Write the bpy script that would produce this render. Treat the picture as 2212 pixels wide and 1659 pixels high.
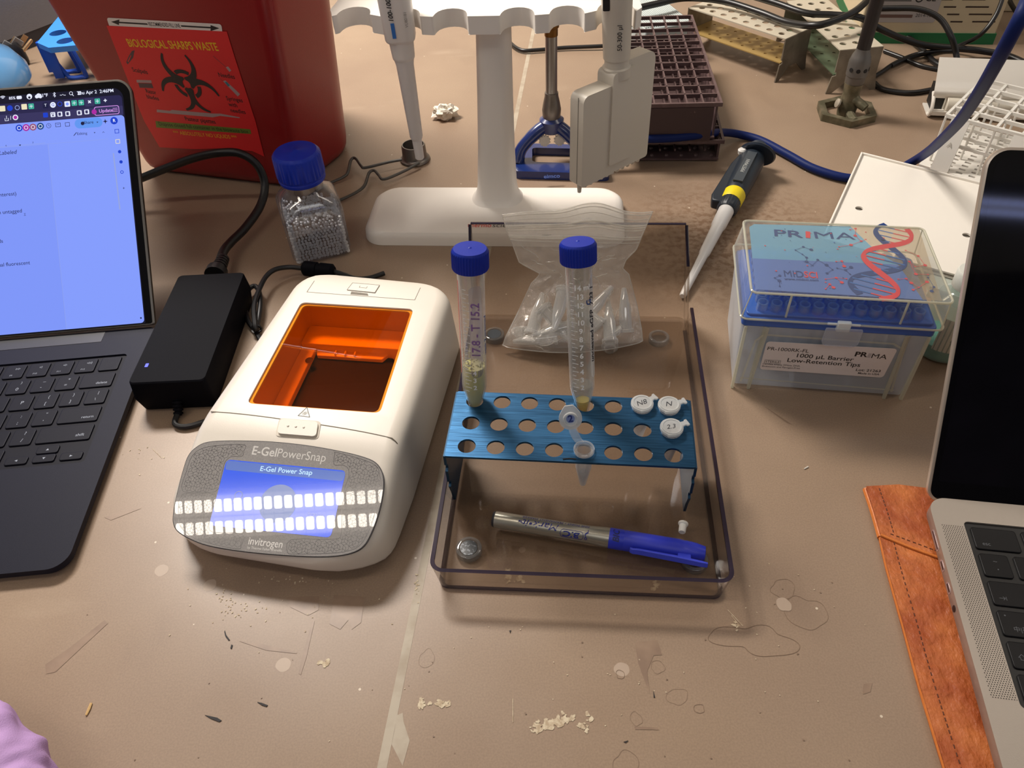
import bpy, bmesh, math, random
from mathutils import Matrix, Vector, noise, geometry
for o in list(bpy.data.objects): bpy.data.objects.remove(o, do_unlink=True)
S = bpy.context.scene
COL = S.collection
MM = 0.001
PI = math.pi
R = math.radians
# ------------------------------------------------------------- camera (all lengths in millimetres, scaled on building)
F_PX, PITCH, ROLL, CAM_H = 1661.0, R(44.66), R(-3.317), 421.1
FW = Vector((0, math.cos(PITCH), -math.sin(PITCH)))
_u = Vector((0, math.sin(PITCH), math.cos(PITCH)))
RT = Vector((1, 0, 0)) * math.cos(ROLL) + _u * math.sin(ROLL)
UP = _u * math.cos(ROLL) - Vector((1, 0, 0)) * math.sin(ROLL)
EYE = Vector((0, 0, CAM_H))
cd = bpy.data.cameras.new('camera')
cam = bpy.data.objects.new('camera', cd)
COL.objects.link(cam)
cd.sensor_width = 36.0
cd.lens = F_PX / 2212 * 36.0
cd.clip_start = 0.01
cam.matrix_world = Matrix((
    (RT.x, UP.x, -FW.x, 0), (RT.y, UP.y, -FW.y, 0), (RT.z, UP.z, -FW.z, CAM_H * MM), (0, 0, 0, 1)))
S.camera = cam
S.view_settings.view_transform = 'Standard'
S.view_settings.look = 'None'
S.view_settings.exposure = 0.0
S.view_settings.gamma = 1.0
S.cycles.transparent_max_bounces = 40
S.cycles.max_bounces = 10
S.cycles.glossy_bounces = 6
S.cycles.transmission_bounces = 10
# ------------------------------------------------------------- world
wd = bpy.data.worlds.new('world')
S.world = wd
wd.use_nodes = True
wd.node_tree.nodes['Background'].inputs[0].default_value = (0.96, 0.94, 0.93, 1)
wd.node_tree.nodes['Background'].inputs[1].default_value = 0.35
# ------------------------------------------------------------- main lamp, then two added fill lights: (x, y, z, size_x, size_y, watts, colour)
for (lx, ly, lz, sx, sy, pw, lc) in (
        (-0.56, 1.28, 1.25, 0.56, 0.30, 41, (1.0, 0.93, 0.85)),
        (0.10, -1.10, 1.80, 1.60, 0.50, 6, (0.97, 0.95, 0.93)),  # added frontal fill to brighten faces turned to the camera
        (1.30, 0.90, 1.80, 1.20, 0.30, 4, (1.0, 0.90, 0.78))):  # added weak fill from the right, stands in for ambient light
    ld = bpy.data.lights.new('main_and_fill_lamp', 'AREA')
    ld.shape = 'RECTANGLE'
    ld.size, ld.size_y, ld.energy, ld.color = sx, sy, pw, lc
    lo = bpy.data.objects.new('main_and_fill_lamp', ld)
    COL.objects.link(lo)
    lo.location = (lx, ly, lz)


def W(px, py, z=0.0):
    """the point of the bench's space that the photograph shows at a pixel, at height z"""
    d = FW * F_PX + RT * (px - 1106) - UP * (py - 829.5)
    return EYE + d * ((z - EYE.z) / d.z)


def PL(px, py, M):
    """the same, on the plane z=0 of frame M, in that frame's own coordinates"""
    d = FW * F_PX + RT * (px - 1106) - UP * (py - 829.5)
    I = M.inverted()
    a = I @ EYE
    b = I.to_3x3() @ d
    p = a - b * (a.z / b.z)
    return p.x, p.y


def FRM(x, y, z=0, yaw=0, pitch=0, roll=0):
    return Matrix.Translation((x, y, z)) @ Matrix.Rotation(R(yaw), 4, 'Z') @ Matrix.Rotation(R(pitch), 4, 'X') @ Matrix.Rotation(R(roll), 4, 'Y')


def basis(o, x, y):
    """frame with origin o, x axis along x, z normal to x and y"""
    x = Vector(x).normalized()
    z = x.cross(Vector(y)).normalized()
    y = z.cross(x)
    return Matrix(((x.x, y.x, z.x, o[0]), (x.y, y.y, z.y, o[1]), (x.z, y.z, z.z, o[2]), (0, 0, 0, 1)))


# ------------------------------------------------------------- materials
def lin(c):
    def f(v):
        v = v / 255.0
        return v / 12.92 if v <= 0.04045 else ((v + 0.055) / 1.055) ** 2.4
    return (f(c[0]), f(c[1]), f(c[2]), 1.0)


MATS = {}


def mat(name, col, rough=0.5, metal=0.0, spec=0.5, em=0.0, bump=None, var=None, coat=0.0, sss=0.0):
    """col in 0-255 sRGB; var=(scale, colour2, lo, hi); bump=(scale, strength, stretch)"""
    if name in MATS:
        return MATS[name]
    m = bpy.data.materials.new(name)
    m.use_nodes = True
    nt = m.node_tree
    b = nt.nodes['Principled BSDF']
    b.inputs['Base Color'].default_value = lin(col)
    b.inputs['Roughness'].default_value = rough
    b.inputs['Metallic'].default_value = metal
    b.inputs['Specular IOR Level'].default_value = spec
    b.inputs['Coat Weight'].default_value = coat
    if sss:
        b.inputs['Subsurface Weight'].default_value = sss
        b.inputs['Subsurface Radius'].default_value = (0.003, 0.002, 0.0015)
    if em:
        b.inputs['Emission Color'].default_value = lin(col)
        b.inputs['Emission Strength'].default_value = em
        b.inputs['Base Color'].default_value = (0.01, 0.01, 0.01, 1)
    if bump or var:
        tc = nt.nodes.new('ShaderNodeTexCoord')
    if var:
        n = nt.nodes.new('ShaderNodeTexNoise')
        n.inputs['Scale'].default_value = var[0]
        n.inputs['Detail'].default_value = 6
        nt.links.new(tc.outputs['Object'], n.inputs['Vector'])
        r = nt.nodes.new('ShaderNodeValToRGB')
        r.color_ramp.elements[0].position = var[2]
        r.color_ramp.elements[1].position = var[3]
        r.color_ramp.elements[0].color = lin(col)
        r.color_ramp.elements[1].color = lin(var[1])
        nt.links.new(n.outputs['Fac'], r.inputs[0])
        nt.links.new(r.outputs[0], b.inputs['Base Color'])
    if bump:
        n = nt.nodes.new('ShaderNodeTexNoise')
        n.inputs['Scale'].default_value = bump[0]
        n.inputs['Detail'].default_value = 4
        if len(bump) > 2:
            mp = nt.nodes.new('ShaderNodeMapping')
            mp.inputs['Scale'].default_value = bump[2]
            nt.links.new(tc.outputs['Object'], mp.inputs[0])
            nt.links.new(mp.outputs[0], n.inputs['Vector'])
        else:
            nt.links.new(tc.outputs['Object'], n.inputs['Vector'])
        bp = nt.nodes.new('ShaderNodeBump')
        bp.inputs['Strength'].default_value = bump[1]
        bp.inputs['Distance'].default_value = 0.001
        nt.links.new(n.outputs['Fac'], bp.inputs['Height'])
        nt.links.new(bp.outputs[0], b.inputs['Normal'])
    MATS[name] = m
    return m


def clear(name, tint=(255, 255, 255), milk=0.0, milkcol=(235, 235, 235), rough=0.03, f0=0.04, edge=0.0, wrinkle=None):
    """see-through plastic or glass: light passes straight, with a mirror part that grows towards grazing and a milky share"""
    if name in MATS:
        return MATS[name]
    m = bpy.data.materials.new(name)
    m.use_nodes = True
    nt = m.node_tree
    nt.nodes.remove(nt.nodes['Principled BSDF'])
    out = nt.nodes['Material Output']
    N, L = nt.nodes.new, nt.links.new
    tr = N('ShaderNodeBsdfTransparent')
    tr.inputs[0].default_value = lin(tint)
    gl = N('ShaderNodeBsdfGlossy')
    gl.inputs['Roughness'].default_value = rough
    lw = N('ShaderNodeLayerWeight')
    lw.inputs[0].default_value = 0.5
    p = N('ShaderNodeMath'); p.operation = 'POWER'; p.inputs[1].default_value = 4.0
    L(lw.outputs['Facing'], p.inputs[0])
    ma = N('ShaderNodeMath'); ma.operation = 'MULTIPLY_ADD'; ma.inputs[1].default_value = 0.85; ma.inputs[2].default_value = f0
    L(p.outputs[0], ma.inputs[0])
    mx = N('ShaderNodeMixShader')
    L(ma.outputs[0], mx.inputs[0]); L(tr.outputs[0], mx.inputs[1]); L(gl.outputs[0], mx.inputs[2])
    last = mx
    if milk or edge:
        d = N('ShaderNodeBsdfDiffuse'); d.inputs[0].default_value = lin(milkcol)
        t = N('ShaderNodeBsdfTranslucent'); t.inputs[0].default_value = lin(milkcol)
        md = N('ShaderNodeMixShader'); md.inputs[0].default_value = 0.35
        L(d.outputs[0], md.inputs[1]); L(t.outputs[0], md.inputs[2])
        m2 = N('ShaderNodeMixShader')
        e = N('ShaderNodeMath'); e.operation = 'MULTIPLY_ADD'; e.inputs[1].default_value = edge; e.inputs[2].default_value = milk
        p2 = N('ShaderNodeMath'); p2.operation = 'POWER'; p2.inputs[1].default_value = 2.0
        L(lw.outputs['Facing'], p2.inputs[0]); L(p2.outputs[0], e.inputs[0])
        e.use_clamp = True
        L(e.outputs[0], m2.inputs[0]); L(mx.outputs[0], m2.inputs[1]); L(md.outputs[0], m2.inputs[2])
        last = m2
    if wrinkle:
        tc = N('ShaderNodeTexCoord'); n = N('ShaderNodeTexNoise'); n.inputs['Scale'].default_value = wrinkle[0]; n.inputs['Detail'].default_value = 5
        n.inputs['Distortion'].default_value = 1.2
        L(tc.outputs['Object'], n.inputs['Vector'])
        bp = N('ShaderNodeBump'); bp.inputs['Strength'].default_value = wrinkle[1]; bp.inputs['Distance'].default_value = 0.004
        L(n.outputs['Fac'], bp.inputs['Height'])
        L(bp.outputs[0], gl.inputs['Normal']); L(bp.outputs[0], lw.inputs['Normal'])
    L(last.outputs[0], out.inputs[0])
    MATS[name] = m
    return m


# ------------------------------------------------------------- mesh builder
def arc(cx, cy, r, a0, a1, n):
    return [(cx + r * math.cos(R(a0 + (a1 - a0) * i / n)), cy + r * math.sin(R(a0 + (a1 - a0) * i / n))) for i in range(n + 1)]


def rr(x0, y0, x1, y1, r=3, n=5):
    """rounded rectangle; r one radius or four (bottom left, bottom right, top right, top left)"""
    r = (r,) * 4 if not isinstance(r, tuple) else r
    return (arc(x0 + r[0], y0 + r[0], r[0], 180, 270, n) + arc(x1 - r[1], y0 + r[1], r[1], 270, 360, n)
            + arc(x1 - r[2], y1 - r[2], r[2], 0, 90, n) + arc(x0 + r[3], y1 - r[3], r[3], 90, 180, n))


def circ(x, y, r, n=24):
    return [(x + r * math.cos(2 * PI * i / n), y + r * math.sin(2 * PI * i / n)) for i in range(n)]


def catmull(pts, k=6, closed=False):
    P = [Vector(p) for p in pts]
    out = []
    n = len(P)
    for i in range(n if closed else n - 1):
        if closed:
            a, b, c, d = P[i - 1], P[i], P[(i + 1) % n], P[(i + 2) % n]
        else:
            a, b, c, d = P[max(i - 1, 0)], P[i], P[i + 1], P[min(i + 2, n - 1)]
        for j in range(k):
            t = j / k
            out.append(0.5 * ((2 * b) + (c - a) * t + (2 * a - 5 * b + 4 * c - d) * t * t + (3 * b - a - 3 * c + d) * t ** 3))
    if not closed:
        out.append(P[-1])
    return out


_text = {}


def text_mesh(s, bold=0.0, align='CENTER', depth=0.0, space=1.0):
    key = (s, bold, align, depth, space)
    if key not in _text:
        c = bpy.data.curves.new('t', 'FONT')
        c.body = s
        c.size = 1.0
        c.align_x = align
        c.align_y = 'CENTER'
        c.offset = bold
        c.extrude = depth
        c.space_character = space
        c.resolution_u = 3
        o = bpy.data.objects.new('t', c)
        COL.objects.link(o)
        bpy.context.view_layer.update()
        me = o.evaluated_get(bpy.context.evaluated_depsgraph_get()).to_mesh()
        _text[key] = ([tuple(v.co) for v in me.vertices], [tuple(p.vertices) for p in me.polygons])
        bpy.data.objects.remove(o)
        bpy.data.curves.remove(c)
    return _text[key]


class MB:
    def __init__(s, M=None):
        s.v, s.f, s.m = [], [], []
        s.M = M.copy() if M else Matrix()

    def add(s, vs, fs, m=0, M=None):
        T = s.M @ M if M is not None else s.M
        o = len(s.v)
        s.v += [T @ Vector(v) for v in vs]
        s.f += [[i + o for i in f] for f in fs]
        s.m += [m] * len(fs)
        return s

    def box(s, x0, x1, y0, y1, z0, z1, m=0, M=None):
        v = [(x, y, z) for z in (z0, z1) for y in (y0, y1) for x in (x0, x1)]
        return s.add(v, [(0, 2, 3, 1), (4, 5, 7, 6), (0, 1, 5, 4), (2, 6, 7, 3), (0, 4, 6, 2), (1, 3, 7, 5)], m, M)

    def loft(s, loops, m=0, M=None, cap0=True, cap1=True, closed=True):
        n = len(loops[0])
        v = [p for l in loops for p in l]
        f = []
        for k in range(len(loops) - 1):
            for i in range(n if closed else n - 1):
                j = (i + 1) % n
                f.append((k * n + i, k * n + j, (k + 1) * n + j, (k + 1) * n + i))
        if cap0: f.append(tuple(range(n))[::-1])
        if cap1: f.append(tuple((len(loops) - 1) * n + i for i in range(n)))
        return s.add(v, f, m, M)

    def prism(s, poly, z0, z1, m=0, M=None, inset=0, cap0=True):
        """vertical prism of a counter-clockwise outline; inset rounds the top edge"""
        L = [[(x, y, z0) for x, y in poly]]
        if inset:
            cx = sum(p[0] for p in poly) / len(poly); cy = sum(p[1] for p in poly) / len(poly)
            wx = max(abs(p[0] - cx) for p in poly); wy = max(abs(p[1] - cy) for p in poly)
            for a in (0, 30, 60, 90):
                d = inset * (1 - math.cos(R(a))); h = z1 - inset + inset * math.sin(R(a))
                L.append([(cx + (x - cx) * (1 - d / wx), cy + (y - cy) * (1 - d / wy), h) for x, y in poly])
            k = 1 - inset * 1.5 / wx; k2 = 1 - inset * 1.5 / wy
            L.append([(cx + (x - cx) * k, cy + (y - cy) * k2, z1) for x, y in poly])
        else:
            L.append([(x, y, z1) for x, y in poly])
        return s.loft(L, m, M, cap0=cap0)

    def plate(s, loops, z0, z1, m=0, M=None, mside=None):
        """flat plate: outline loops[0] with holes loops[1:]"""
        tris = geometry.tessellate_polygon([[Vector((x, y, 0)) for x, y in l] for l in loops])
        flat = [p for l in loops for p in l]
        n = len(flat)
        def up(t):
            a, b, c = (flat[i] for i in t)
            return (b[0] - a[0]) * (c[1] - a[1]) - (b[1] - a[1]) * (c[0] - a[0]) > 0
        top = [tuple(t) if up(t) else tuple(t)[::-1] for t in tris]
        s.add([(x, y, z1) for x, y in flat], top, m, M)
        if z1 != z0:
            s.add([(x, y, z0) for x, y in flat], [t[::-1] for t in top], m, M)
            for k, l in enumerate(loops):
                a = sum(l[i - 1][0] * l[i][1] - l[i][0] * l[i - 1][1] for i in range(len(l)))
                l2 = list(l) if (a > 0) == (k == 0) else list(l)[::-1]
                s.loft([[(x, y, z0) for x, y in l2], [(x, y, z1) for x, y in l2]], m if mside is None else mside, M, cap0=False, cap1=False)
        return s

    def lathe(s, prof, n=24, m=0, M=None, cap0=True, cap1=True, flute=0, nf=0):
        loops = []
        for q in prof:
            r, z = q[0], q[1]
            fl = q[2] if len(q) > 2 else 0
            if fl and nf:
                loops.append([((r + fl * (1 if (i * nf * 2 // n) % 2 else 0)) * math.cos(2 * PI * i / n), (r + fl * (1 if (i * nf * 2 // n) % 2 else 0)) * math.sin(2 * PI * i / n), z) for i in range(n)])
            else:
                loops.append([(r * math.cos(2 * PI * i / n), r * math.sin(2 * PI * i / n), z) for i in range(n)])
        return s.loft(loops, m, M, cap0, cap1)

    def tube(s, pts, r, n=10, m=0, M=None, closed=False, smooth=0, caps=True):
        P = catmull(pts, smooth, closed) if smooth else [Vector(p) for p in pts]
        rad = r if isinstance(r, (list, tuple)) else None
        loops = []
        N = len(P)
        up = None
        for i, p in enumerate(P):
            if closed: t = P[(i + 1) % N] - P[i - 1]
            else: t = P[min(i + 1, N - 1)] - P[max(i - 1, 0)]
            if t.length < 1e-9: t = Vector((0, 0, 1))
            t.normalize()
            if up is None:
                up = Vector((0, 0, 1)) if abs(t.z) < 0.9 else Vector((1, 0, 0))
            a = (up - t * up.dot(t))
            if a.length < 1e-6: a = Vector((1, 0.3, 0)) - t * t.dot(Vector((1, 0.3, 0)))
            a.normalize()
            up = a
            b = t.cross(a)
            q = r if rad is None else rad[min(int(i * (len(rad) - 1) / max(N - 1, 1) + 0.5), len(rad) - 1)]
            loops.append([p + a * (q * math.cos(2 * PI * k / n)) + b * (q * math.sin(2 * PI * k / n)) for k in range(n)])
        if closed:
            loops.append(loops[0])
        return s.loft(loops, m, M, cap0=caps and not closed, cap1=caps and not closed)

    def rod(s, a, b, r, n=10, m=0, M=None, r2=None):
        a, b = Vector(a), Vector(b)
        return s.tube([a, b], [r, r2 if r2 is not None else r], n, m, M)

    def text(s, t, x, y, size, m=0, M=None, ang=0, bold=0.0, align='CENTER', z=0.05, shear=0, sx=1.0, depth=0.0, space=1.0):
        v, f = text_mesh(t, bold, align, depth, space)
        c, q = math.cos(R(ang)), math.sin(R(ang))
        vs = []
        for p in v:
            a, b = (p[0] + shear * p[1]) * size * sx, p[1] * size
            vs.append((x + c * a - q * b, y + q * a + c * b, z + p[2] * size))
        return s.add(vs, f, m, M)

    def flat(s, poly, m=0, z=0.05, M=None):
        """a printed patch"""
        a = sum(poly[i - 1][0] * poly[i][1] - poly[i][0] * poly[i - 1][1] for i in range(len(poly)))
        return s.add([(x, y, z) for x, y in (poly if a > 0 else poly[::-1])], [tuple(range(len(poly)))], m, M)

    def line(s, pts, w, m=0, z=0.05, M=None):
        for a, b in zip(pts, pts[1:]):
            dx, dy = b[0] - a[0], b[1] - a[1]
            l = math.hypot(dx, dy) or 1
            nx, ny = -dy / l * w / 2, dx / l * w / 2
            ex, ey = dx / l * w * 0.3, dy / l * w * 0.3
            s.flat([(a[0] - ex + nx, a[1] - ey + ny), (a[0] - ex - nx, a[1] - ey - ny), (b[0] + ex - nx, b[1] + ey - ny), (b[0] + ex + nx, b[1] + ey + ny)], m, z, M)
        return s

    def ring(s, x, y, r0, r1, m=0, z=0.05, M=None, a0=0, a1=360, n=24):
        o = arc(x, y, r1, a0, a1, n); i = arc(x, y, r0, a0, a1, n)
        for k in range(n):
            s.flat([i[k], o[k], o[k + 1], i[k + 1]], m, z, M)
        return s

    def build(s, name, mats, parent=None, bevel=0, seg=2, angle=35, sub=0, solid=0, wn=False):
        me = bpy.data.meshes.new(name)
        me.from_pydata([v * MM for v in s.v], [], s.f)
        mats = mats if isinstance(mats, (list, tuple)) else [mats]
        for q in mats: me.materials.append(q)
        me.polygons.foreach_set('material_index', s.m)
        me.polygons.foreach_set('use_smooth', [True] * len(me.polygons))
        me.update()
        if not sub: me.set_sharp_from_angle(angle=R(angle))
        o = bpy.data.objects.new(name, me)
        COL.objects.link(o)
        if solid:
            d = o.modifiers.new('solid', 'SOLIDIFY'); d.thickness = solid * MM; d.offset = 0
        if bevel:
            d = o.modifiers.new('bevel', 'BEVEL'); d.width = bevel * MM; d.segments = seg; d.limit_method = 'ANGLE'; d.angle_limit = R(40)
            d.harden_normals = False
        if sub:
            d = o.modifiers.new('sub', 'SUBSURF'); d.levels = sub; d.render_levels = sub
        if parent is not None:
            o.parent = parent
        return o


class Decals(MB):
    k = 0
    dz = 0.0004
    def flat(s, poly, m=0, z=0.05, M=None):
        s.k += 1
        return MB.flat(s, poly, m, z + s.k * s.dz, M)
    def text(s, *a, **k):
        k['z'] = k.get('z', .05) + s.k * s.dz
        return MB.text(s, *a, **k)


def islands(v, f):
    par = list(range(len(v)))
    def fd(i):
        while par[i] != i: par[i] = par[par[i]]; i = par[i]
        return i
    for q in f:
        for i in q[1:]: par[fd(i)] = fd(q[0])
    g = {}
    for q in f: g.setdefault(fd(q[0]), []).append(q)
    return list(g.values())


def apply_mods(o):
    bpy.context.view_layer.update()
    dg = bpy.context.evaluated_depsgraph_get()
    me = bpy.data.meshes.new_from_object(o.evaluated_get(dg))
    o.modifiers.clear()
    o.data = me
    return o


def cut(o, c):
    d = o.modifiers.new('cut', 'BOOLEAN'); d.operation = 'DIFFERENCE'; d.object = c; d.solver = 'EXACT'
    apply_mods(o)
    bpy.data.objects.remove(c, do_unlink=True)
    return o


def put(o, M):
    T = M.copy()
    T.translation = T.translation * MM
    o.matrix_world = T
    return o


def tag(o, label, cat, group=None, kind=None):
    o['label'] = label
    o['category'] = cat
    if group: o['group'] = group
    if kind: o['kind'] = kind
    return o


def thing(name, label, cat, M, group=None):
    o = bpy.data.objects.new(name, None)
    COL.objects.link(o)
    o.empty_display_size = 0.02
    put(o, M)
    return tag(o, label, cat, group)


def copy_tree(o, parent=None):
    c = o.copy()
    COL.objects.link(c)
    c.parent = parent
    for ch in list(o.children):
        copy_tree(ch, c)
    return c
# ------------------------------------------------------------- bench, wall, ceiling lights
def bench_material():
    m = bpy.data.materials.new('epoxy_bench'); m.use_nodes = True
    nt = m.node_tree; N, L = nt.nodes.new, nt.links.new
    b = nt.nodes['Principled BSDF']; b.inputs['Roughness'].default_value = 0.36; b.inputs['Specular IOR Level'].default_value = 0.45
    tc = N('ShaderNodeTexCoord')
    def nz(scale, det, sc=(1, 1, 1)):
        mp = N('ShaderNodeMapping'); mp.inputs['Scale'].default_value = sc; L(tc.outputs['Object'], mp.inputs[0])
        n = N('ShaderNodeTexNoise'); n.inputs['Scale'].default_value = scale; n.inputs['Detail'].default_value = det; L(mp.outputs[0], n.inputs['Vector']); return n
    def ramp(src, p0, c0, p1, c1):
        r = N('ShaderNodeValToRGB'); r.color_ramp.elements[0].position = p0; r.color_ramp.elements[1].position = p1
        r.color_ramp.elements[0].color = c0; r.color_ramp.elements[1].color = c1; L(src, r.inputs[0]); return r
    def mix(f, a, c, bl='MIX'):
        q = N('ShaderNodeMix'); q.data_type = 'RGBA'; q.blend_type = bl
        L(f, q.inputs[0])
        for sock, val in ((q.inputs[6], a), (q.inputs[7], c)):
            if isinstance(val, tuple): sock.default_value = val
            else: L(val, sock)
        return q.outputs[2]
    base = ramp(nz(7, 5).outputs['Fac'], 0.35, lin((143, 121, 102)), 0.7, lin((153, 131, 110)))
    fine = ramp(nz(900, 2).outputs['Fac'], 0.35, (0.92, 0.92, 0.92, 1), 0.65, (1.05, 1.05, 1.05, 1))
    q = N('ShaderNodeMix'); q.data_type = 'RGBA'; q.blend_type = 'MULTIPLY'; q.inputs[0].default_value = 1.0
    L(base.outputs[0], q.inputs[6]); L(fine.outputs[0], q.inputs[7])
    col = q.outputs[2]
    # worn smudges, dark and pale
    sm = ramp(nz(14, 7, (1, 0.45, 1)).outputs['Fac'], 0.60, (0, 0, 0, 1), 0.78, (0.35, 0.35, 0.35, 1))
    col = mix(sm.outputs[0], col, lin((112, 92, 78)))
    pl = ramp(nz(9, 9, (0.6, 1.6, 1)).outputs['Fac'], 0.64, (0, 0, 0, 1), 0.8, (0.35, 0.35, 0.35, 1))
    col = mix(pl.outputs[0], col, lin((190, 172, 150)))
    # specks of dried dirt
    vo = N('ShaderNodeTexVoronoi'); vo.inputs['Scale'].default_value = 75; L(tc.outputs['Object'], vo.inputs['Vector'])
    lt = N('ShaderNodeMath'); lt.operation = 'LESS_THAN'; lt.inputs[1].default_value = 0.06; L(vo.outputs['Distance'], lt.inputs[0])
    sel = N('ShaderNodeMath'); sel.operation = 'GREATER_THAN'; sel.inputs[1].default_value = 0.86
    sp = N('ShaderNodeSeparateColor'); L(vo.outputs['Color'], sp.inputs[0]); L(sp.outputs[0], sel.inputs[0])
    mu = N('ShaderNodeMath'); mu.operation = 'MULTIPLY'; L(lt.outputs[0], mu.inputs[0]); L(sel.outputs[0], mu.inputs[1])
    col = mix(mu.outputs[0], col, lin((205, 190, 170)))
    # rusty mottled stain behind the tray
    vm = N('ShaderNodeVectorMath'); vm.operation = 'DISTANCE'; vm.inputs[1].default_value = (0.215, 0.60, 0); L(tc.outputs['Object'], vm.inputs[0])
    mr = N('ShaderNodeMapRange'); mr.inputs[1].default_value = 0.03; mr.inputs[2].default_value = 0.13; mr.inputs[3].default_value = 1; mr.inputs[4].default_value = 0; L(vm.outputs['Value'], mr.inputs[0])
    sk = ramp(nz(160, 6).outputs['Fac'], 0.45, (0, 0, 0, 1), 0.6, (0.8, 0.8, 0.8, 1))
    m3 = N('ShaderNodeMath'); m3.operation = 'MULTIPLY'; L(mr.outputs[0], m3.inputs[0]); L(sk.outputs[0], m3.inputs[1])
    col = mix(m3.outputs[0], col, lin((112, 84, 62)))
    L(col, b.inputs['Base Color'])
    rr_ = ramp(nz(11, 6).outputs['Fac'], 0.3, (0.30, 0.30, 0.30, 1), 0.75, (0.46, 0.46, 0.46, 1)); L(rr_.outputs[0], b.inputs['Roughness'])
    return m


M_BENCH = bench_material()
M_SEAM = mat('seam_caulk', (172, 160, 142), 0.55, var=(60, (150, 134, 114), 0.4, 0.7))
M_STD = mat('stain_dark', (128, 105, 88), 0.4, var=(60, (145, 121, 101), 0.4, 0.62))
M_STP = mat('stain_pale', (170, 150, 132), 0.45)
M_CRUST = mat('crust_pale', (206, 192, 166), 0.8, var=(400, (176, 156, 130), 0.4, 0.6))
M_RINGC = mat('ring_mark', (126, 103, 84), 0.5)
M_BLACKBIT = mat('burnt_bit', (38, 34, 36), 0.7)
random.seed(4)
bench = thing('lab_bench', 'brown epoxy lab bench top with a pale seam and dried stains', 'bench', Matrix())
b = MB()
sx0, sy0 = W(825, 1659)[:2]
sx1, sy1 = W(1150, 78)[:2]
def seam_x(y): return sx0 + (sx1 - sx0) * (y - sy0) / (sy1 - sy0)
ya, yb = 20, 2190
b.prism([(-1300, ya), (seam_x(ya) - 2.2, ya), (seam_x(yb) - 2.2, yb), (-1300, yb)], -30, 0)
b.prism([(seam_x(ya) + 2.2, ya), (1400, ya), (1400, yb), (seam_x(yb) + 2.2, yb)], -30, 0)
b.build('worktop', M_BENCH, bench)
b = MB()
for i in range(60):
    y0 = ya + (yb - ya) * i / 60; y1 = ya + (yb - ya) * (i + 1) / 60
    w0 = 2.6; w1 = 2.6
    b.prism([(seam_x(y0) - w0, y0), (seam_x(y0) + w0, y0), (seam_x(y1) + w1, y1), (seam_x(y1) - w1, y1)], -2, 0.12)
b.flat([tuple(W(870, 1655 - k)[:2]) for k in (0,)] + [tuple(W(*p)[:2]) for p in ((885, 1600), (872, 1560), (870, 1540), (858, 1545), (852, 1580), (846, 1608))], 0, 0.14)
b.build('seam', M_SEAM, bench)


def blob(px, py, rx, ry=None, rough=0.15, n=26, z=0.06, ang=0, seed=0):
    """irregular patch on the bench around the place seen at px, py, radii in mm"""
    c = W(px, py); ry = ry or rx; rnd = random.Random(seed + int(px * 7 + py))
    ph = [rnd.uniform(0, 6.28) for _ in range(5)]
    out = []
    for i in range(n):
        t = 2 * PI * i / n
        k = 1 + rough * sum(math.sin((j + 2) * t + ph[j]) / (1 + j * 0.5) for j in range(5)) * 0.6
        x, y = rx * k * math.cos(t), ry * k * math.sin(t)
        out.append((c.x + x * math.cos(R(ang)) - y * math.sin(R(ang)), c.y + x * math.sin(R(ang)) + y * math.cos(R(ang))))
    return out


def ringmark(b, poly, w, m, z=0.07):
    b.line(poly + poly[:1], w, m, z)


b = Decals()
# pale discs, dark streaks, rings of dried drops, crusts
for px, py, r in ((1343, 1446, 4.3), (612, 1436, 4.4), (349, 1232, 4.4), (453, 1264, 4.2), (1128, 1188, 2.2)):
    b.flat(blob(px, py, r, r * 0.97, 0.05), 1)
for px, py, rx, ry in ((922, 1423, 4.6, 5.2), (1463, 1505, 5.6, 4.6), (1374, 1553, 3.1, 3.6), (1421, 1441, 4, 3.5), (1352, 1650, 6.5, 6.4), (1740, 1324, 11.5, 11), (1692, 1272, 7, 6.6), (1510, 1531, 2.6, 2.6), (1340, 1457, 2.4, 2.4)):
    ringmark(b, blob(px, py, rx, ry, 0.14, 36), 0.28, 3)
ringmark(b, blob(1632, 1383, 21, 9.5, 0.3, 60, ang=-8), 0.3, 3)
b.flat(blob(1693, 1306, 4.5, 4.4, 0.1), 1)
for pts, m in (
        ([(98, 1436), (150, 1400), (226, 1340), (233, 1347), (180, 1396), (120, 1452), (100, 1456)], 0),
        ([(516, 1385), (570, 1392), (642, 1410), (640, 1412), (575, 1405)], 0),
        ([(1371, 1388), (1420, 1383), (1430, 1415), (1412, 1416), (1398, 1450), (1404, 1500), (1392, 1470), (1378, 1430)], 0),
        ([(618, 1290), (690, 1288), (688, 1318), (665, 1330), (628, 1312)], 0),
        ([(722, 1285), (788, 1290), (780, 1345), (760, 1360), (752, 1340), (735, 1360), (712, 1348)], 0),
        ([(645, 1455), (652, 1420), (675, 1340), (680, 1341), (662, 1420), (650, 1458)], 0),
        ([(225, 1118), (303, 1096), (304, 1099), (240, 1124)], 0),
        ([(1866, 1478), (1884, 1475), (1880, 1495), (1864, 1500)], 0),
        ([(1370, 1570), (1420, 1572), (1424, 1577), (1372, 1576)], 0),
        ([(1650, 877), (1712, 918), (1700, 914)], 3)):
    b.flat([tuple(W(*p)[:2]) for p in pts], m, 0.05)
rnd = random.Random(9)
def crust(px, py, sx, sy, n, m=2, big=1.6):
    for _ in range(n):
        b.flat(blob(px + rnd.gauss(0, sx), py + rnd.gauss(0, sy), rnd.uniform(0.3, big), None, 0.4, 9, seed=_), m, 0.09)
for q in range(60):
    t = rnd.random()
    b.flat(blob(1158 + 78 * t + rnd.gauss(0, 6), 1572 - 24 * t + rnd.gauss(0, 7), rnd.uniform(0.4, 1.7), None, 0.5, 9, seed=q), 2, 0.09)
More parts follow.
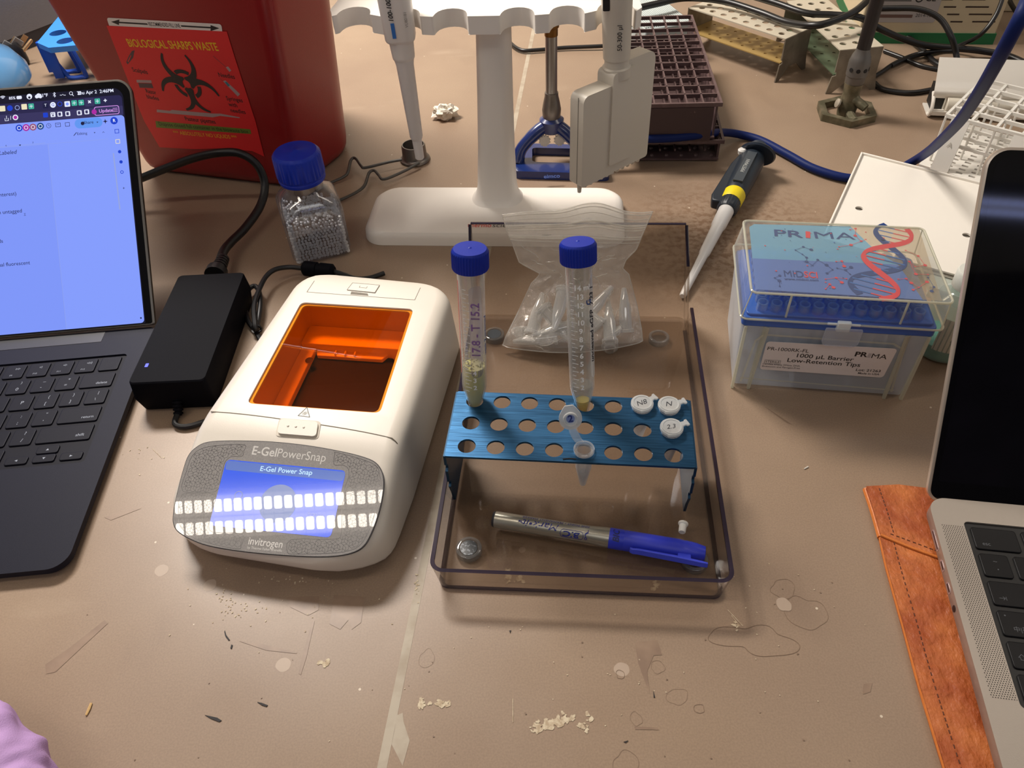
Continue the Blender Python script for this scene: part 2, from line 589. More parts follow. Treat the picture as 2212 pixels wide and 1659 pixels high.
crust(1262, 1566, 8, 9, 14); crust(960, 1520, 8, 4, 18); crust(912, 1520, 7, 7, 10); crust(700, 1433, 6, 4, 6)
crust(1098, 1245, 3, 8, 26); crust(1122, 1250, 5, 5, 8); crust(1417, 1265, 3, 5, 10)
crust(530, 1318, 30, 10, 22, big=0.6); crust(480, 1286, 12, 12, 14, big=0.6); crust(640, 1255, 40, 6, 16, big=0.6)
crust(1588, 1352, 5, 6, 8, big=0.9); crust(1600, 1300, 60, 60, 10, big=0.5); crust(900, 1257, 3, 14, 14, big=0.8)
crust(590, 1300, 120, 50, 22, big=0.45); crust(1300, 1460, 300, 90, 26, big=0.4); crust(300, 985, 40, 25, 12, big=0.6)
for a_, c_ in (((1604, 1352), (1572, 1318)), ((1598, 1354), (1580, 1330)), ((1108, 1510), (1108, 1560)), ((330, 970), (350, 990))):
    b.line([tuple(W(*a_)[:2]), tuple(W(*c_)[:2])], 0.35, 2, 0.07)
for pts in ([(486, 1362), (489, 1372), (497, 1383), (494, 1384), (487, 1375), (485, 1366)], [(500, 1393), (503, 1394), (501, 1402), (498, 1401)],
            [(443, 1545), (452, 1547), (470, 1551), (479, 1557), (474, 1560), (456, 1553)], [(556, 1517), (566, 1519), (579, 1524), (576, 1527), (566, 1524)],
            [(1411, 1493), (1413, 1500), (1415, 1507), (1412, 1507)], [(1347, 1603), (1357, 1600), (1352, 1605)], [(1100, 1363), (1104, 1362), (1102, 1368)]):
    b.prism([tuple(W(*p)[:2]) for p in pts][::-1], 0.02, 0.5, 4)
for _ in range(40):
    px, py = rnd.uniform(20, 1850), rnd.uniform(1240, 1650)
    if 900 < px < 1600 and py < 1320: continue
    b.flat(blob(px, py, rnd.uniform(0.25, 0.6), None, 0.3, 7, seed=_), rnd.choice((0, 2, 3)), 0.08)
b.build('dried_marks', [M_STD, M_STP, M_CRUST, M_RINGC, M_BLACKBIT], bench)['kind'] = 'stuff'

# wooden splinter lying on the bench
c0, c1 = W(197, 1519, 0.6), W(186, 1545, 0.6)
b = MB(); b.tube([c0, (c0 + c1) / 2 + Vector((0.2, 0, 0.1)), c1], [0.7, 0.85, 0.6], 5)
tag(b.build('wood_splinter', mat('pale_wood', (214, 178, 120), 0.7)), 'small pale wood splinter on the open bench near the lilac sleeve', 'splinter')
c0, c1 = W(1746, 1008, 0.5), W(1737, 1013, 0.5)
b = MB(); b.tube([c0, c1], [0.5, 0.4], 5)
tag(b.build('plastic_fleck', mat('white_fleck', (220, 215, 205), 0.6)), 'tiny white plastic fleck on the bench between tray and orange leather sleeve', 'fleck')

# walls round the bench
M_WALL = mat('grey_panel', (118, 116, 120), 0.55, bump=(600, 0.15))
M_COVE = mat('dark_cove', (62, 60, 66), 0.6)
a0, a1 = W(0, 93, 22), W(113, 50, 22)
d = (a1 - a0).normalized()
Mw = basis((a0.x, a0.y, 0), d, (0, 0, 1))          # x along the wall, y up, z towards the room
b = MB(Mw); b.box(-420, 360, 22, 900, -30, 0)
o = b.build('wall_left', M_WALL); o['kind'] = 'structure'
b = MB(Mw); b.box(-420, 360, 0, 22, -30, -4)
o = b.build('baseboard_left', M_COVE); o['kind'] = 'structure'
b = MB(); b.box(-1500, 1600, 2200, 2230, -30, 1900)
o = b.build('wall_back', mat('wall_paint', (214, 204, 188), 0.7)); o['kind'] = 'structure'
b = MB(); b.box(-2600, 2600, -3000, 2230, 1900, 1930)
o = b.build('ceiling', mat('ceiling_tile', (205, 200, 190), 0.8)); o['kind'] = 'structure'


M_LAMP = mat('lamp_cell', (255, 242, 226), 0.5, em=24)
M_LAMPDIM = mat('lamp_cell_edge', (255, 240, 224), 0.5, em=1.6)
def ceiling_light(x, y, z, yaw, label, cells=36, ml=None):
    t = thing('ceiling_light', label, 'ceiling light', FRM(x, y, z, yaw), 'louvred ceiling lights above the bench')
    b = MB(); b.box(-640, 640, -85, 85, 2, 60)
    b.build('housing', mat('lamp_housing', (120, 116, 110), 0.6), t)
    b = MB(); k = MB()
    w = 1230 / cells
    for r_ in (-35, 35):
        b = MB()
        for i in range(cells):
            x0 = -615 + i * w
            b.plate([rr(x0 + w * 0.13, r_ - 20, x0 + w * 0.87, r_ + 20, 6, 3)[::-1]], -2, 0.5)
            k.plate([rr(x0 + w * 0.02, r_ - 32, x0 + w * 0.98, r_ + 32, 4, 3)[::-1]], 0.6, 1.5)
        b.build('diffuser', ml or M_LAMP, t)
    k.build('louvre', M_LAMPDIM, t)
    return t
ceiling_light(-1030, 128, 1840, -3, 'louvred ceiling light over the left end of the bench')
ceiling_light(1080, -2330, 1840, -14, 'louvred ceiling light behind the photographer', ml=mat('lamp_cell_cool', (170, 186, 255), 0.5, em=9))
b = MB(); b.box(-2600, 2600, -3030, -3000, -900, 1900)
o = b.build('wall_front', mat('wall_dark', (74, 70, 72), 0.7)); o['kind'] = 'structure'
# ------------------------------------------------------------- laptops
U = 19.0
RP = 18.7
M_ICON = mat('legend_white', (205, 208, 220), 0.5, em=0.6)
M_ICONDIM = mat('legend_grey', (150, 148, 150), 0.5, em=0.25)


def keycap(parent, u, row, w, h=1.0, legs=(), m=None, M=Matrix(), z0=0.0, leg_mat=None, frac=(0, 1), name='key'):
    """one key: legs = list of (text, fx, fy, size, kwargs)"""
    g = 1.55
    x0, x1 = u * U + 0.0, (u + w) * U - g * 2
    yb_ = -row * RP + frac[0] * (RP - 2 * g)
    yt = -row * RP + frac[1] * (RP - 2 * g)
    b = MB()
    b.prism(rr(x0, yb_, x1, yt, 1.7, 4), z0, z0 + 1.1, 0, inset=0.45)
    top = z0 + 1.1
    for q in legs:
        t, fx, fy, size = q[:4]
        kw = q[4] if len(q) > 4 else {}
        if t == 'ul': b.text('<|', x0 + fx * (x1 - x0), yb_ + fy * (yt - yb_), size, 1, z=top + 0.03)
        elif t == 'up': b.flat([(x0 + fx * (x1 - x0) + a, yb_ + fy * (yt - yb_) + c) for a, c in ((-1.1, -.8), (1.1, -.8), (0, 1))], 1, top + .03)
        elif t == 'down': b.flat([(x0 + fx * (x1 - x0) + a, yb_ + fy * (yt - yb_) + c) for a, c in ((-1.1, .8), (0, -1), (1.1, .8))], 1, top + .03)
        elif t == 'left': b.flat([(x0 + fx * (x1 - x0) + a, yb_ + fy * (yt - yb_) + c) for a, c in ((-1.1, 0), (.9, -.9), (.9, .9))], 1, top + .03)
        elif t == 'right': b.flat([(x0 + fx * (x1 - x0) + a, yb_ + fy * (yt - yb_) + c) for a, c in ((1.1, 0), (-.9, .9), (-.9, -.9))], 1, top + .03)
        elif t == 'fwd':
            for s_ in (-1.4, 0.6): b.line([(x0 + fx * (x1 - x0) + s_, yb_ + fy * (yt - yb_) - .8), (x0 + fx * (x1 - x0) + s_ + 1.5, yb_ + fy * (yt - yb_)), (x0 + fx * (x1 - x0) + s_, yb_ + fy * (yt - yb_) + .8), (x0 + fx * (x1 - x0) + s_, yb_ + fy * (yt - yb_) - .8)], .25, 1, top + .03)
        elif t in ('vol0', 'vol1', 'vol2'):
            cx, cy = x0 + fx * (x1 - x0), yb_ + fy * (yt - yb_)
            b.line([(cx - 1.2, cy - .4), (cx - .5, cy - .4), (cx + .5, cy - 1), (cx + .5, cy + 1), (cx - .5, cy + .4), (cx - 1.2, cy + .4), (cx - 1.2, cy - .4)], .25, 1, top + .03)
            for k in range(int(t[3]) * 1 + (1 if t == 'vol2' else 0)): b.ring(cx + .6, cy, .7 + k * .6, .9 + k * .6, 1, top + .03, a0=-50, a1=50, n=6)
        elif t == 'tab':
            cx, cy = x0 + fx * (x1 - x0), yb_ + fy * (yt - yb_)
            b.line([(cx - 1.8, cy), (cx + 1.3, cy)], .28, 1, top + .03); b.line([(cx + .3, cy + 1), (cx + 1.3, cy), (cx + .3, cy - 1)], .28, 1, top + .03); b.line([(cx + 1.9, cy - 1.1), (cx + 1.9, cy + 1.1)], .28, 1, top + .03)
        elif t == 'shiftarrow':
            cx, cy = x0 + fx * (x1 - x0), yb_ + fy * (yt - yb_)
            b.line([(cx - 1.8, cy), (cx, cy + 1.8), (cx + 1.8, cy), (cx + .9, cy), (cx + .9, cy - 1.4), (cx - .9, cy - 1.4), (cx - .9, cy), (cx - 1.8, cy)], .28, 1, top + .03)
        elif t == 'dot': b.flat(circ(x0 + fx * (x1 - x0), yb_ + fy * (yt - yb_), size, 12), 1, top + .03)
        elif t == 'ringmark': b.ring(x0 + fx * (x1 - x0), yb_ + fy * (yt - yb_), size - .15, size, 0, top + .03)
        else: b.text(t, x0 + fx * (x1 - x0), yb_ + fy * (yt - yb_), size, 1, z=top + .03, **kw)
    return b.build(name, [m, leg_mat], parent)


# --- black laptop on the left, screen lit
M_BLK = mat('dark_aluminium', (24, 25, 38), 0.5, metal=0.05, spec=0.15, bump=(2500, 0.05))
M_KEYB = mat('black_key', (15, 15, 26), 0.5, spec=0.15)
M_BEZ = mat('screen_bezel', (8, 8, 12), 0.1, spec=0.2)
M_RIM = mat('lid_rim', (96, 92, 88), 0.35, metal=0.8)
LF = FRM(-588, 447.9, 0, math.degrees(0.0457))
lap = thing('laptop', 'black laptop at the left with a lit blue-white document on its screen', 'laptop', LF)
X0, X1, Y0, Y1 = -16, 291.5, -186, 50
deck = rr(X0, Y0, X1, Y1, (13, 13, 6, 6), 8)
well = rr(-3.4, -5 * RP - 4.0, 14.5 * U + 0.6, RP - 0.8, 3, 5)
b = MB()
b.plate([deck, well], 6.5, 9, 0)
b.prism(well, 6.4, 7.6, 1)
low = [(x * 0.985 + (X0 + X1) / 2 * 0.015, y * 0.98 + (Y0 + Y1) / 2 * 0.02) for x, y in deck]
b.loft([[(x, y, 1.0) for x, y in low], [(x, y, 4.2) for x, y in deck], [(x, y, 6.5) for x, y in deck]], 0, cap1=False)
o = b.build('base', [M_BLK, M_KEYB], lap)
# lid hinge groove strip
b = MB(); b.box(X0 + 12, X1 - 42, 36, 49, 9.0, 9.25)
b.build('hinge_cover', mat('hinge_strip', (58, 58, 62), 0.4, metal=0.3), lap)
KZ = 7.6
for i in range(4):
    b = MB(); b.lathe([(5, 0), (5.5, 0.6), (5.5, 1.1)], 16, M=FRM(X0 + 30 if i % 2 else X1 - 30, Y0 + 25 if i < 2 else Y1 - 25, 0))
    b.build('foot', mat('rubber_black', (22, 22, 24), 0.7), lap)
rows = {
    0: [(1.5 + i, 1, (('F%d' % (i + 1), .42, .2, 2.1),)) for i in range(8)] + [(9.5, 1, (('fwd', .6, .7, 0), ('F9', .42, .22, 2.3))), (10.5, 1, (('vol0', .6, .68, 0), ('F10', .42, .22, 2.3))), (11.5, 1, (('vol1', .6, .68, 0), ('F11', .42, .22, 2.3))), (12.5, 1, (('vol2', .6, .68, 0), ('F12', .42, .22, 2.3))), (13.5, 1, (('ringmark', .5, .5, 5),))],
    1: [(i, 1, ((c_, .5, .3, 4.2),)) for i, c_ in enumerate('`123456789')] + [(10, 1, ((')', .6, .8, 3.6), ('0', .52, .33, 4.6))), (11, 1, (('–', .55, .72, 4.5), ('-', .5, .33, 4.5))), (12, 1, (('+', .57, .75, 4.2), ('=', .5, .33, 4.2))), (13, 1.5, (('delete', .68, .28, 3.6),))],
    2: [(1.5 + i, 1, ((c_, .52, .5, 4.8),)) for i, c_ in enumerate('QWERTYUIO')] + [(10.5, 1, (('P', .54, .5, 4.8),)), (11.5, 1, (('{', .56, .75, 4), ('[', .52, .3, 4))), (12.5, 1, (('}', .56, .75, 4), (']', .52, .3, 4))), (13.5, 1, (('|', .56, .75, 4), ('\\', .52, .3, 4)))],
    3: [(1.75 + i, 1, ((c_, .52, .5, 4.8),)) for i, c_ in enumerate('ASDFGHJKL')] + [(10.75, 1, ((':', .56, .72, 4.5), (';', .52, .3, 4.5))), (11.75, 1, (('"', .55, .72, 4.2), (',', .52, .4, 4.5))), (12.75, 1.75, (('return', .74, .3, 3.6),))],
    4: [(2.25 + i, 1, ((c_, .52, .5, 4.8),)) for i, c_ in enumerate('ZXCVBNM,.')] + [(11.25, 1, (('?', .56, .74, 4.6), ('/', .54, .3, 4.6))), (12.25, 2.25, (('shift', .8, .33, 3.8),))]}
for r_, ks in rows.items():
    for u_, w_, lg in ks:
        if u_ < 8.2: continue                      # left of the picture's edge
        keycap(lap, u_, r_, w_, legs=lg, m=M_KEYB, z0=KZ, leg_mat=M_ICON)
keycap(lap, 10.4, 5, 1.0, legs=(), m=M_KEYB, z0=KZ, leg_mat=M_ICON)
keycap(lap, 9.15, 5, 1.22, legs=(), m=M_KEYB, z0=KZ, leg_mat=M_ICON)
keycap(lap, 11.45, 5, 1, legs=(('left', .5, .5, 0),), m=M_KEYB, z0=KZ, leg_mat=M_ICON, frac=(0, .46))
keycap(lap, 12.48, 5, 1, legs=(('down', .5, .5, 0),), m=M_KEYB, z0=KZ, leg_mat=M_ICON, frac=(0, .47))
keycap(lap, 12.48, 5, 1, legs=(('up', .5, .5, 0),), m=M_KEYB, z0=KZ, leg_mat=M_ICON, frac=(.53, 1))
keycap(lap, 13.5, 5, 1, legs=(('right', .5, .5, 0),), m=M_KEYB, z0=KZ, leg_mat=M_ICON, frac=(0, .46))
# lid: frame with x along the hinge, y up the screen, z towards the user
lid_ang = math.degrees(math.atan2(134.3 - 14.1, 165.1 - 50.6))
LM = FRM(0, 50.5, 12.5, 0, lid_ang)               # local
LW = LF @ LM                                       # in the room
lx1, ly1 = 291.5, None
ex, ey = PL(240, 172, LW)
LH = ey
b = MB(LM)
o1 = rr(X0, -1, X1, LH, (2, 2, 13, 13), 8)
o2 = rr(X0 + 1.4, -1, X1 - 1.4, LH - 1.4, (2, 2, 11.8, 11.8), 8)
b.loft([[(x, y, -4.2) for x, y in o2], [(x, y, -3.6) for x, y in o1], [(x, y, -0.5) for x, y in o1], [(x, y, 0) for x, y in o2]], 0, cap1=True)
o = b.build('lid', M_RIM, lap)
b = MB(LM); b.plate([rr(X0 + 1.8, 0, X1 - 1.8, LH - 1.8, (2, 2, 11.5, 11.5), 8)], 0, 0.3)
b.build('bezel', M_BEZ, lap)
# screen image, everything measured on the screen's own plane
def scr(*p): return PL(p[0], p[1], LW)
dx1 = scr(309, 640)[0]; dy0 = scr(200, 708)[1]; dyt = scr(245, 190)[1]
dytab = scr(200, 199)[1]
E_ = 1.0
def emi(n, c, s=1.0): return mat(n, c, 0.15, em=s, spec=0.08)
SM = [emi('ui_menu', (14, 14, 38)), emi('ui_tabs', (36, 33, 74)), emi('ui_tool', (52, 48, 92)), emi('ui_page', (132, 156, 252)), emi('ui_paper', (126, 150, 248)),
      emi('ui_text', (20, 22, 62)), emi('ui_white', (232, 236, 255)), emi('ui_share', (96, 150, 240)), emi('ui_blue', (22, 62, 200)), emi('ui_teal', (60, 172, 150)),
      emi('ui_pink', (214, 150, 236)), emi('ui_magenta', (170, 40, 160)), emi('ui_maroon', (150, 86, 120)), emi('ui_navy', (24, 70, 130)), emi('ui_yellow', (236, 226, 190)), emi('ui_line', (150, 165, 220))]
b = Decals(LM); b.dz = 0.0002
b.flat(rr(X0 + 6, dy0, dx1, dyt, (1, 1, 9, 1), 6), 0, 0.34)
def srect(pa, pb, m, r=0.3, z=0.38):
    (x0, y0), (x1, y1) = scr(*pa), scr(*pb)
    x0, x1 = sorted((x0, x1)); y0, y1 = sorted((y0, y1))
    b.flat(rr(x0, y0, x1, y1, min(r, (x1 - x0) / 2.01, (y1 - y0) / 2.01), 4), m, z)
ytab1 = scr(253, 206)[1]; ytab0 = scr(258, 229)[1]; ytool0 = scr(261, 249)[1]
b.flat(rr(X0 + 6, ytab0, dx1 - 1.2, ytab1, (0.1, 0.1, 3, 0.1), 5), 1, 0.36)
b.flat(rr(X0 + 6, ytool0, dx1 - 1.2, ytab0, 0.1, 3), 2, 0.36)
b.flat(rr(X0 + 6, dy0 + 0.5, dx1 - 0.8, ytool0, (2, 3, 3, .1), 5), 3, 0.36)
yp = scr(104, 312)[1]; xp = scr(104, 312)[0]
b.flat([(X0 + 6, dy0 + .6), (xp, dy0 + .6), (xp, yp), (X0 + 6, yp)], 4, 0.37)
b.line([(xp, dy0 + .6), (xp, yp)], 0.2, 15, 0.40); b.line([(X0 + 6, yp), (xp + 50, yp + .4)], 0.15, 15, 0.40)
def stext(t, px, py, size, m, align='LEFT', bold=0.01, shear=0, z=0.42):
    x, y = scr(px, py); b.text(t, x, y, size, m, bold=bold, align=align, shear=shear, z=z)
stext('Thu Apr 2  2:46PM', 246, 196, 3.9, 6, 'RIGHT', 0.012)
stext('41°F', 104, 206, 3.7, 6, 'RIGHT', 0.02); stext('85%', 34, 212, 3.2, 6, 'RIGHT', 0.02)
def sd(px, py, r_, m, z=0.42):
    x, y = scr(px, py); b.flat(circ(x, y, r_, 20), m, z)
def sring(px, py, r0, r1, m, z=0.43, **k):
    x, y = scr(px, py); b.ring(x, y, r0, r1, m, z, **k)
sd(80, 209, 1.5, 6); sd(84, 207, 1.9, 6); sd(88, 209, 1.4, 6)
srect((36, 208), (48, 214), 6, 0.8, 0.42); sd(64, 209, 2.3, 6); sd(64, 211, 1, 0, 0.44)
for k in range(3):
    sring(7, 215, 0.7 + k * 0.9, 1.2 + k * 0.9, 6, a0=45, a1=135, n=8)
sring(154, 202, 1.1, 1.5, 6); x, y = scr(156, 204); b.line([(x, y), (x + 1.2, y - 1.4)], .5, 6, .43)
srect((168, 198), (176, 200.5), 6, .6, .42); srect((168, 202.5), (176, 205), 6, .6, .42)
x, y = scr(118, 205); b.line([(x - 1, y + 1), (x + 1, y - 1), (x, y - 2), (x, y + 2), (x + 1, y + 1), (x - 1, y - 1)], .35, 6, .43)
for k in range(5):
    sd(131 + k * 2.6, 206 - (1.5 if k == 2 else 0), .35, 6)
# tab icons, tool icons
for px, py, m_, sh in ((6, 235, 14, 0), (22, 234, 8, 1), (38, 233, 15, 2), (53, 231, 14, 0), (68, 230, 9, 0), (99, 228, 5, 0), (115, 227, 6, 1), (130, 225, 8, 2), (146, 225, 6, 0), (161, 223, 9, 0), (176, 222, 9, 0), (211, 219, 9, 0)):
    x, y = scr(px, py)
    if sh == 0:
        b.flat(rr(x - 2.3, y - 2.3, x + 2.3, y + 2.3, .5, 2), m_, .42)
        if m_ == 9:
            b.line([(x - 1.3, y), (x + 1.3, y)], .4, 6, .44); b.line([(x, y - 1.3), (x, y + 1.3)], .4, 6, .44)
        if m_ == 6: b.flat(circ(x, y, 1.3, 14), 3, .44)
        if m_ == 5: b.text('T', x, y, 3.4, 6, z=.44)
    elif sh == 1:
        b.flat(circ(x, y, 2.4, 18), m_, .42)
        if m_ == 6: b.text('G', x, y, 3.4, 8, z=.44)
    else: b.ring(x, y, 1.5, 2.0, m_, .42)
x, y = scr(194, 221); b.flat(rr(x - 3.8, y - 3.6, x + 3.8, y + 3.4, 1, 3), 2, .41)
stext('×', 194, 221, 5, 6, 'CENTER', .04, z=.44); stext('+', 228, 218, 5, 6, 'CENTER', .03)
x, y = scr(231, 239); b.flat(rr(x - 10.4, y - 3.7, x + 10.4, y + 3.7, 1.8, 4), 10, .40); b.flat(rr(x - 9.9, y - 3.2, x + 9.9, y + 3.2, 1.5, 4), 2, .41)
stext('Update', 229.5, 239.5, 4, 10, 'CENTER', .015); 
for k in (-1.3, 0, 1.3):
    b.line([(x + 5.2, y + k), (x + 9, y + k)], .4, 10, .43)
for px, py, t_ in ((99, 249, 8), (115, 248, 6), (130, 247, 6), (147, 246, 6), (172, 244, 6), (188, 242, 6)):
    x, y = scr(px, py); b.flat(rr(x - 2, y - 2, x + 2, y + 2, .6, 3), t_, .41)
    if t_ == 6: b.flat(rr(x - 1.2, y - 1.3, x + .9, y + 1.3, .3, 2), 2, .43)
stext('W', 115, 248, 3.4, 6, 'CENTER', .02, z=.45); sd(204, 242, 2.1, 11)
x, y = scr(15, 256); b.line([(x - 1.4, y), (x - 1.4, y - 2), (x + 1.4, y - 2), (x + 1.4, y)], .4, 6, .43); b.line([(x, y - .8), (x, y + 2)], .4, 6, .43)
sd(34, 254, 2.3, 6); sd(34, 254, 1.5, 11, .44); b.line([scr(24, 251), scr(24, 259)], .35, 6, .43)
# document bar
for px, py, m_ in ((42, 277, 8), (57, 276, 11), (72, 275, 12), (88, 273, 13)):
    sd(px, py, 2.9, m_, .42); sring(px, py, 1.2, 1.7, 6, .44)
sring(106, 272, 1.7, 2.0, 5); x, y = scr(106, 272); b.line([(x, y + 1.2), (x, y), (x + .9, y - .5)], .3, 5, .43)
x, y = scr(126, 270); b.line([(x - 2, y + 1.5), (x + 2, y + 1.5), (x + 2, y - 1.6), (x - 2, y - 1.6), (x - 2, y + 1.5)], .35, 5, .43); b.line([(x - 1, y + .3), (x + 1, y + .3)], .3, 5, .43)
x, y = scr(147, 269); b.line([(x - 2, y + 1.5), (x + 1.5, y + 1.5), (x + 1.5, y - 1.5), (x - 2, y - 1.5), (x - 2, y + 1.5)], .35, 5, .43)
x, y = scr(192, 266); b.flat(rr(x - 11.5, y - 4, x + 11.5, y + 4, 4, 6), 7, .40); stext('Share', 192, 265, 3.6, 5, 'CENTER', .005); sd(179, 267, 1.5, 5)
x, y = scr(211, 264.5); b.flat([(x - .8, y + .4), (x, y - .6), (x + .8, y + .4)], 5, .43)
x, y = scr(228, 262.5); b.flat([(x, y + 2.2), (x - .5, y + .5), (x - 2.2, y), (x - .5, y - .5), (x, y - 2.2), (x + .5, y - .5), (x + 2.2, y), (x + .5, y + .5)], 5, .43)
sd(247, 261, 3.1, 8, .42); stext('R', 247, 261, 3.6, 6, 'CENTER', .02, z=.45)
stext('Editing', 178, 289, 3.1, 5, 'CENTER', 0); x, y = scr(163, 290); b.line([(x - 1.2, y - 1.2), (x + 1.2, y + 1.2)], .5, 5, .43)
x, y = scr(205, 287); b.flat([(x - .7, y + .4), (x, y - .5), (x + .7, y + .4)], 5, .43); x, y = scr(224, 286); b.line([(x - .8, y - .4), (x, y + .5), (x + .8, y - .4)], .25, 5, .43)
for px, py, m_, q in ((253, 284, 8, 0), (255, 306, 14, 0), (259, 328, 8, 1), (262, 350, 8, 1), (264, 372, 8, 2), (268, 407, 5, 3)):
    x, y = scr(px, py)
    if q == 0: b.line([(x - 1.6, y - 1.5), (x + 1.6, y - 1.5), (x + 1.6, y + 1.6), (x - 1.6, y + 1.6), (x - 1.6, y - 1.5)], .45, m_, .42)
    elif q == 1: b.flat(circ(x, y, 1.4, 14), m_, .42)
    elif q == 2: b.ring(x, y, .9, 1.4, m_, .42)
    else: b.text('+', x, y, 3.6, m_, z=.42)
b.line([scr(245.5, 332), scr(259.5, 452)], 1.0, 15, .41)
b.line([scr(0, 318), scr(98, 309)], 0.2, 15, .41); stext('7', 72, 309, 2.2, 5, 'CENTER', 0); stext('6', 14, 315, 2, 5, 'CENTER', 0)
x, y = scr(44, 314); b.flat([(x - 1, y + .5), (x, y - .7), (x + 1, y + .5)], 5, .43)
stext('(Labeled', 37, 328.5, 4.7, 5, 'RIGHT', 0.0, 0.22)
stext('f interest)', 36.5, 418.5, 4.5, 5, 'RIGHT', 0); stext('sh untagged', 48.5, 455.5, 4.5, 5, 'RIGHT', 0)
stext('T', 54.5, 463.5, 2.6, 5, 'CENTER', 0); x, y = scr(54.5, 465.5); b.line([(x - .8, y), (x + .8, y)], .25, 5, .43)
stext('ds', 7.5, 521, 4.4, 5, 'RIGHT', 0); stext('sidual fluorescent', 65.5, 567.5, 4.4, 5, 'RIGHT', 0)
sd(305, 687, .7, 5)
b.build('display', SM, lap)

# --- silver laptop on the right, screen off, on a leather sleeve
M_SIL = mat('silver_aluminium', (168, 158, 148), 0.38, metal=0.55, spec=0.5, bump=(2500, 0.06))
M_KEYR = mat('black_key_right', (16, 15, 17), 0.4, spec=0.25)
M_WELL = mat('keyboard_well', (16, 15, 16), 0.4)
RZ = 6.0
RF = FRM(271.7, 246.7, RZ, math.degrees(-0.1945))
lap2 = thing('laptop', 'silver laptop at the right with a dark screen resting on the leather sleeve', 'laptop', RF)
bx0, bx1, by0, by1 = -20.5, 292, -184, 36
D = 11.0
out = rr(bx0, by0, bx1, by1, (11, 11, 11, 11), 8)
wl = rr(-3.2, -5 * RP - 3.5, 14.5 * U + 0.4, RP + 0.5, 3, 5)
# thumb notch behind the keyboard
notch = [(36, by1 + 0.01), (37.5, by1 - 4), (235, by1 - 4), (236.5, by1 + 0.01)]
b = MB(); b.plate([out, wl], D - 2, D, 0)
b.prism(wl, D - 2.2, D - 1.2, 1)
c_ = lambda k: [((x - 136) * k + 136, (y + 74) * k - 74) for x, y in out]
b.loft([[(x, y, 0.6) for x, y in c_(.965)], [(x, y, 2.2) for x, y in c_(.995)], [(x, y, 3.4) for x, y in c_(1)], [(x, y, D - 2) for x, y in c_(1)]], 0, cap1=False)
o = b.build('base', [M_SIL, M_WELL], lap2)
g = bpy.data.materials.new('speaker_perforation'); g.use_nodes = True
nt = g.node_tree; P_ = nt.nodes['Principled BSDF']; P_.inputs['Metallic'].default_value = 0.55; P_.inputs['Roughness'].default_value = 0.38
tc = nt.nodes.new('ShaderNodeTexCoord'); sp = nt.nodes.new('ShaderNodeSeparateXYZ'); nt.links.new(tc.outputs['Object'], sp.inputs[0])
def _m(op, a, b_=None):
    n = nt.nodes.new('ShaderNodeMath'); n.operation = op
    for i, v in enumerate((a, b_)):
        if v is None: continue
        if isinstance(v, (int, float)): n.inputs[i].default_value = v
        else: nt.links.new(v, n.inputs[i])
    return n.outputs[0]
PT = 0.00118
ry = _m('DIVIDE', sp.outputs['Y'], PT); row_i = _m('FLOOR', ry); fy_ = _m('SUBTRACT', _m('FRACT', ry), 0.5)
rx = _m('ADD', _m('DIVIDE', sp.outputs['X'], PT * 1.1), _m('MULTIPLY', _m('MODULO', row_i, 2.0), 0.5)); fx_ = _m('SUBTRACT', _m('FRACT', rx), 0.5)
dd = _m('ADD', _m('MULTIPLY', fx_, fx_), _m('MULTIPLY', fy_, fy_)); hole = _m('LESS_THAN', dd, 0.075)
mx = nt.nodes.new('ShaderNodeMix'); mx.data_type = 'RGBA'; mx.inputs[6].default_value = lin((168, 158, 148)); mx.inputs[7].default_value = lin((60, 54, 50)); nt.links.new(hole, mx.inputs[0]); nt.links.new(mx.outputs[2], P_.inputs['Base Color'])
def rl(px, py, z=RZ + D): return PL(px, py, RF @ Matrix.Translation((0, 0, D)))
gx0, gy1 = rl(2033, 1131); gx1 = rl(2081, 1136)[0]; gy0 = rl(2137, 1506)[1]
b = MB(); b.flat([(gx0, gy0), (gx1, gy0), (gx1, gy1), (gx0, gy1)], 0, D + 0.04)
b.build('speaker_grille', g, lap2)
KZ2 = D - 1.2
for u_, r_, w_, lg in ((0, 0, 1.5, (('esc', .25, .25, 3.6),)), (1.5, 0, 1, (('F1', .42, .2, 2.1),)), (0, 1, 1, (('~', .5, .68, 4), ('dot', .52, .33, .4))), (1, 1, 1, (('!', .5, .7, 4), ('1', .5, .3, 4))), (2, 1, 1, (('2', .5, .3, 4),)),
                      (0, 2, 1.5, (('tab', .22, .3, 0),)), (1.5, 2, 1, (('Q', .5, .5, 4.8),)), (2.5, 2, 1, (('W', .5, .5, 4.8),)), (0, 3, 1.75, (('dot', .12, .8, .45), ('中|英', .33, .28, 3.6))), (1.75, 3, 1, (('A', .5, .5, 4.8),)),
                      (0, 4, 2.25, (('shiftarrow', .14, .42, 0),)), (2.25, 4, 1, (('Z', .5, .5, 4.8),)), (0, 5, 1, (('fn', .3, .28, 3.2),)), (1, 5, 1, (('⌃', .5, .5, 3.2),))):
    keycap(lap2, u_, r_, w_, legs=lg, m=M_KEYR, z0=KZ2, leg_mat=M_ICONDIM)
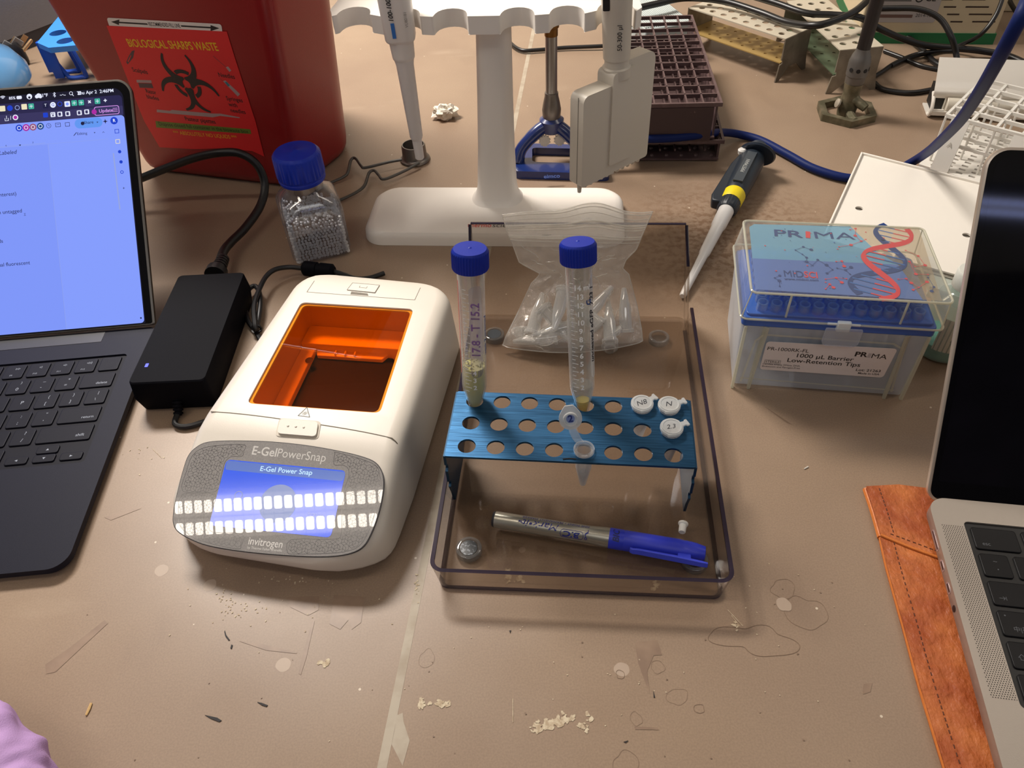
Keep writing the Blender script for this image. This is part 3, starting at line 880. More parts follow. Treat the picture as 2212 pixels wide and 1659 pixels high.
# ports in the left side
MD = mat('port_dark', (20, 18, 20), 0.4); MP = mat('port_rim', (190, 180, 186), 0.3, metal=0.7)
side = Matrix(((0, 0, -1, bx0), (-1, 0, 0, 0), (0, 1, 0, 0), (0, 0, 0, 1)))       # x runs towards the user, y up, z out
def sidey(px, py):
    Ms = RF @ side
    return PL(px, py, Ms)
for (pa, pb, h_, nm, rr_) in (((2019, 1136), (2031, 1183), 3.0, 'charging_port', 1.4), ((2035, 1205), (2043, 1228), 3.4, 'port', 1.6), ((2049, 1252), (2057, 1276), 3.4, 'port', 1.6)):
    x0, y0 = sidey(*pa); x1, y1 = sidey(*pb)
    b = MB(side); yc = 6.2
    b.plate([rr(x0, yc - h_ / 2, x1, yc + h_ / 2, rr_, 6)], -0.1, 0.15, 0)
    b.plate([rr(x0 + 1, yc - h_ / 2 + .9, x1 - 1, yc + h_ / 2 - .9, .5, 4)], 0.1, 0.2, 1)
    b.build(nm, [MP, MD], lap2)
x0, y0 = sidey(2066, 1308); b = MB(side); b.plate([circ(x0, 6.2, 2.0, 20)], -0.1, 0.2); b.build('headphone_jack', MD, lap2)
# lid
ang2 = math.degrees(math.atan2(184.1 - 33.5, 144.8 - 50.0))
LM2 = FRM(0, by1 + 1.5, D + 1.0, 0, ang2)
LW2 = RF @ LM2
LH2 = PL(2160, 317, LW2)[1]
lx0 = PL(2050, 800, LW2)[0]
b = MB(LM2)
o1 = rr(lx0, -5, bx1, LH2, (9, 9, 12, 12), 8); o2 = rr(lx0 + 1, -4, bx1 - 1, LH2 - 1, (8, 8, 11, 11), 8)
b.loft([[(x, y, -4.4) for x, y in o2], [(x, y, -3.6) for x, y in o1], [(x, y, -0.6) for x, y in o1], [(x, y, -0.1) for x, y in o2]], 0)
b.build('lid', mat('silver_lid', (205, 190, 175), 0.3, metal=0.6), lap2)
b = MB(LM2); b.plate([rr(lx0 + 1.6, -3, bx1 - 1.6, LH2 - 1.6, (7, 7, 10.6, 10.6), 8)], -0.1, 0.25)
b.build('bezel', mat('glass_black', (7, 6, 9), 0.05, spec=0.4), lap2)
b = MB(LM2); b.flat(rr(lx0 + 5, 9, bx1 - 5, LH2 - 5, (2, 2, 8, 8), 6), 0, 0.3)
b.build('display', mat('display_off', (7, 6, 10), 0.05, spec=0.4, var=(25, (15, 13, 20), 0.4, 0.8)), lap2)

# leather sleeve under it
M_LEA = mat('tan_leather', (158, 76, 36), 0.5, var=(45, (196, 114, 60), 0.38, 0.72), bump=(170, 1.0, (1, 0.7, 1)))
for n_ in M_LEA.node_tree.nodes:
    if n_.type == 'BUMP': n_.inputs['Distance'].default_value = 0.0022
M_LEA2 = mat('leather_edge', (206, 118, 52), 0.45, bump=(300, 0.4))
M_THR = mat('thread_dark', (84, 44, 26), 0.8)
A, B_ = W(1868, 1056, 4), W(2040, 1659, 4)
sl = thing('laptop_sleeve', 'tan orange leather laptop sleeve with stitched edge under the silver laptop', 'laptop sleeve', Matrix())
left = [W(1868, 1056, 3), W(1886, 1110, 3), W(1900, 1160, 3), W(1915, 1225, 3), W(1950, 1350, 3), W(1985, 1480, 3), W(2040, 1659, 3), W(2062, 1720, 3)]
left = [(p.x, p.y) for p in left]
pc = [(p[0] + 300, p[1] - 60) for p in left]
b = MB()
body = left[2:] + [(pc[-1][0] - 20, pc[-1][1] - 20), (pc[0][0], pc[0][1] - 20), (W(2005, 1075, 3).x, W(2005, 1075, 3).y - 4)]
b.plate([body[::-1]], 0.2, 4.6, 0)
b.build('body', M_LEA, sl, bevel=1.4, seg=3)
b = MB()
fl = [left[0], left[1], left[2]] + [tuple(W(2031, 1206, 5)[:2]), tuple(W(2060, 1215, 5)[:2]), (left[0][0] + 300, left[0][1] - 75), (left[0][0] + 300, left[0][1] - 45), tuple(W(2003, 1056, 5)[:2]), tuple(W(1940, 1048, 5)[:2])]
b.plate([fl[::-1]], 0.3, 5.9, 0)
b.build('flap', M_LEA, sl, bevel=1.4, seg=3)
b = MB(); b.tube([(p[0] + 1.4, p[1], 2.2) for p in left[2:]], 1.9, 8, 0, smooth=5); b.tube([(p[0] + 1.0, p[1], 2.4) for p in left[:3]], 2.3, 8, 0, smooth=5)
b.tube([(left[2][0], left[2][1], 5.2), tuple(W(1965, 1182, 5.2)), tuple(W(2031, 1206, 5.2))], 1.0, 8, 0, smooth=5)
b.build('edge_binding', M_LEA2, sl)
b = MB()
def stitches(pts, z, off):
    P = catmull([(p[0] + off, p[1], z) for p in pts], 30)
    acc = 0
    for i in range(1, len(P)):
        seg = (P[i] - P[i - 1]).length
        acc += seg
        if acc > 3.0:
            acc = 0; d_ = (P[i] - P[i - 1]).normalized()
            b.rod(P[i] - d_ * 0.9, P[i] + d_ * 0.9, 0.33, 5)
stitches(left[2:], 4.7, 7.5); stitches(left[:3], 6.0, 8)
stitches([tuple(W(1915, 1150, 6)[:2]), tuple(W(1975, 1172, 6)[:2]), tuple(W(2028, 1192, 6)[:2])], 6.0, 0)
b.build('stitching', M_THR, sl)
# ------------------------------------------------------------- gel device
M_CREAM = mat('cream_plastic', (216, 208, 196), 0.42, bump=(1800, 0.05))
M_GAP = mat('shadow_gap', (120, 112, 100), 0.7)
EF = FRM(-95, 262, 0, -14)
dev = thing('gel_imager', 'cream gel electrophoresis device with orange window and blue lit touchscreen', 'lab device', EF)
EXC = -64.5                                         # centre line, local x
HW = 73.0


def prof_top(y):
    pts = ((-10, 20), (-7.5, 24.5), (0, 28.4), (52, 49.5), (60, 52.4), (72, 54.2), (222, 56.5), (227, 55))
    for a, c in zip(pts, pts[1:]):
        if y <= c[0]: return a[1] + (c[1] - a[1]) * (y - a[0]) / (c[0] - a[0])
    return pts[-1][1]
def prof_bot(y):
    pts = ((-10, 14), (-6, 10), (10, 4.5), (30, 2.5), (240, 2.5))
    for a, c in zip(pts, pts[1:]):
        if y <= c[0]: return a[1] + (c[1] - a[1]) * max(0, (y - a[0])) / (c[0] - a[0])
    return 2.5
def half_w(y):
    w = 75.5 - 6.0 * min(1, max(0, (y - 60)) / 150)
    r_ = 32.0; d_ = y + 10
    if d_ < r_: w -= (r_ - math.sqrt(max(0, r_ * r_ - (r_ - d_) ** 2))) * 0.98 + 14 * (1 - d_ / r_) ** 3
    r_ = 20.0; d_ = 227 - y
    if d_ < r_: w -= (r_ - math.sqrt(max(0, r_ * r_ - (r_ - d_) ** 2)))
    return w
def mid_x(y): return -64.0 - 1.0 * min(1, max(0, (y - 60)) / 150)
def section(y, shrink=0.0):
    w = half_w(y) - shrink; zt, zb = prof_top(y) - shrink, prof_bot(y)
    r1 = min(11.0, (zt - zb) * 0.45, w * .5); r2 = min(4.0, (zt - zb) * 0.3)
    fl = 4.0 * min(1, (zt - zb) / 50)               # sides lean in towards the top
    p = arc(-w + fl + r1, zt - r1, r1, 180, 90, 6) + arc(w - fl - r1, zt - r1, r1, 90, 0, 6) + arc(w - 1 - r2, zb + r2, r2, 0, -90, 3) + arc(-w + 1 + r2, zb + r2, r2, 270, 180, 3)
    return [(mid_x(y) + x, y, z) for x, z in p]
ys = [-10, -9.6, -8.8, -7.5, -6, -3, 0, 5, 10, 15, 20, 30, 40, 48, 52, 56, 60, 66, 72, 85, 110, 140, 170, 195, 207, 212, 216, 220, 223, 225, 226.4, 227]
b = MB(); b.loft([section(y)[::-1] for y in ys], 0)
body = b.build('body', [M_CREAM], dev, angle=40)
body.parent = None
# window opening, measured on the lid's plane
top_pl = Matrix.Translation((0, 0, 55.0)) @ Matrix.Rotation(math.atan2(2.3, 154), 4, 'X')
TP = FRM(0, 72, 54.2) @ Matrix.Rotation(math.atan2(2.3, 154), 4, 'X')     # plane of the lid, local y from 72
TPW = EF @ TP
def tl(px, py): return PL(px, py, TPW)
wTL, wTR, wBL, wBR = tl(655, 656), tl(887, 670), tl(541, 868), tl(815, 888)
def quad_round(q, r_, n=5):
    """rounded quadrilateral, corners given counter-clockwise"""
    out_ = []
    for i in range(4):
        p, a, c = Vector(q[i]), Vector(q[i - 1]), Vector(q[(i + 1) % 4])
        d1 = (a - p).normalized(); d2 = (c - p).normalized()
        for k in range(n + 1):
            t = k / n
            p0, p2 = p + d1 * r_, p + d2 * r_
            out_.append(tuple((p0 * (1 - t) ** 2 + p * 2 * t * (1 - t) + p2 * t * t)))
    return out_
wq = [wBL, wBR, wTR, wTL]
cxw = sum(p[0] for p in wq) / 4; cyw = sum(p[1] for p in wq) / 4
win = quad_round(wq, 4.5)
win_out = [((x - cxw) * 1.05 + cxw, (y - cyw) * 1.03 + cyw) for x, y in win]
b = MB(TP); b.loft([[(x, y, -38) for x, y in win], [(x, y, -1.4) for x, y in win], [(x, y, -1.4) for x, y in win_out], [(x, y, 4) for x, y in win_out]])
c_ = b.build('cutter', M_CREAM)
cut(body, c_)
# cavity for the recess only cuts 38 mm down; the deeper tray inside is wider
body.parent = dev
for p in body.data.polygons: p.use_smooth = True
body.data.set_sharp_from_angle(angle=R(38))
# inside tray: pale moulding, dark plate
M_INN = mat('inner_moulding', (250, 244, 236), 0.5)
b = MB(TP)
def wpt(u, v):
    """u right, v up inside the window, 0..1"""
    a = Vector(wBL).lerp(Vector(wBR), u); c = Vector(wTL).lerp(Vector(wTR), u)
    return tuple(a.lerp(c, v))
def wpoly(l): return [wpt(*p) for p in l]
b.flat(quad_round([wpt(.002, .002), wpt(.998, .002), wpt(.998, .998), wpt(.002, .998)], 4), 0, -37.9)
b.prism(wpoly([(.0, .80), (1, .80), (1, 1), (0, 1)]), -38, -22)
b.prism(wpoly([(.0, .0), (.13, .0), (.13, .8), (0, .8)]), -38, -26)
b.prism(wpoly([(.13, .80), (.80, .80), (.76, .74), (.16, .74)])[::-1], -38, -28)
for u_ in (.32, .41, .50): b.prism(wpoly([(u_, .745), (u_ + .015, .745), (u_ + .015, .79), (u_, .79)]), -38, -25.5)
b.prism(wpoly([(.0, .0), (.22, .0), (.22, .13), (0, .13)]), -26, -20)
b.build('inner_tray', M_INN, dev, bevel=0.8)
b = MB(TP)
_T = TPW @ Matrix.Translation((0, 0, -31)); _q = [PL(x, y, _T) for x, y in ((600, 885), (812, 905), (853, 775), (667, 757))]
b.plate([quad_round(_q, 3)], -37.8, -31, 0)
b.build('black_plate', mat('dark_filter', (4, 2, 6), 0.3, spec=0.04), dev)
b = MB(TP); b.flat([(p[0], p[1]) for p in circ(*wpt(.13, .66), 3.2, 14)], 0, -25.4)
b.build('dark_dot', mat('dark_grommet', (40, 30, 30), 0.6), dev)
m = clear('orange_filter', (255, 202, 118), f0=0.05, rough=0.02)
b = MB(TP); b.plate([[((x - cxw) * 1.045 + cxw, (y - cyw) * 1.026 + cyw) for x, y in win]], -2.6, -1.1)
b.build('orange_window', m, dev)
# front panel plane
FT = math.atan2(49.5 - 28.4, 52)
FP = FRM(0, 0, 28.4) @ Matrix.Rotation(FT, 4, 'X') @ Matrix.Translation((0, 0, 0.15))
FPW = EF @ FP
def fl_(px, py): return PL(px, py, FPW)
panel_px = [(376, 1108), (384, 1065), (397, 1015), (408, 985), (425, 967), (450, 956), (500, 953), (580, 955), (660, 963), (730, 975), (780, 987), (810, 1000), (825, 1022), (828, 1050), (822, 1090), (812, 1125), (800, 1155), (786, 1178), (765, 1192), (730, 1200), (680, 1202), (600, 1198), (520, 1190), (450, 1178), (410, 1163), (385, 1147), (376, 1130)]
pan = [fl_(*p) for p in panel_px]
def smoothp(P, k=4): return [(v.x, v.y) for v in catmull([(x, y, 0) for x, y in P], k, True)]
pan = smoothp(pan)
pcx = sum(p[0] for p in pan) / len(pan); pcy = sum(p[1] for p in pan) / len(pan)
b = MB(FP); b.plate([[((x - pcx) * 1.008 + pcx, (y - pcy) * 1.014 + pcy) for x, y in pan][::-1]], -1, 0.02)
b.build('panel_gasket', mat('gasket', (52, 50, 54), 0.5), dev)
m = mat('silver_panel', (128, 125, 124), 0.35, spec=0.3, var=(1600, (146, 142, 139), 0.35, 0.65), coat=1.0)
b = MB(FP); b.plate([pan[::-1]], -1, 0.35)
M_HEX = mat('hex_print', (48, 46, 52), 0.12, spec=0.6)
M_PTXT = mat('panel_text', (205, 202, 198), 0.15)
def hexfield(poly_px):
    poly = smoothp([fl_(*p) for p in poly_px], 3)
    b.line(poly + poly[:1], 0.22, 1, 0.40)
    def inside(x, y):
        c = False
        for i in range(len(poly)):
            (xa, ya_), (xb, yb_) = poly[i - 1], poly[i]
            if (ya_ > y) != (yb_ > y) and x < (xb - xa) * (y - ya_) / (yb_ - ya_) + xa: c = not c
        return c
    s_ = 2.05; x0 = min(p[0] for p in poly); x1 = max(p[0] for p in poly); y0 = min(p[1] for p in poly); y1 = max(p[1] for p in poly)
    j = 0; y = y0; rnd = random.Random(int(x0 * 10))
    while y < y1 + s_:
        x = x0 + (s_ * math.sqrt(3) / 2 if j % 2 else 0)
        while x < x1 + s_:
            vs = [(x + s_ * math.sin(R(60 * k)), y + s_ * math.cos(R(60 * k))) for k in range(6)]
            odd = rnd.randint(0, 1)
            segs = [(vs[0], vs[1]), (vs[1], vs[2]), (vs[2], vs[3])] + [((x, y), vs[k]) for k in ((0, 2, 4) if odd else (1, 3, 5)) if rnd.random() < .8]
            for p, q in segs:
                if inside(*p) and inside(*q): b.line([p, q], 0.16, 1, 0.39)
            x += s_ * math.sqrt(3)
        y += s_ * 1.5; j += 1
hexfield([(396, 1062), (403, 1020), (416, 985), (440, 968), (480, 962), (529, 961), (527, 975), (523, 986), (500, 987), (486, 1000), (478, 1030), (466, 1062)])
hexfield([(724, 980), (728, 978), (780, 992), (812, 1006), (820, 1025), (820, 1066), (748, 1066), (754, 1030), (752, 1012), (740, 1005), (722, 1004)])
hexfield([(395, 1068), (465, 1068), (458, 1098), (452, 1130), (460, 1150), (524, 1153), (521, 1180), (515, 1186), (470, 1178), (420, 1162), (392, 1140), (386, 1115)])
hexfield([(746, 1070), (818, 1070), (810, 1110), (796, 1150), (776, 1180), (745, 1192), (700, 1196), (640, 1197), (622, 1194), (630, 1166), (720, 1165), (738, 1150)])
def ptext(t, pa, pb, size, m_, bold=0.0, z=0.42, sx=1.0):
    x0, y0 = fl_(*pa); x1, y1 = fl_(*pb)
    v, _f = text_mesh(t, bold, 'CENTER', 0, 1.0)
    w = max(p[0] for p in v) - min(p[0] for p in v)
    L_ = math.hypot(x1 - x0, y1 - y0)
    b.text(t, (x0 + x1) / 2, (y0 + y1) / 2, size, m_, ang=math.degrees(math.atan2(y1 - y0, x1 - x0)), bold=bold, z=z, sx=L_ / (w * size))
ptext('E-Gel', (546, 974), (598, 979), 8.2, 2, 0.015); ptext('PowerSnap', (600, 979), (704, 990), 8.2, 2, -0.002)
ptext('invitrogen', (538, 1169), (611, 1177), 6.6, 2, 0.005); ptext('by Thermo Fisher Scientific', (535, 1183), (610, 1190), 2.2, 2)
m.node_tree.nodes['Principled BSDF'].inputs['Coat Roughness'].default_value = 0.008
b.build('front_panel', [m, M_HEX, M_PTXT], dev)
sq = [fl_(452, 1135), fl_(715, 1162), fl_(748, 1017), fl_(490, 993)]
m1 = mat('touch_blue', (44, 92, 236), 0.10, em=1.0, spec=0.55); m2 = mat('touch_bar', (96, 122, 196), 0.10, em=1.0)
m3 = mat('touch_text', (190, 225, 255), 0.2, em=1.1); m4 = mat('touch_disc', (128, 146, 200), 0.2, em=0.9)
for q_ in (m1, m2, m4):
    q_.node_tree.nodes['Principled BSDF'].inputs['Coat Weight'].default_value = 1.0
    q_.node_tree.nodes['Principled BSDF'].inputs['Coat Roughness'].default_value = 0.008
b = MB(FP); b.flat(quad_round(sq, 3.4), 0, 0.45)
bar = [fl_(487, 1015), fl_(741, 1040), fl_(747, 1020), fl_(491, 995)]
b.flat(quad_round(bar, 1.8), 1, 0.48)
ptext('E-Gel Power Snap', (563, 1013), (675, 1022), 4.6, 2, 0.008, z=0.52)
c0 = fl_(601, 1088); r0 = abs(fl_(642, 1088)[0] - c0[0])
b.flat(circ(c0[0], c0[1], r0, 36), 3, 0.50)
c1 = fl_(516, 1070); b.ring(c1[0], c1[1], 2.2, 2.7, 3, 0.50)
ptext('Settings', (665, 1110), (700, 1114), 2.6, 3, z=0.5); ptext('Run', (503, 1085), (515, 1082), 2.4, 3, z=0.5)
b.build('touchscreen', [m1, m2, m3, m4], dev)
# latch button, seam, warning triangle, back flap
b = MB()
def slab(px0, px1, M_, z0, z1, r_=2.5, mi=0, infl=1.0):
    pass
BP = FRM(0, 56, 51.6) @ Matrix.Rotation(R(9.5), 4, 'X'); BPW = EF @ BP
def bl_(px, py): return PL(px, py, BPW)
q = [bl_(600, 939), bl_(684, 946), bl_(689, 914), bl_(607, 907)]
b = MB(BP); b.plate([quad_round([((x - bl_(644, 926)[0]) * 1.1 + bl_(644, 926)[0], (y - bl_(644, 926)[1]) * 1.22 + bl_(644, 926)[1]) for x, y in q], 3)], -1.5, 0.45, 0)
b.build('button_recess', mat('cream_recess', (196, 186, 170), 0.5), dev)
b = MB(BP); b.plate([quad_round(q, 3)], -1, 1.9, 0)
for k in (-1, 0, 1):
    p = bl_(641 + k * 17, 925 + k * 1.5); b.lathe([(0.9, 1.9), (0.7, 2.3), (0.1, 2.45)], 10, M=Matrix.Translation((p[0], p[1], 0)))
b.build('latch_button', M_CREAM, dev, bevel=0.7)
b = MB()
sy = [(x, 72 - 5.5 * (x - EXC) / HW * 0.2 - 3.2 * abs((x - EXC) / HW) ** 3) for x in [EXC - HW + 9 + i * (2 * HW - 18) / 24 for i in range(25)]]
b.tube([(x, y, prof_top(y) - 0.15) for x, y in sy], 0.42, 6)
b.tube([(sy[-1][0], sy[-1][1], prof_top(sy[-1][1]) - .15), (EXC + HW - 5.4, sy[-1][1] - 1.5, prof_top(70) - 3.2), (EXC + HW - 3.0, sy[-1][1] - 4, 44), (EXC + HW - 2.0, sy[-1][1] - 8, 36)], 0.42, 6, smooth=4)
b.build('lid_seam', M_GAP, dev)
b = MB(TP)
M_PR = mat('print_black', (30, 28, 28), 0.5)
t3 = [tl(644, 898), tl(669, 901), tl(663, 880)]
b.line(t3 + t3[:1], 0.5, 0, 0.12)
c3 = ((t3[0][0] + t3[1][0] + t3[2][0]) / 3, (t3[0][1] + t3[1][1] + t3[2][1]) / 3)
b.ring(c3[0], c3[1], .5, .85, 0, .12)
for k in range(8): b.line([(c3[0] + 1.1 * math.cos(k * .785), c3[1] + 1.1 * math.sin(k * .785)), (c3[0] + 2.0 * math.cos(k * .785), c3[1] + 2.0 * math.sin(k * .785))], .25, 0, .12)
b.build('warning_triangle', M_PR, dev)
b = MB(TP)
fq = [tl(663, 631), tl(896, 648), tl(908, 622), tl(679, 607)]
b.line([fq[3], fq[0], fq[1], fq[2]], 0.5, 0, 0.12)
cq = [tl(750, 627), tl(810, 633), tl(820, 617), tl(762, 612)]
b.line(cq + cq[:1], 0.45, 0, 0.55)
b.flat([tl(757, 636), tl(796, 639), tl(794, 634), tl(759, 630)], 0, 0.14)
p = tl(785, 621); b.line([(p[0] - 3, p[1] + 1), (p[0] - 3, p[1] - 1), (p[0] + 3, p[1] - 1), (p[0] + 3, p[1] + 1)], .4, 0, .56)
b.build('flap_outline', M_GAP, dev)
b = MB(TP); b.plate([quad_round(cq, 1)], -0.5, 0.5, 0); b.build('flap_catch', M_CREAM, dev)
for i in range(4):
    b = MB(); b.lathe([(5, 0), (5, 3.2)], 14, M=Matrix.Translation((EXC + (45 if i % 2 else -45), 30 if i < 2 else 210, 0)))
    b.build('foot', mat('rubber_black', (22, 22, 24), 0.7), dev)
# ------------------------------------------------------------- clear acrylic tray
TFa = math.degrees(math.atan2(231.6 - 250.4, 118.8 + 52.3))
TF = FRM(-52.3, 250.4, 0, TFa)
tray = thing('acrylic_tray', 'smoky clear acrylic tray with a tall back wall under the blue tube rack', 'tray', TF)
M_AC = clear('smoky_acrylic', (241, 238, 235), f0=0.035, rough=0.03)
M_ACE = clear('acrylic_edge', (92, 78, 96), f0=0.06, milk=0.45, milkcol=(70, 62, 84), rough=0.1)
TW, TD, TH = 172.0, 259.0, 25.0
b = MB()
fz0, fz1 = 2.2, 4.6
b.plate([rr(0.5, 0.5, TW - .5, TD, 6, 4)], fz0, fz1, 0)
b.build('floor_panel', M_AC, tray)
# low walls with outward flare: front and two sides, one mesh of the wall, rims dark
def wall_strip(path, z0, z1, th, flare, name, mrim=True):
    b = MB()
    for (xa, ya_), (xb, yb_) in zip(path, path[1:]):
        d_ = Vector((xb - xa, yb_ - ya_)).normalized(); n = Vector((d_.y, -d_.x))   # outward (path runs clockwise seen from above -> flips below)
        A0 = Vector((xa, ya_)); B0 = Vector((xb, yb_))
        oA, oB = A0 + n * flare, B0 + n * flare
        quad0 = [A0, B0, B0 - n * th, A0 - n * th]; quad1 = [oA, oB, oB - n * th, oA - n * th]
        b.loft([[(p.x, p.y, z0) for p in quad0], [(p.x, p.y, z1) for p in quad1]], 0, cap0=False, cap1=False)
        b.add([(p.x, p.y, z1) for p in quad1], [(0, 1, 2, 3)], 1)
    return b
def outline(off, r_):
    """front-left-right rim path: from back left, round the front corners, to back right"""
    return [(-off, 246)] + arc(r_ - off, r_ - off, r_, 180, 270, 6) + arc(TW - r_ + off, r_ - off, r_, 270, 360, 6) + [(TW + off, 246)]
lo, hi = outline(0, 6), outline(3.2, 8)
lo2 = [(x, y) for x, y in outline(-2.4, 4)]; hi2 = outline(0.8, 6)
b = MB()
b.loft([[(x, y, 1.0) for x, y in lo], [(x, y, TH) for x, y in hi]], 0, cap0=False, cap1=False, closed=False)
b.loft([[(x, y, 1.0) for x, y in lo2], [(x, y, TH) for x, y in hi2]], 0, cap0=False, cap1=False, closed=False)
b.build('low_wall', M_AC, tray)
b = MB()
b.loft([[(x, y, TH + .02) for x, y in hi], [(x, y, TH + .02) for x, y in hi2]], 0, cap0=False, cap1=False, closed=False)
b.loft([[(x, y, TH + .02) for x, y in hi2], [(x, y, TH - 1.6) for x, y in outline(0.7, 6)]], 0, cap0=False, cap1=False, closed=False)
b.loft([[(x, y, 1.0) for x, y in lo], [(x, y, 1.0) for x, y in lo2]], 0, cap0=False, cap1=False, closed=False)
b.loft([[(x, y, 1.0) for x, y in lo], [(x, y, 2.6) for x, y in outline(.2, 6)]], 0, cap0=False, cap1=False, closed=False)
b.build('rim', M_ACE, tray)
HB = 92.0
b = MB(); b.plate([[(0, 0), (TW, 0), (TW - 9, HB), (-1, HB)]], -1.2, 1.2, 0, M=FRM(0, TD + 1.2, 1.5, 0, 90 - 1.5))
b.build('back_wall', M_AC, tray)
b = MB()
b.box(-1, TW - 9, TD + 1.6, TD + 3.6, HB + 1.0, HB + 1.6)
b.build('back_wall_edge', M_ACE, tray)
for sx_ in (-1, 1):
    xa = TW if sx_ > 0 else 0
    pl = [(244, TH), (245, 62), (262, HB), (TD + 2, HB), (TD + 1, 1.5), (240, 1.5)]
    Mg = Matrix(((0, -.10 if sx_ > 0 else -.01, 1, xa + (0.8 if sx_ > 0 else -.8)), (1, 0, 0, 0), (0, 1, 0, 0), (0, 0, 0, 1)))
    b = MB(Mg); b.plate([pl], -1.2, 1.2, 0)
    b.build('side_gusset', M_AC, tray)
    b = MB(Mg)
    b.tube([(245, 66, 0), (262, HB, 0)], 1.2, 6)
    b.build('gusset_edge', M_ACE, tray)
M_FOOT = clear('clear_foot', (225, 225, 225), f0=0.08, milk=0.12)
M_PAD = mat('black_pad', (28, 30, 34), 0.35, var=(500, (120, 124, 130), 0.52, 0.62))
M_PAD2 = mat('grey_pad', (52, 62, 72), 0.5)
for px, py, mm_ in ((1013, 1187, M_PAD), (1068, 725, M_PAD2), (1423, 731, None), (1500, 1212, None)):
    p = TF.inverted() @ W(px, py, 3)
    x, y = p.x, p.y
    b = MB(); b.lathe([(8.0, 0.2), (8.4, 1.2), (8.2, 5.2), (7.6, 5.6), (6.2, 5.6), (6.0, 4.7)], 28, M=Matrix.Translation((x, y, 0)), cap1=False)
    o = b.build('foot', M_FOOT, tray)
    if mm_:
        b = MB(); b.lathe([(5.6, 4.65), (5.6, 5.2)], 24, M=Matrix.Translation((x, y, 0))); b.build('foot_pad', mm_, o)

# ------------------------------------------------------------- blue aluminium rack
RKa = math.degrees(math.atan2(285.8 - 306.1, 106.7 + 43.9))
RK = FRM(-43.9, 306.1, 4.7, RKa)
ZT = 60 - 4.7
m = bpy.data.materials.new('blue_anodised'); m.use_nodes = True
nt = m.node_tree; P_ = nt.nodes['Principled BSDF']; P_.inputs['Metallic'].default_value = 0.75; P_.inputs['Roughness'].default_value = 0.34
tc = nt.nodes.new('ShaderNodeTexCoord'); mp = nt.nodes.new('ShaderNodeMapping'); mp.inputs['Scale'].default_value = (30, 900, 900); nt.links.new(tc.outputs['Object'], mp.inputs[0])
n = nt.nodes.new('ShaderNodeTexNoise'); n.inputs['Scale'].default_value = 1.5; n.inputs['Detail'].default_value = 3; nt.links.new(mp.outputs[0], n.inputs['Vector'])
r_ = nt.nodes.new('ShaderNodeValToRGB'); r_.color_ramp.elements[0].position = .3; r_.color_ramp.elements[1].position = .75; r_.color_ramp.elements[0].color = lin((28, 66, 98)); r_.color_ramp.elements[1].color = lin((50, 98, 138)); nt.links.new(n.outputs['Fac'], r_.inputs[0]); nt.links.new(r_.outputs[0], P_.inputs['Base Color'])
bp = nt.nodes.new('ShaderNodeBump'); bp.inputs['Strength'].default_value = .25; bp.inputs['Distance'].default_value = .0004; nt.links.new(n.outputs['Fac'], bp.inputs['Height']); nt.links.new(bp.outputs[0], P_.inputs['Normal'])
M_BLU = m
M_BLUD = mat('blue_anodised_edge', (22, 60, 88), 0.4, metal=0.6)
rack = thing('microtube_rack', 'blue anodised aluminium tube rack with three rows of holes standing in the tray', 'tube rack', RK)
RW, RDp = 151.5, 56.0
HX = [12.6 + 18.05 * i for i in range(8)]
HY = [8.8, 28.2, 47.6]
b = MB()
b.plate([rr(0, 0, RW, RDp, 1.2, 3)] + [circ(x, y, 5.6, 28) for x in HX for y in HY], ZT - 1.6, ZT, 0)
b.build('top_plate', M_BLU, rack, bevel=0.25, seg=2)
# end plates bent down, with stepped notches along the front edge
for sx_ in (0, 1):
    prof = [(0, ZT - .4), (0, ZT - 9), (2.2, ZT - 9.5), (2.2, ZT - 14), (-0.2, ZT - 15), (0.4, ZT - 26), (3.4, ZT - 28), (3.4, ZT - 31.5), (1.4, ZT - 32.5), (5.5, 12), (8.0, 0.3), (RDp - 8, 0.3), (RDp - 5.5, 12), (RDp, ZT - 30), (RDp, ZT - .4)]
    xa = -0.1 if sx_ == 0 else RW + 0.1
    Mg = Matrix(((0, 0, 1, xa), (1, 0, 0, 0), (0, 1, 0, 0), (0, 0, 0, 1))) 
    b = MB(Mg); b.plate([prof], -0.85, 0.85, 0)
    b.build('end_plate', M_BLUD, rack, bevel=0.2)
b = MB(); c_ = RK.inverted() @ W(1230, 995, 60)
b.tube([(c_.x - 4, 1.6, ZT + .2), (c_.x, 2.4, ZT + .2), (c_.x + 4, 2.2, ZT + .2)], 0.5, 5, smooth=4)
o = b.build('ink_smear', mat('black_ink', (18, 20, 28), 0.5), rack)

# ------------------------------------------------------------- 15 mL conical tubes
M_CAPB = mat('blue_cap', (14, 40, 150), 0.45, spec=0.25)
M_PC = clear('tube_wall', (246, 246, 244), f0=0.05, rough=0.05, milk=0.05, milkcol=(240, 240, 240), edge=0.28)
M_WHP = mat('white_print', (238, 238, 236), 0.5)
M_INKP = mat('purple_ink', (140, 104, 160), 0.6); M_INKK = mat('black_pen_ink', (20, 20, 34), 0.6); M_INKB = mat('blue_pen_ink', (24, 64, 130), 0.6)


def cyl_map(rad, z0=0.0):
    return lambda u, v, d=0.05: ((rad + d) * math.sin(u / rad), -(rad + d) * math.cos(u / rad), z0 + v)


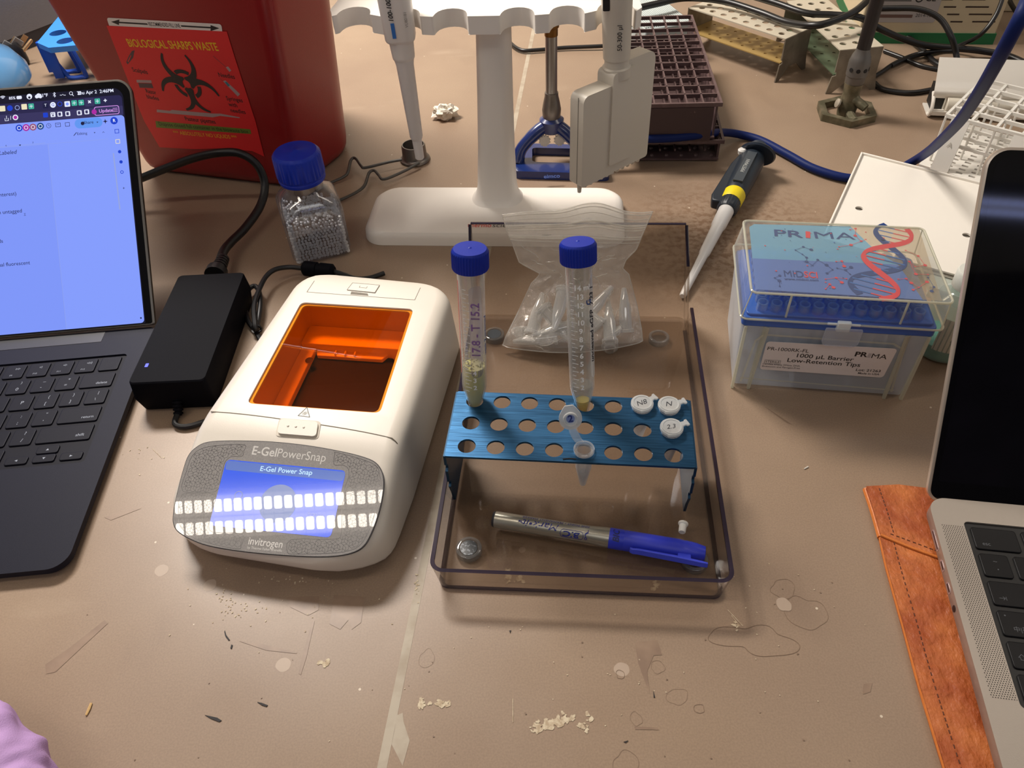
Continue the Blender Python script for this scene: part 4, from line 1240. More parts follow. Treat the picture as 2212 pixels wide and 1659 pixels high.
def wrap(b, tmp, rad, spin=0.0, m_off=0):
    """bend flat print (x along the girth, y along the axis) round a cylinder standing on z"""
    c, q = math.cos(R(spin)), math.sin(R(spin))
    vs = []
    for v in tmp.v:
        a = v.x / rad
        x, y = (rad + v.z) * math.sin(a), -(rad + v.z) * math.cos(a)
        vs.append((c * x - q * y, q * x + c * y, v.y))
    o = len(b.v)
    b.v += [b.M @ Vector(v) for v in vs]; b.f += [[i + o for i in f] for f in tmp.f]; b.m += [k + m_off for k in tmp.m]


def conical_tube(label, hx, hy, ztip, scale_side, liquid, writing, lean=(0, 0)):
    base = RK @ Vector((hx, hy, 0))
    M = Matrix.Translation((base.x, base.y, ztip)) @ Matrix.Rotation(lean[0], 4, 'X') @ Matrix.Rotation(lean[1], 4, 'Y')
    t = thing('conical_tube', label, 'tube', M, 'conical tubes in the blue rack')
    b = MB()
    b.lathe([(0.6, 0), (2.2, 0.4), (3.0, 1.6), (7.7, 21.5), (7.9, 23.5), (8.1, 108)], 40, 0, cap1=False)
    b.lathe([(0.5, 1.0), (2.4, 2.2), (6.9, 22), (7.1, 24), (7.3, 108)], 40, 0, cap1=False)
    b.build('tube_body', M_PC, t)
    b = MB()
    b.lathe([(10.5, 106.6), (10.5, 107.4, .45), (10.5, 117.2, .45), (10.4, 118.2), (9.6, 119.2), (1.2, 119.5), (0.7, 119.9), (0.1, 120.0)], 120, 0, nf=40, cap0=False)
    b.lathe([(10.4, 106.6), (8.2, 106.6), (8.2, 116)], 40, 0, cap0=False)
    b.build('screw_cap', M_CAPB, t)
    # graduation, printed round the wall
    tmp = MB()
    zz = lambda v: 23.0 + (v - 1.5) * 5.62
    for k in range(3, 30):
        v = k / 2
        major = k % 2 == 0
        L_ = 4.3 if major else 2.6
        tmp.flat([(-5.2, zz(v) - .22), (-5.2 + L_, zz(v) - .22), (-5.2 + L_, zz(v) + .22), (-5.2, zz(v) + .22)], 0, .12)
        if major and v >= 2 and (v >= 2 and scale_side or v in (2, 3, 4)):
            tmp.text('%d' % v + (' ml' if v == 14 else ''), 1.2 if v < 14 else 2.6, zz(v), 4.6, 0, bold=.03, z=.12)
    b = MB(); wrap(b, tmp, 8.1, spin=-12 if scale_side else -4); b.build('graduation', M_WHP, t)
    if writing == 'right':
        tmp = MB(); tmp.flat(rr(4.2, 31, 12.5, 100, 3, 5), 0, .05)
        b = MB(); wrap(b, tmp, 8.1, spin=12); b.build('writing_patch', clear('frost_patch', (240, 240, 240), milk=.55, milkcol=(232, 232, 232)), t)
        tmp = MB(); tmp.text('uncleaved eGFP', 6.6, 60, 5.2, 0, ang=90, bold=.03, z=.12, sx=1.05, shear=.2); tmp.text('7.23 1', 6.6, 87, 5.0, 0, ang=90, bold=.03, z=.12, shear=.2)
        b = MB(); wrap(b, tmp, 8.1, spin=8); b.build('handwriting', M_INKK, t)
        tmp = MB(); tmp.text('G', 4.2, 83.5, 5.0, 0, ang=90, bold=.03, z=.12); b = MB(); wrap(b, tmp, 8.1, spin=8); b.build('blue_letter', M_INKB, t)
    else:
        tmp = MB(); tmp.flat(rr(-3.4, 33, 6.5, 98, 4, 6), 0, -.9)
        b = MB(); wrap(b, tmp, 8.1, spin=10); b.build('writing_patch', clear('frost_patch2', (240, 240, 244), milk=.42, milkcol=(216, 206, 222)), t)
        tmp = MB(); tmp.text('17.8 - T 15.2', 1.2, 68, 7.5, 0, ang=90, bold=.02, z=.12, shear=.2)
        b = MB(); wrap(b, tmp, 8.1, spin=8); b.build('handwriting', M_INKP, t)
        tmp = MB(); tmp.text('wash 2 untagged', 6.2, 62, 4.2, 0, ang=90, bold=.02, z=.12, shear=.2)
        b = MB(); wrap(b, tmp, 8.1, spin=26); b.build('blue_handwriting', M_INKB, t)
        tmp = MB(); tmp.flat([(-11.2, 34), (-10.1, 34), (-10.1, 100), (-11.2, 100)], 0, .05)
        b = MB(); wrap(b, tmp, 8.1, spin=0); b.build('red_stripe', mat('red_stripe', (206, 74, 66), .5), t)
    b = MB(); liquid(b, t)
    return t


def liq_yellow(b, t):
    b.lathe([(0.4, 1.2), (2.2, 2.3), (3.6, 7.5)], 30, 0, cap1=True); b.build('pellet', mat('cloudy_pellet', (224, 216, 160), .4, sss=.3), t)
    b = MB(); b.lathe([(3.6, 7.6), (6.8, 21.8), (7.0, 24), (7.05, 38.0)], 30, 0); b.build('liquid', mat('yellow_lysate', (232, 226, 156), .3), t)
    b = MB(); rnd = random.Random(3)
    for _ in range(150):
        a = rnd.uniform(0, 2 * PI); h = 38 + abs(rnd.gauss(0, 4.5)) * 1.1; r_ = rnd.uniform(.25, .75)
        b.lathe([(.1, -r_), (r_ * .7, -r_ * .7), (r_, 0), (r_ * .7, r_ * .7), (.1, r_)], 7, 0, M=Matrix.Translation((6.9 * math.cos(a), 6.9 * math.sin(a), h)))
    o = b.build('foam', clear('foam_bubble', (240, 238, 225), f0=.12, milk=.35, milkcol=(232, 228, 208)), t); o['kind'] = 'stuff'
def liq_pellet(b, t):
    b.lathe([(0.4, 1.2), (2.2, 2.3), (4.3, 11.6), (4.5, 12.6)], 30, 0); b.build('yellow_pellet', mat('yellow_resin', (255, 208, 34), .4, sss=.3), t)
    b = MB(); b.lathe([(4.5, 12.7), (6.8, 21.8), (6.95, 24.2)], 30, 0); b.build('liquid', clear('clear_supernatant', (238, 242, 244), f0=.03, milk=.10), t)
ct1 = conical_tube('capped conical tube with cloudy yellow liquid and purple writing at the rack corner', HX[0], HY[2] - 1.2, 50.5, False, liq_yellow, 'left', (R(-8.5), R(2.7)))
ct2 = conical_tube('capped conical tube with a bright yellow pellet and black writing', HX[4] - 1.2, HY[2] - 0.5, 50.5, True, liq_pellet, 'right', (R(-15), R(-1.2)))

# ------------------------------------------------------------- 1.5 mL microtubes
M_PP = clear('microtube_plastic', (248, 249, 250), f0=.06, rough=.08, milk=.16, milkcol=(240, 240, 240), edge=.45)
M_PPL = clear('microtube_lid', (236, 238, 240), f0=.06, rough=.12, milk=.50, milkcol=(232, 232, 230), edge=.3)


def tube_body(b, m=0):
    b.lathe([(1.2, -33), (1.9, -32.2), (5.0, -15), (5.15, 0), (6.3, 0.2), (6.4, 2.4), (5.9, 2.8), (4.9, 2.8)], 32, m, cap1=False)
    b.lathe([(0.7, -32), (1.2, -31.2), (4.3, -15), (4.6, 2.6)], 32, m, cap1=False, cap0=False)


def lid_geo(b, closed=True):
    """lid disc with pointed tab, hinge strap towards -x rotated by the caller"""
    ol = arc(0, 0, 6.7, 40, 320, 22) + [(7.6, -2.6), (8.6, -1.7), (8.6, 1.7), (7.6, 2.6)]
    b.plate([ol], 3.0, 4.4, 0)
    b.lathe([(5.4, 4.4), (5.4, 4.9), (4.6, 4.95), (4.3, 4.45)], 26, 0, cap0=False, cap1=False)


def closed_microtube(label, hx, hy, ang, mark, size=4):
    p = RK @ Vector((hx, hy, ZT))
    t = thing('microtube', label, 'tube', Matrix.Translation(p) @ Matrix.Rotation(R(RKa + ang), 4, 'Z'), 'closed microtubes in the blue rack')
    b = MB(); tube_body(b); b.build('tube_body', M_PP, t)
    b = MB(); ol = arc(0, 0, 7.2, 20, 215, 18) + [(-5.6, -5.6), (-1.5, -7.0)] + arc(0, 0, 7.2, -80, -20, 6)
    b.prism(ol, 2.9, 4.6, inset=.5)
    b.lathe([(6.3, 4.6), (6.2, 5.1), (5.5, 5.1), (5.2, 4.65)], 28, 0, cap0=False, cap1=False)
    b.plate([[(6, -1.9), (9.2, -1.4), (10.2, -2.4), (11.6, -2.3), (11.6, 2.3), (10.2, 2.4), (9.2, 1.4), (6, 1.9)]], 2.6, 3.8, 0)
    b.build('lid', M_PPL, t)
    b = MB(); b.text(mark, -0.3, 0, size * 1.4, 0, z=4.72, shear=.3, ang=-15, bold=.0); b.build('handwriting', M_INKK, t)
    return t
closed_microtube('closed microtube second from the right end of the rear row, hand-marked lid', HX[6], HY[2], 40, 'N8')
closed_microtube('closed microtube at the rear right corner of the blue rack', HX[7] - 1, HY[2] - 0.3, 25, 'N')
closed_microtube('closed microtube in the middle row at the right end', HX[7] - .5, HY[1] - .2, 28, '2.3', 3.4)

# open one in the front row
p = RK @ Vector((HX[4] + .2, HY[0] + .2, ZT))
om = thing('microtube', 'open microtube hanging in the front row with its lid flipped back', 'tube', Matrix.Translation(p))
b = MB(); tube_body(b); b.build('tube_body', M_PP, om)
b = MB(); b.lathe([(0.7, -31.6), (1.2, -31), (3.35, -21)], 24); b.build('liquid', clear('clear_drop', (230, 236, 240), f0=.05, milk=.25), om)
li = om.matrix_world.inverted()
def lo_(px, py, z): v = W(px, py, z) - p; return v
s0, s1 = lo_(1251, 961, 62.5), lo_(1237, 936, 74)
b = MB()
rim_l = lo_(1246, 962, 62.3); 
b.loft([[q_ - Vector((2.6, .6, 0)), q_ + Vector((2.6, -.6, 0)), q_ + Vector((2.6, -.6, .6)), q_ - Vector((2.6, .6, -.6))] for q_ in (Vector((-2.0, 5.6, 2.2)), Vector((-3.6, 8.0, 3.0)), Vector((-5.4, 9.5, 7.0)), Vector((-6.6, 9.8, 13.0)))])
b.build('hinge_strap', M_PP, om)
lc = Vector((-7.6, 9.6, 19.5))
b = MB(Matrix.Translation(lc) @ Matrix.Rotation(R(-6), 4, 'Y') @ Matrix.Rotation(R(62), 4, 'X'))
ol = [(x, y) for x, y in arc(0, -1, 7.2, -60 - 180, 60, 20)] + [(2.8, 8.6), (-2.8, 8.6)]
ol = arc(0, 0, 7.0, 140, 400, 22) + [(4.0, 6.6), (2.4, 8.4), (-2.4, 8.4), (-4.0, 6.6)]
b.plate([ol], -0.7, 0.7, 0)
b.lathe([(4.6, .7), (4.5, 3.2), (3.9, 3.2), (3.8, .75)], 26, 0, cap0=False, cap1=False)
b.build('lid', M_PPL, om)
b = MB(Matrix.Translation(lc) @ Matrix.Rotation(R(-6), 4, 'Y') @ Matrix.Rotation(R(62), 4, 'X'))
b.text('2', 0, 0, 6, 0, z=.9, bold=.03); b.flat(circ(0, 0, 2.6, 16), 1, .8)
b.build('blue_mark', [mat('ink_blue_dark', (30, 50, 120), .6), mat('ink_blue_pale', (120, 138, 190), .6)], om)

# small white plug by the rack's foot
p = W(1475, 1140, 8.0)
pd = (W(1476, 1124, 8.5) - W(1472, 1150, 8.5)).normalized()
Mp = Matrix.Translation(W(1473, 1150, 8.0)) @ Vector((0, 0, 1)).rotation_difference(pd).to_matrix().to_4x4()
b = MB(Mp); 
b.lathe([(1.9, 0), (2.25, .5), (2.4, 5.4), (2.9, 5.8), (3.2, 6.2), (3.2, 7.2), (1.3, 7.5), (1.0, 8.6), (.5, 9.2)], 20)
tag(b.build('spin_column_plug', mat('white_plug', (226, 222, 214), .4, sss=.3)), 'small white plastic plug lying in the tray at the right foot of the rack', 'plug')

# ------------------------------------------------------------- marker pen
a_, c_ = W(1066, 1121, 4.6 + 6), W(1524, 1196, 4.6 + 6)
dirp = (c_ - a_); Lp = dirp.length; dirp.normalize()
Mm = basis(a_, dirp, Vector((0, 0, 1)).cross(dirp))
pen = thing('marker_pen', 'silver permanent marker with blue cap lying at the front of the tray', 'marker', Mm)
Mz = Matrix.Rotation(R(90), 4, 'Y')                 # lathe axis onto local x
M_PENS = mat('pen_silver', (172, 168, 156), .32, metal=.75)
M_PENB = mat('pen_blue', (38, 52, 190), .42)
s = Lp / 137.0
b = MB(Mz)
b.lathe([(3.6, -.6), (4.6, -.4), (5.0, .4), (5.2, 1.2)], 28, 1)
b.lathe([(5.2, 1.2), (5.3, 1.5), (5.4, 30), (5.45, 50), (5.6, 62), (6.3, 72), (6.3, 77 * s)], 32, 0, cap0=False)
b.build('barrel', [M_PENS, mat('pen_end', (40, 40, 44), .5)], pen)
b = MB(Mz)
z = 77 * s
b.lathe([(6.45, z - .5), (6.55, z), (6.55, z + 8), (6.35, z + 8.4), (6.35, z + 8.8), (6.5, z + 9.2), (6.4, z + 42), (6.0, z + 46), (6.15, z + 46.3), (5.9, z + 49), (6.0, z + 49.3), (5.6, z + 52), (5.7, z + 52.3), (5.1, z + 55), (4.4, z + 58.3), (2.0, Lp)], 36)
b.build('cap', M_PENB, pen)
# clip on the side of the cap facing the front of the tray
b = MB()
ca = Matrix.Rotation(R(-22), 4, 'X')
b.loft([[(x, -6.4 - h - t_, -1.6 - q) , (x, -6.4 - h - t_, 1.6 + q), (x, -6.4 - h, 1.6 + q), (x, -6.4 - h, -1.6 - q)] for x, h, t_, q in ((z + 13, 1.6, 1.8, .0), (z + 15, 2.6, 1.8, .2), (z + 18, 2.2, 1.8, .3), (z + 40, 2.9, 2.0, .4), (z + 56, 4.0, 2.0, .2), (z + 60, 4.6, 1.4, 0))], M=ca)
b.box(z + 42, z + 50, -10.2, -5.0, -1.5, 1.5, M=ca)
b.build('clip', mat('pen_clip_blue', (56, 70, 205), .4), pen, bevel=.4)
# print on the barrel (reads from the far side)
tmp = MB()
def pw(px, py):
    v = Mm.inverted() @ W(px, py, 15)
    return v.x
def ptx(t_, pxa, pxb, u, size, m_, bold=.02, shear=0):
    v, _f = text_mesh(t_, bold); w = max(p[0] for p in v) - min(p[0] for p in v)
    xa, xb = pw(*pxa), pw(*pxb)
    tmp.text(t_, (xa + xb) / 2, u, size, m_, ang=180, bold=bold, z=.06, shear=shear, sx=abs(xb - xa) / (w * size))
ptx('FINE POINT • PERMANENT MARKER', (1127, 1125), (1272, 1148), 4.6, 2.5, 0, .0)
ptx('Mark•it', (1126, 1138), (1203, 1153), 0.6, 6.2, 0, .0, .25)
ptx('™', (1118, 1135), (1126, 1137), 1.5, 3, 0)
ptx('BIC', (1215, 1155), (1250, 1163), -2.2, 5.0, 0, .03, .15)
xa, xb = pw(1210, 1153), pw(1257, 1166)
o_ = rr(xa - .3, -4.9, xb + .3, .4, 2.4, 5); tmp.line(o_ + o_[:1], .28, 0, .06)
xc = pw(1265, 1160); tmp.ring(xc, -3.4, .5, .9, 0, .06); tmp.line([(xc, -2.6), (xc - .6, -.6), (xc + .8, .6)], .5, 0, .06); tmp.line([(xc - .9, -1.2), (xc + 1.2, .2), (xc + 1.0, 2.0)], .4, 0, .06)
b = MB()
for v in tmp.v:
    a = v.y / 5.5
    rad_ = 5.62 + v.z + max(0, (v.x - 58) * .045)
    b.v.append(Vector((v.x, rad_ * math.sin(a - .5), rad_ * math.cos(a - .5))))
b.f = tmp.f; b.m = tmp.m
b.build('print', mat('print_blue', (34, 44, 128), .4), pen)
tmp = MB(); tmp.text('BIC', z + 4, -1.5, 5.4, 0, ang=92, bold=.03, z=.08, shear=.2)
b = MB()
for v in tmp.v:
    a = v.y / 6.5; b.v.append(Vector((v.x, (6.6 + v.z) * math.sin(a), (6.6 + v.z) * math.cos(a))))
b.f = tmp.f; b.m = tmp.m
b.build('embossed_name', mat('emboss_blue', (24, 30, 96), .5), pen)
# ------------------------------------------------------------- power brick, cords
M_BLKP = mat('black_plastic', (10, 10, 16), 0.6, spec=.06, bump=(1500, 0.06))
M_CORD = mat('black_cord', (14, 14, 17), 0.42)
PB = FRM(-283, 413.8, 0, -1)
psu = thing('power_adapter', 'black power adapter brick between the lit laptop and the gel device', 'power adapter', PB)
tops = [PL(x, y, PB @ Matrix.Translation((0, 0, 31))) for x, y in ((275, 829), (440, 817), (511, 588), (366, 598))]
bots = [PL(x, y, PB) for x, y in ((309, 902), (467, 893))]
pt = rr(tops[0][0], tops[0][1], tops[1][0] + 1, tops[2][1], 4, 5)
def scl(P, k, dx=0, dy=0):
    cx = sum(p[0] for p in P) / len(P); cy = sum(p[1] for p in P) / len(P)
    return [((x - cx) * k + cx + dx, (y - cy) * k + cy + dy) for x, y in P]
b = MB()
b.loft([[(x, y, z) for x, y in q] for q, z in ((scl(pt, .93), .5), (scl(pt, .98), 1.5), (scl(pt, 1.03), 15), (scl(pt, 1.0), 30), (scl(pt, .985), 31))])
b.build('housing', M_BLKP, psu)
x0, y0 = PL(317, 789, PB @ Matrix.Translation((0, 0, 31)))
b = MB(); b.plate([rr(x0 - 1.2, y0 - 2, x0 + 1.2, y0 + 2, .4, 2)], 30.9, 31.1); b.build('blue_light', mat('led_blue', (40, 60, 255), .4, em=1.6), psu)
def strain(b, a, d, n, r0, r1, L_):
    a = Vector(a); d = Vector(d).normalized()
    for i in range(n):
        t0 = a + d * (L_ * i / n); t1 = a + d * (L_ * (i + .62) / n)
        r_ = r0 + (r1 - r0) * i / n
        b.rod(t0, t1, r_, 12)
    b.rod(a, a + d * L_, r1 * .8, 10)
xs, ys_ = PL(381, 858, PB @ Matrix.Translation((0, 0, 14)))
b = MB(); b.box(xs - 6, xs + 6, ys_ + 4, ys_ + 7.5, 9, 20)
strain(b, (xs, ys_ + 5, 16), (0, -0.62, -0.62), 7, 4.6, 3.4, 19); b.build('strain_relief', M_BLKP, psu)
# low-voltage lead: brick -> under the device side -> loop -> ferrite bead -> device back
cord = thing('adapter_cord', 'thin black lead with a ferrite bead running round the back of the gel device', 'cord', Matrix())
P_ = [PB @ Vector((xs, ys_ - 6, 4.5)), W(378, 915, 3), W(398, 922, 2.6), W(430, 915, 2.6), W(462, 900, 2.6), W(500, 860, 2.6), W(560, 800, 2.6), W(575, 760, 2.6)]
b = MB(); b.tube(P_, 2.2, 10, smooth=8)
P2 = [W(575, 760, 3), W(556, 722, 3), W(535, 690, 4), W(529, 650, 5), W(538, 625, 7), W(551, 618, 8), W(560, 632, 8), W(562, 660, 8), W(558, 690, 7), W(553, 712, 6), W(551, 702, 10), W(549, 660, 12), W(560, 625, 12), W(575, 597, 12), W(595, 582, 12), W(625, 577, 10), W(655, 580, 9)]
b.tube(P2, 2.2, 10, smooth=8)
P3 = [W(720, 586, 8), W(745, 594, 6), W(770, 602, 4), W(800, 600, 4), W(830, 590, 4)]
b.tube(P3, 2.2, 10, smooth=8)
P4 = [W(575, 590, 6), W(566, 640, 4), W(572, 690, 3), W(585, 730, 3)]
b.build('lead', M_CORD, cord)
fa, fb = W(654, 579, 9), W(722, 587, 8)
b = MB(); d_ = (fb - fa)
b.tube([fa, fa + d_ * .06, fa + d_ * .07, fa + d_ * .45, fa + d_ * .46, fa + d_ * .55, fa + d_ * .56, fa + d_ * .93, fa + d_ * .94, fb], [4.6, 6.6, 6.9, 6.9, 6.1, 6.1, 6.9, 6.9, 6.6, 4.6], 20)
b.build('ferrite_bead', M_BLKP, cord)
b = MB(); p = W(554, 712, 6); b.ring(0, 0, 3.0, 4.2, 0, 0, M=Matrix.Translation(p)); 
b.tube([p + Vector((3.8 * math.cos(a * .7), 1.5, 3.8 * math.sin(a * .7) )) for a in range(9)], 1.2, 6, closed=True)
b.build('cable_tie', M_CORD, cord)
# mains cord arching from behind the laptop into the brick
mc = thing('mains_cable', 'thick black mains cord arching in front of the red sharps bin', 'cord', Matrix())
xt, yt = PL(462, 583, PB @ Matrix.Translation((0, 0, 22)))
pe = PB @ Vector((xt, yt, 17))
P_ = [W(235, 410, 24), W(300, 387, 32), W(360, 363, 44), W(420, 341, 56), W(475, 330, 62), W(520, 332, 60), W(556, 357, 48), W(572, 400, 30), W(562, 445, 18), W(530, 492, 13), W(500, 522, 14), W(482, 545, 16), pe]
b = MB(); b.tube(P_, 4.1, 14, smooth=8); b.build('lead', M_CORD, mc)
b = MB(); dd = (P_[-3] - pe).normalized(); strain(b, pe + dd * 4, dd, 6, 7.2, 5.2, 24); b.rod(pe - dd * 2, pe + dd * 6, 9.5, 16)
b.build('plug_connector', M_CORD, mc)

# ------------------------------------------------------------- glass bead bottle
BO = FRM(-178, 631, 0, 18)
bo = thing('reagent_bottle', 'square glass bottle of clear glass beads with a blue screw cap', 'bottle', BO)
M_GL = clear('bottle_glass', (240, 242, 246), f0=.07, rough=.02, edge=.12, milkcol=(225, 228, 240))
def sqr(h, r_): return rr(-h, -h, h, h, min(r_, h * .999), 7)
L_ = [(23, .6, 9), (26.5, 2.5, 10), (27.5, 6, 10), (28, 46, 10), (27.5, 51, 12), (25, 57, 15), (20, 62, 18), (17, 65, 17), (16.5, 70, 16.5), (16.5, 76, 16.5)]
b = MB(); b.loft([[(x, y, z) for x, y in sqr(h, r_)] for h, z, r_ in L_], cap1=False)
b.loft([[(x, y, z) for x, y in sqr(max(h - 2, 2), max(r_ - 1.5, 2))] for h, z, r_ in L_], cap1=False, cap0=False)
b.build('glass_body', M_GL, bo)
b = MB(); b.lathe([(17, 72.5), (20.5, 72.8), (21, 74), (21, 76), (20.6, 76.4), (20.6, 78), (21.2, 79, .55), (20.8, 97, .55), (20.2, 98.5), (18.5, 100.2), (3, 100.6), (2.4, 101), (.1, 101)], 120, 0, nf=36, cap0=False)
b.build('screw_cap', mat('bottle_cap_blue', (18, 46, 165), .42, spec=.3), bo)
rnd = random.Random(11)
M_BEAD = clear('glass_bead', (250, 250, 250), f0=.14, rough=.04, milk=.62, milkcol=(255, 253, 250), edge=.3)
b = MB()
ico = [(0, 0, 1), (.894, 0, .447), (.276, .851, .447), (-.724, .526, .447), (-.724, -.526, .447), (.276, -.851, .447), (.724, .526, -.447), (-.276, .851, -.447), (-.894, 0, -.447), (-.276, -.851, -.447), (.724, -.526, -.447), (0, 0, -1)]
icf = [(0, 1, 2), (0, 2, 3), (0, 3, 4), (0, 4, 5), (0, 5, 1), (1, 6, 2), (2, 7, 3), (3, 8, 4), (4, 9, 5), (5, 10, 1), (1, 10, 6), (2, 6, 7), (3, 7, 8), (4, 8, 9), (5, 9, 10), (6, 11, 7), (7, 11, 8), (8, 11, 9), (9, 11, 10), (10, 11, 6)]
zz = 3.5
while zz < 45:
    for side_ in range(4):
        u = -24
        while u < 24:
            q_ = 23.3 + rnd.uniform(-1.2, .5)
            x, y = ((u, -q_), (q_, u), (-u, q_), (-q_, -u))[side_]
            top = 40 + 4 * math.sin(u * .2 + side_)
            if zz < top:
                r_ = rnd.uniform(1.35, 1.9)
                b.add([(x + a * r_, y + c * r_, zz + e * r_) for a, c, e in ico], icf)
            u += rnd.uniform(2.7, 3.6)
    zz += 2.9
for _ in range(170):
    x, y = rnd.uniform(-22, 22), rnd.uniform(-22, 22); r_ = rnd.uniform(1.35, 1.9)
    z = 41 + 3 * math.sin(x * .2) + rnd.uniform(-1, 1)
    b.add([(x + a * r_, y + c * r_, z + e * r_) for a, c, e in ico], icf)
o = b.build('glass_beads', M_BEAD, bo); o['kind'] = 'stuff'
for p_ in o.data.polygons: p_.use_smooth = True


# ------------------------------------------------------------- pipette stand
STa = math.degrees(math.atan2(-28.0, 240.0))
ST = FRM(-128.8, 627.5, 0, STa)
M_STW = mat('stand_white', (236, 230, 222), 0.4)
st = thing('pipette_stand', 'white pipette stand with scalloped carousel arm holding two pipettes', 'pipette stand', ST)
def stl(px, py, z): v = ST.inverted() @ W(px, py, z); return v.x, v.y
b = MB()
ol = rr(-8, 0, 244, 86, (20, 18, 22, 22), 8)
b.loft([[(x, y, 0.2) for x, y in ol], [(x, y, 8) for x, y in scl(ol, .995)], [(x, y, 11.5) for x, y in scl(ol, .98)], [(x, y, 13.6) for x, y in scl(ol, .955)], [(x, y, 14.3) for x, y in scl(ol, .92)]])
b.build('base', M_STW, st)
b = MB()
cx, cy = stl(1074, 430, 14); cy += 4
tx, ty = 124.0, cy + 1
secs = [(0, 1.35), (3, 1.2), (8, 1.07), (16, 1.0), (60, .9), (110, .84), (182, .78)]
b.loft([[(cx + (tx - cx) * h / 182 + x * k * .92, cy + (ty - cy) * h / 182 + y * k, 13.5 + h * .94) for x, y in rr(-21, -16, 21, 16, 14, 6)] for h, k in secs])
b.build('column', M_STW, st)
# carousel arm with U-shaped pockets along the front edge
zA = 197.0
def hl(px, py): return stl(px, py, zA)
fy0 = stl(1040, 75, zA - 13)[1]
pockets = [(775, 27), (852, 24), (945, 30), (1113, 30), (1206, 30), (1330, 26)]
hx0, hx1 = hl(694, 55)[0], hl(1391, 55)[0]
front = [(hx0 + 6, fy0 + 10)]
e = []
edge_y = lambda x: fy0 + 5 * abs((x - (hx0 + hx1) / 2) / 120) ** 3 * 2.2
for px, r_ in ((749, 14), (858, 15), (965, 14), (1113, 14), (1223, 14), (1332, 15)):
    x = hl(px, 60)[0]
    ye = edge_y(x)
    e += [(x - r_, ye), (x - r_ + .5, ye + 4)] + [(x - r_ * math.cos(R(a)) * .93, ye + 5 + r_ * .95 * math.sin(R(a))) for a in range(10, 171, 20)] + [(x + r_ - .5, ye + 4), (x + r_, ye)]
ol = [(hx0 + 3, fy0 + 12)] + [(hx0 + 5, fy0 + 5)] + e + [(hx1 - 5, fy0 + 5), (hx1, fy0 + 14), (hx1 - 4, fy0 + 60), (hx1 - 30, fy0 + 92), (hx0 + 30, fy0 + 92), (hx0 + 2, fy0 + 60), (hx0, fy0 + 20)]
b = MB(); b.plate([ol], zA - 13, zA + 1.5, 0)
b.build('carousel_arm', M_STW, st, bevel=1.6, seg=3)
LP = ST @ Matrix.Translation((0, 0, 14.4))
b = MB(Matrix.Translation((0, 0, 14.4)))
def lt(t_, pa, pb, size, m_):
    xa, ya_ = PL(pa[0], pa[1], LP); xb, yb_ = PL(pb[0], pb[1], LP)
    v, _f = text_mesh(t_, .012); w = max(p[0] for p in v) - min(p[0] for p in v)
    b.text(t_, (xa + xb) / 2, (ya_ + yb_) / 2, size, m_, ang=0, bold=.012, sx=abs(xb - xa) / w / size, z=.1)
lt('thermo', (1010, 487), (1062, 487), 9.5, 0); lt('scientific', (1064, 487), (1135, 488), 9, 1)
b.build('printed_name', [mat('print_red', (222, 70, 60), .5), mat('print_grey', (96, 94, 92), .5)], st)

# single channel pipette hanging on the stand
def onY(px, py, yl):
    M_ = ST @ Matrix.Translation((0, yl, 0)) @ Matrix.Rotation(R(90), 4, 'X')
    x, y = PL(px, py, M_)
    return M_ @ Vector((x, y, 0))
def axis_frame(o_, d_, face=Vector((0, -1, 0))):
    """z along d_, y away from face"""
    z = Vector(d_).normalized(); y = (-face - z * z.dot(-face)).normalized(); x = y.cross(z)
    return Matrix(((x.x, y.x, z.x, o_[0]), (x.y, y.y, z.y, o_[1]), (x.z, y.z, z.z, o_[2]), (0, 0, 0, 1)))
YH = fy0 + 5.5
tipb, topc = onY(907, 342, YH), onY(853, 2, YH)
AX = axis_frame(tipb, topc - tipb)
H1 = (onY(868, 118, YH) - tipb).length
pp = thing('pipette', 'white 100-1000 microlitre pipette hanging in the left half of the stand', 'pipette', AX)
M_PIPW = mat('pipette_white', (228, 222, 216), .36)
b = MB(); b.lathe([(3.5, 0), (4.1, .8), (4.5, 19), (5.0, 19.5), (5.9, 22), (7.6, H1 - 8), (8.6, H1 - 3)], 28); b.build('tip_cone', mat('cone_white', (222, 216, 212), .35), pp)
b = MB(); b.lathe([(8.2, H1 - 4), (9.3, H1 - 2.5), (9.6, H1 - .5), (10.4, H1 + 12), (10.6, H1 + 13)], 30); b.build('collar', M_PIPW, pp)
b = MB(); b.loft([[(x, y, H1 + z) for x, y in rr(-w, -w * .95, w, w * .95, w * .6, 5)] for w, z in ((10.8, 12), (12.0, 13.2), (12.6, 15), (13.2, 40), (14.2, 90), (12, 96))])
b.build('handle', M_PIPW, pp)
b = MB(); b.lathe([(7, H1 + 96), (7, H1 + 112), (10, H1 + 113), (10, H1 + 117), (7, H1 + 119)], 24); b.build('plunger', M_PIPW, pp)
HM = Matrix(((0, -1, 0, 0), (0, 0, -1, -12.6), (1, 0, 0, 0), (0, 0, 0, 1)))   # x up the handle, y to the left, z to the viewer
b = MB(HM)
b.flat([(H1 + 18, 2.0), (H1 + 30, 2.0), (H1 + 30, 5.0), (H1 + 18, 5.0)], 0, .25)
b.text('100-1000 µl', H1 + 44, 3.6, 5.2, 1, shear=.18, bold=.02, z=.9)
b.text('Made in', H1 + 58, -7.6, 3.0, 2, z=.6); b.text('VU82181', H1 + 32, -8.0, 3.2, 2, z=.3)
b.build('print', [mat('band_blue', (40, 110, 190), .4), mat('print_dark', (34, 34, 38), .5), mat('print_soft', (130, 128, 126), .5)], pp)

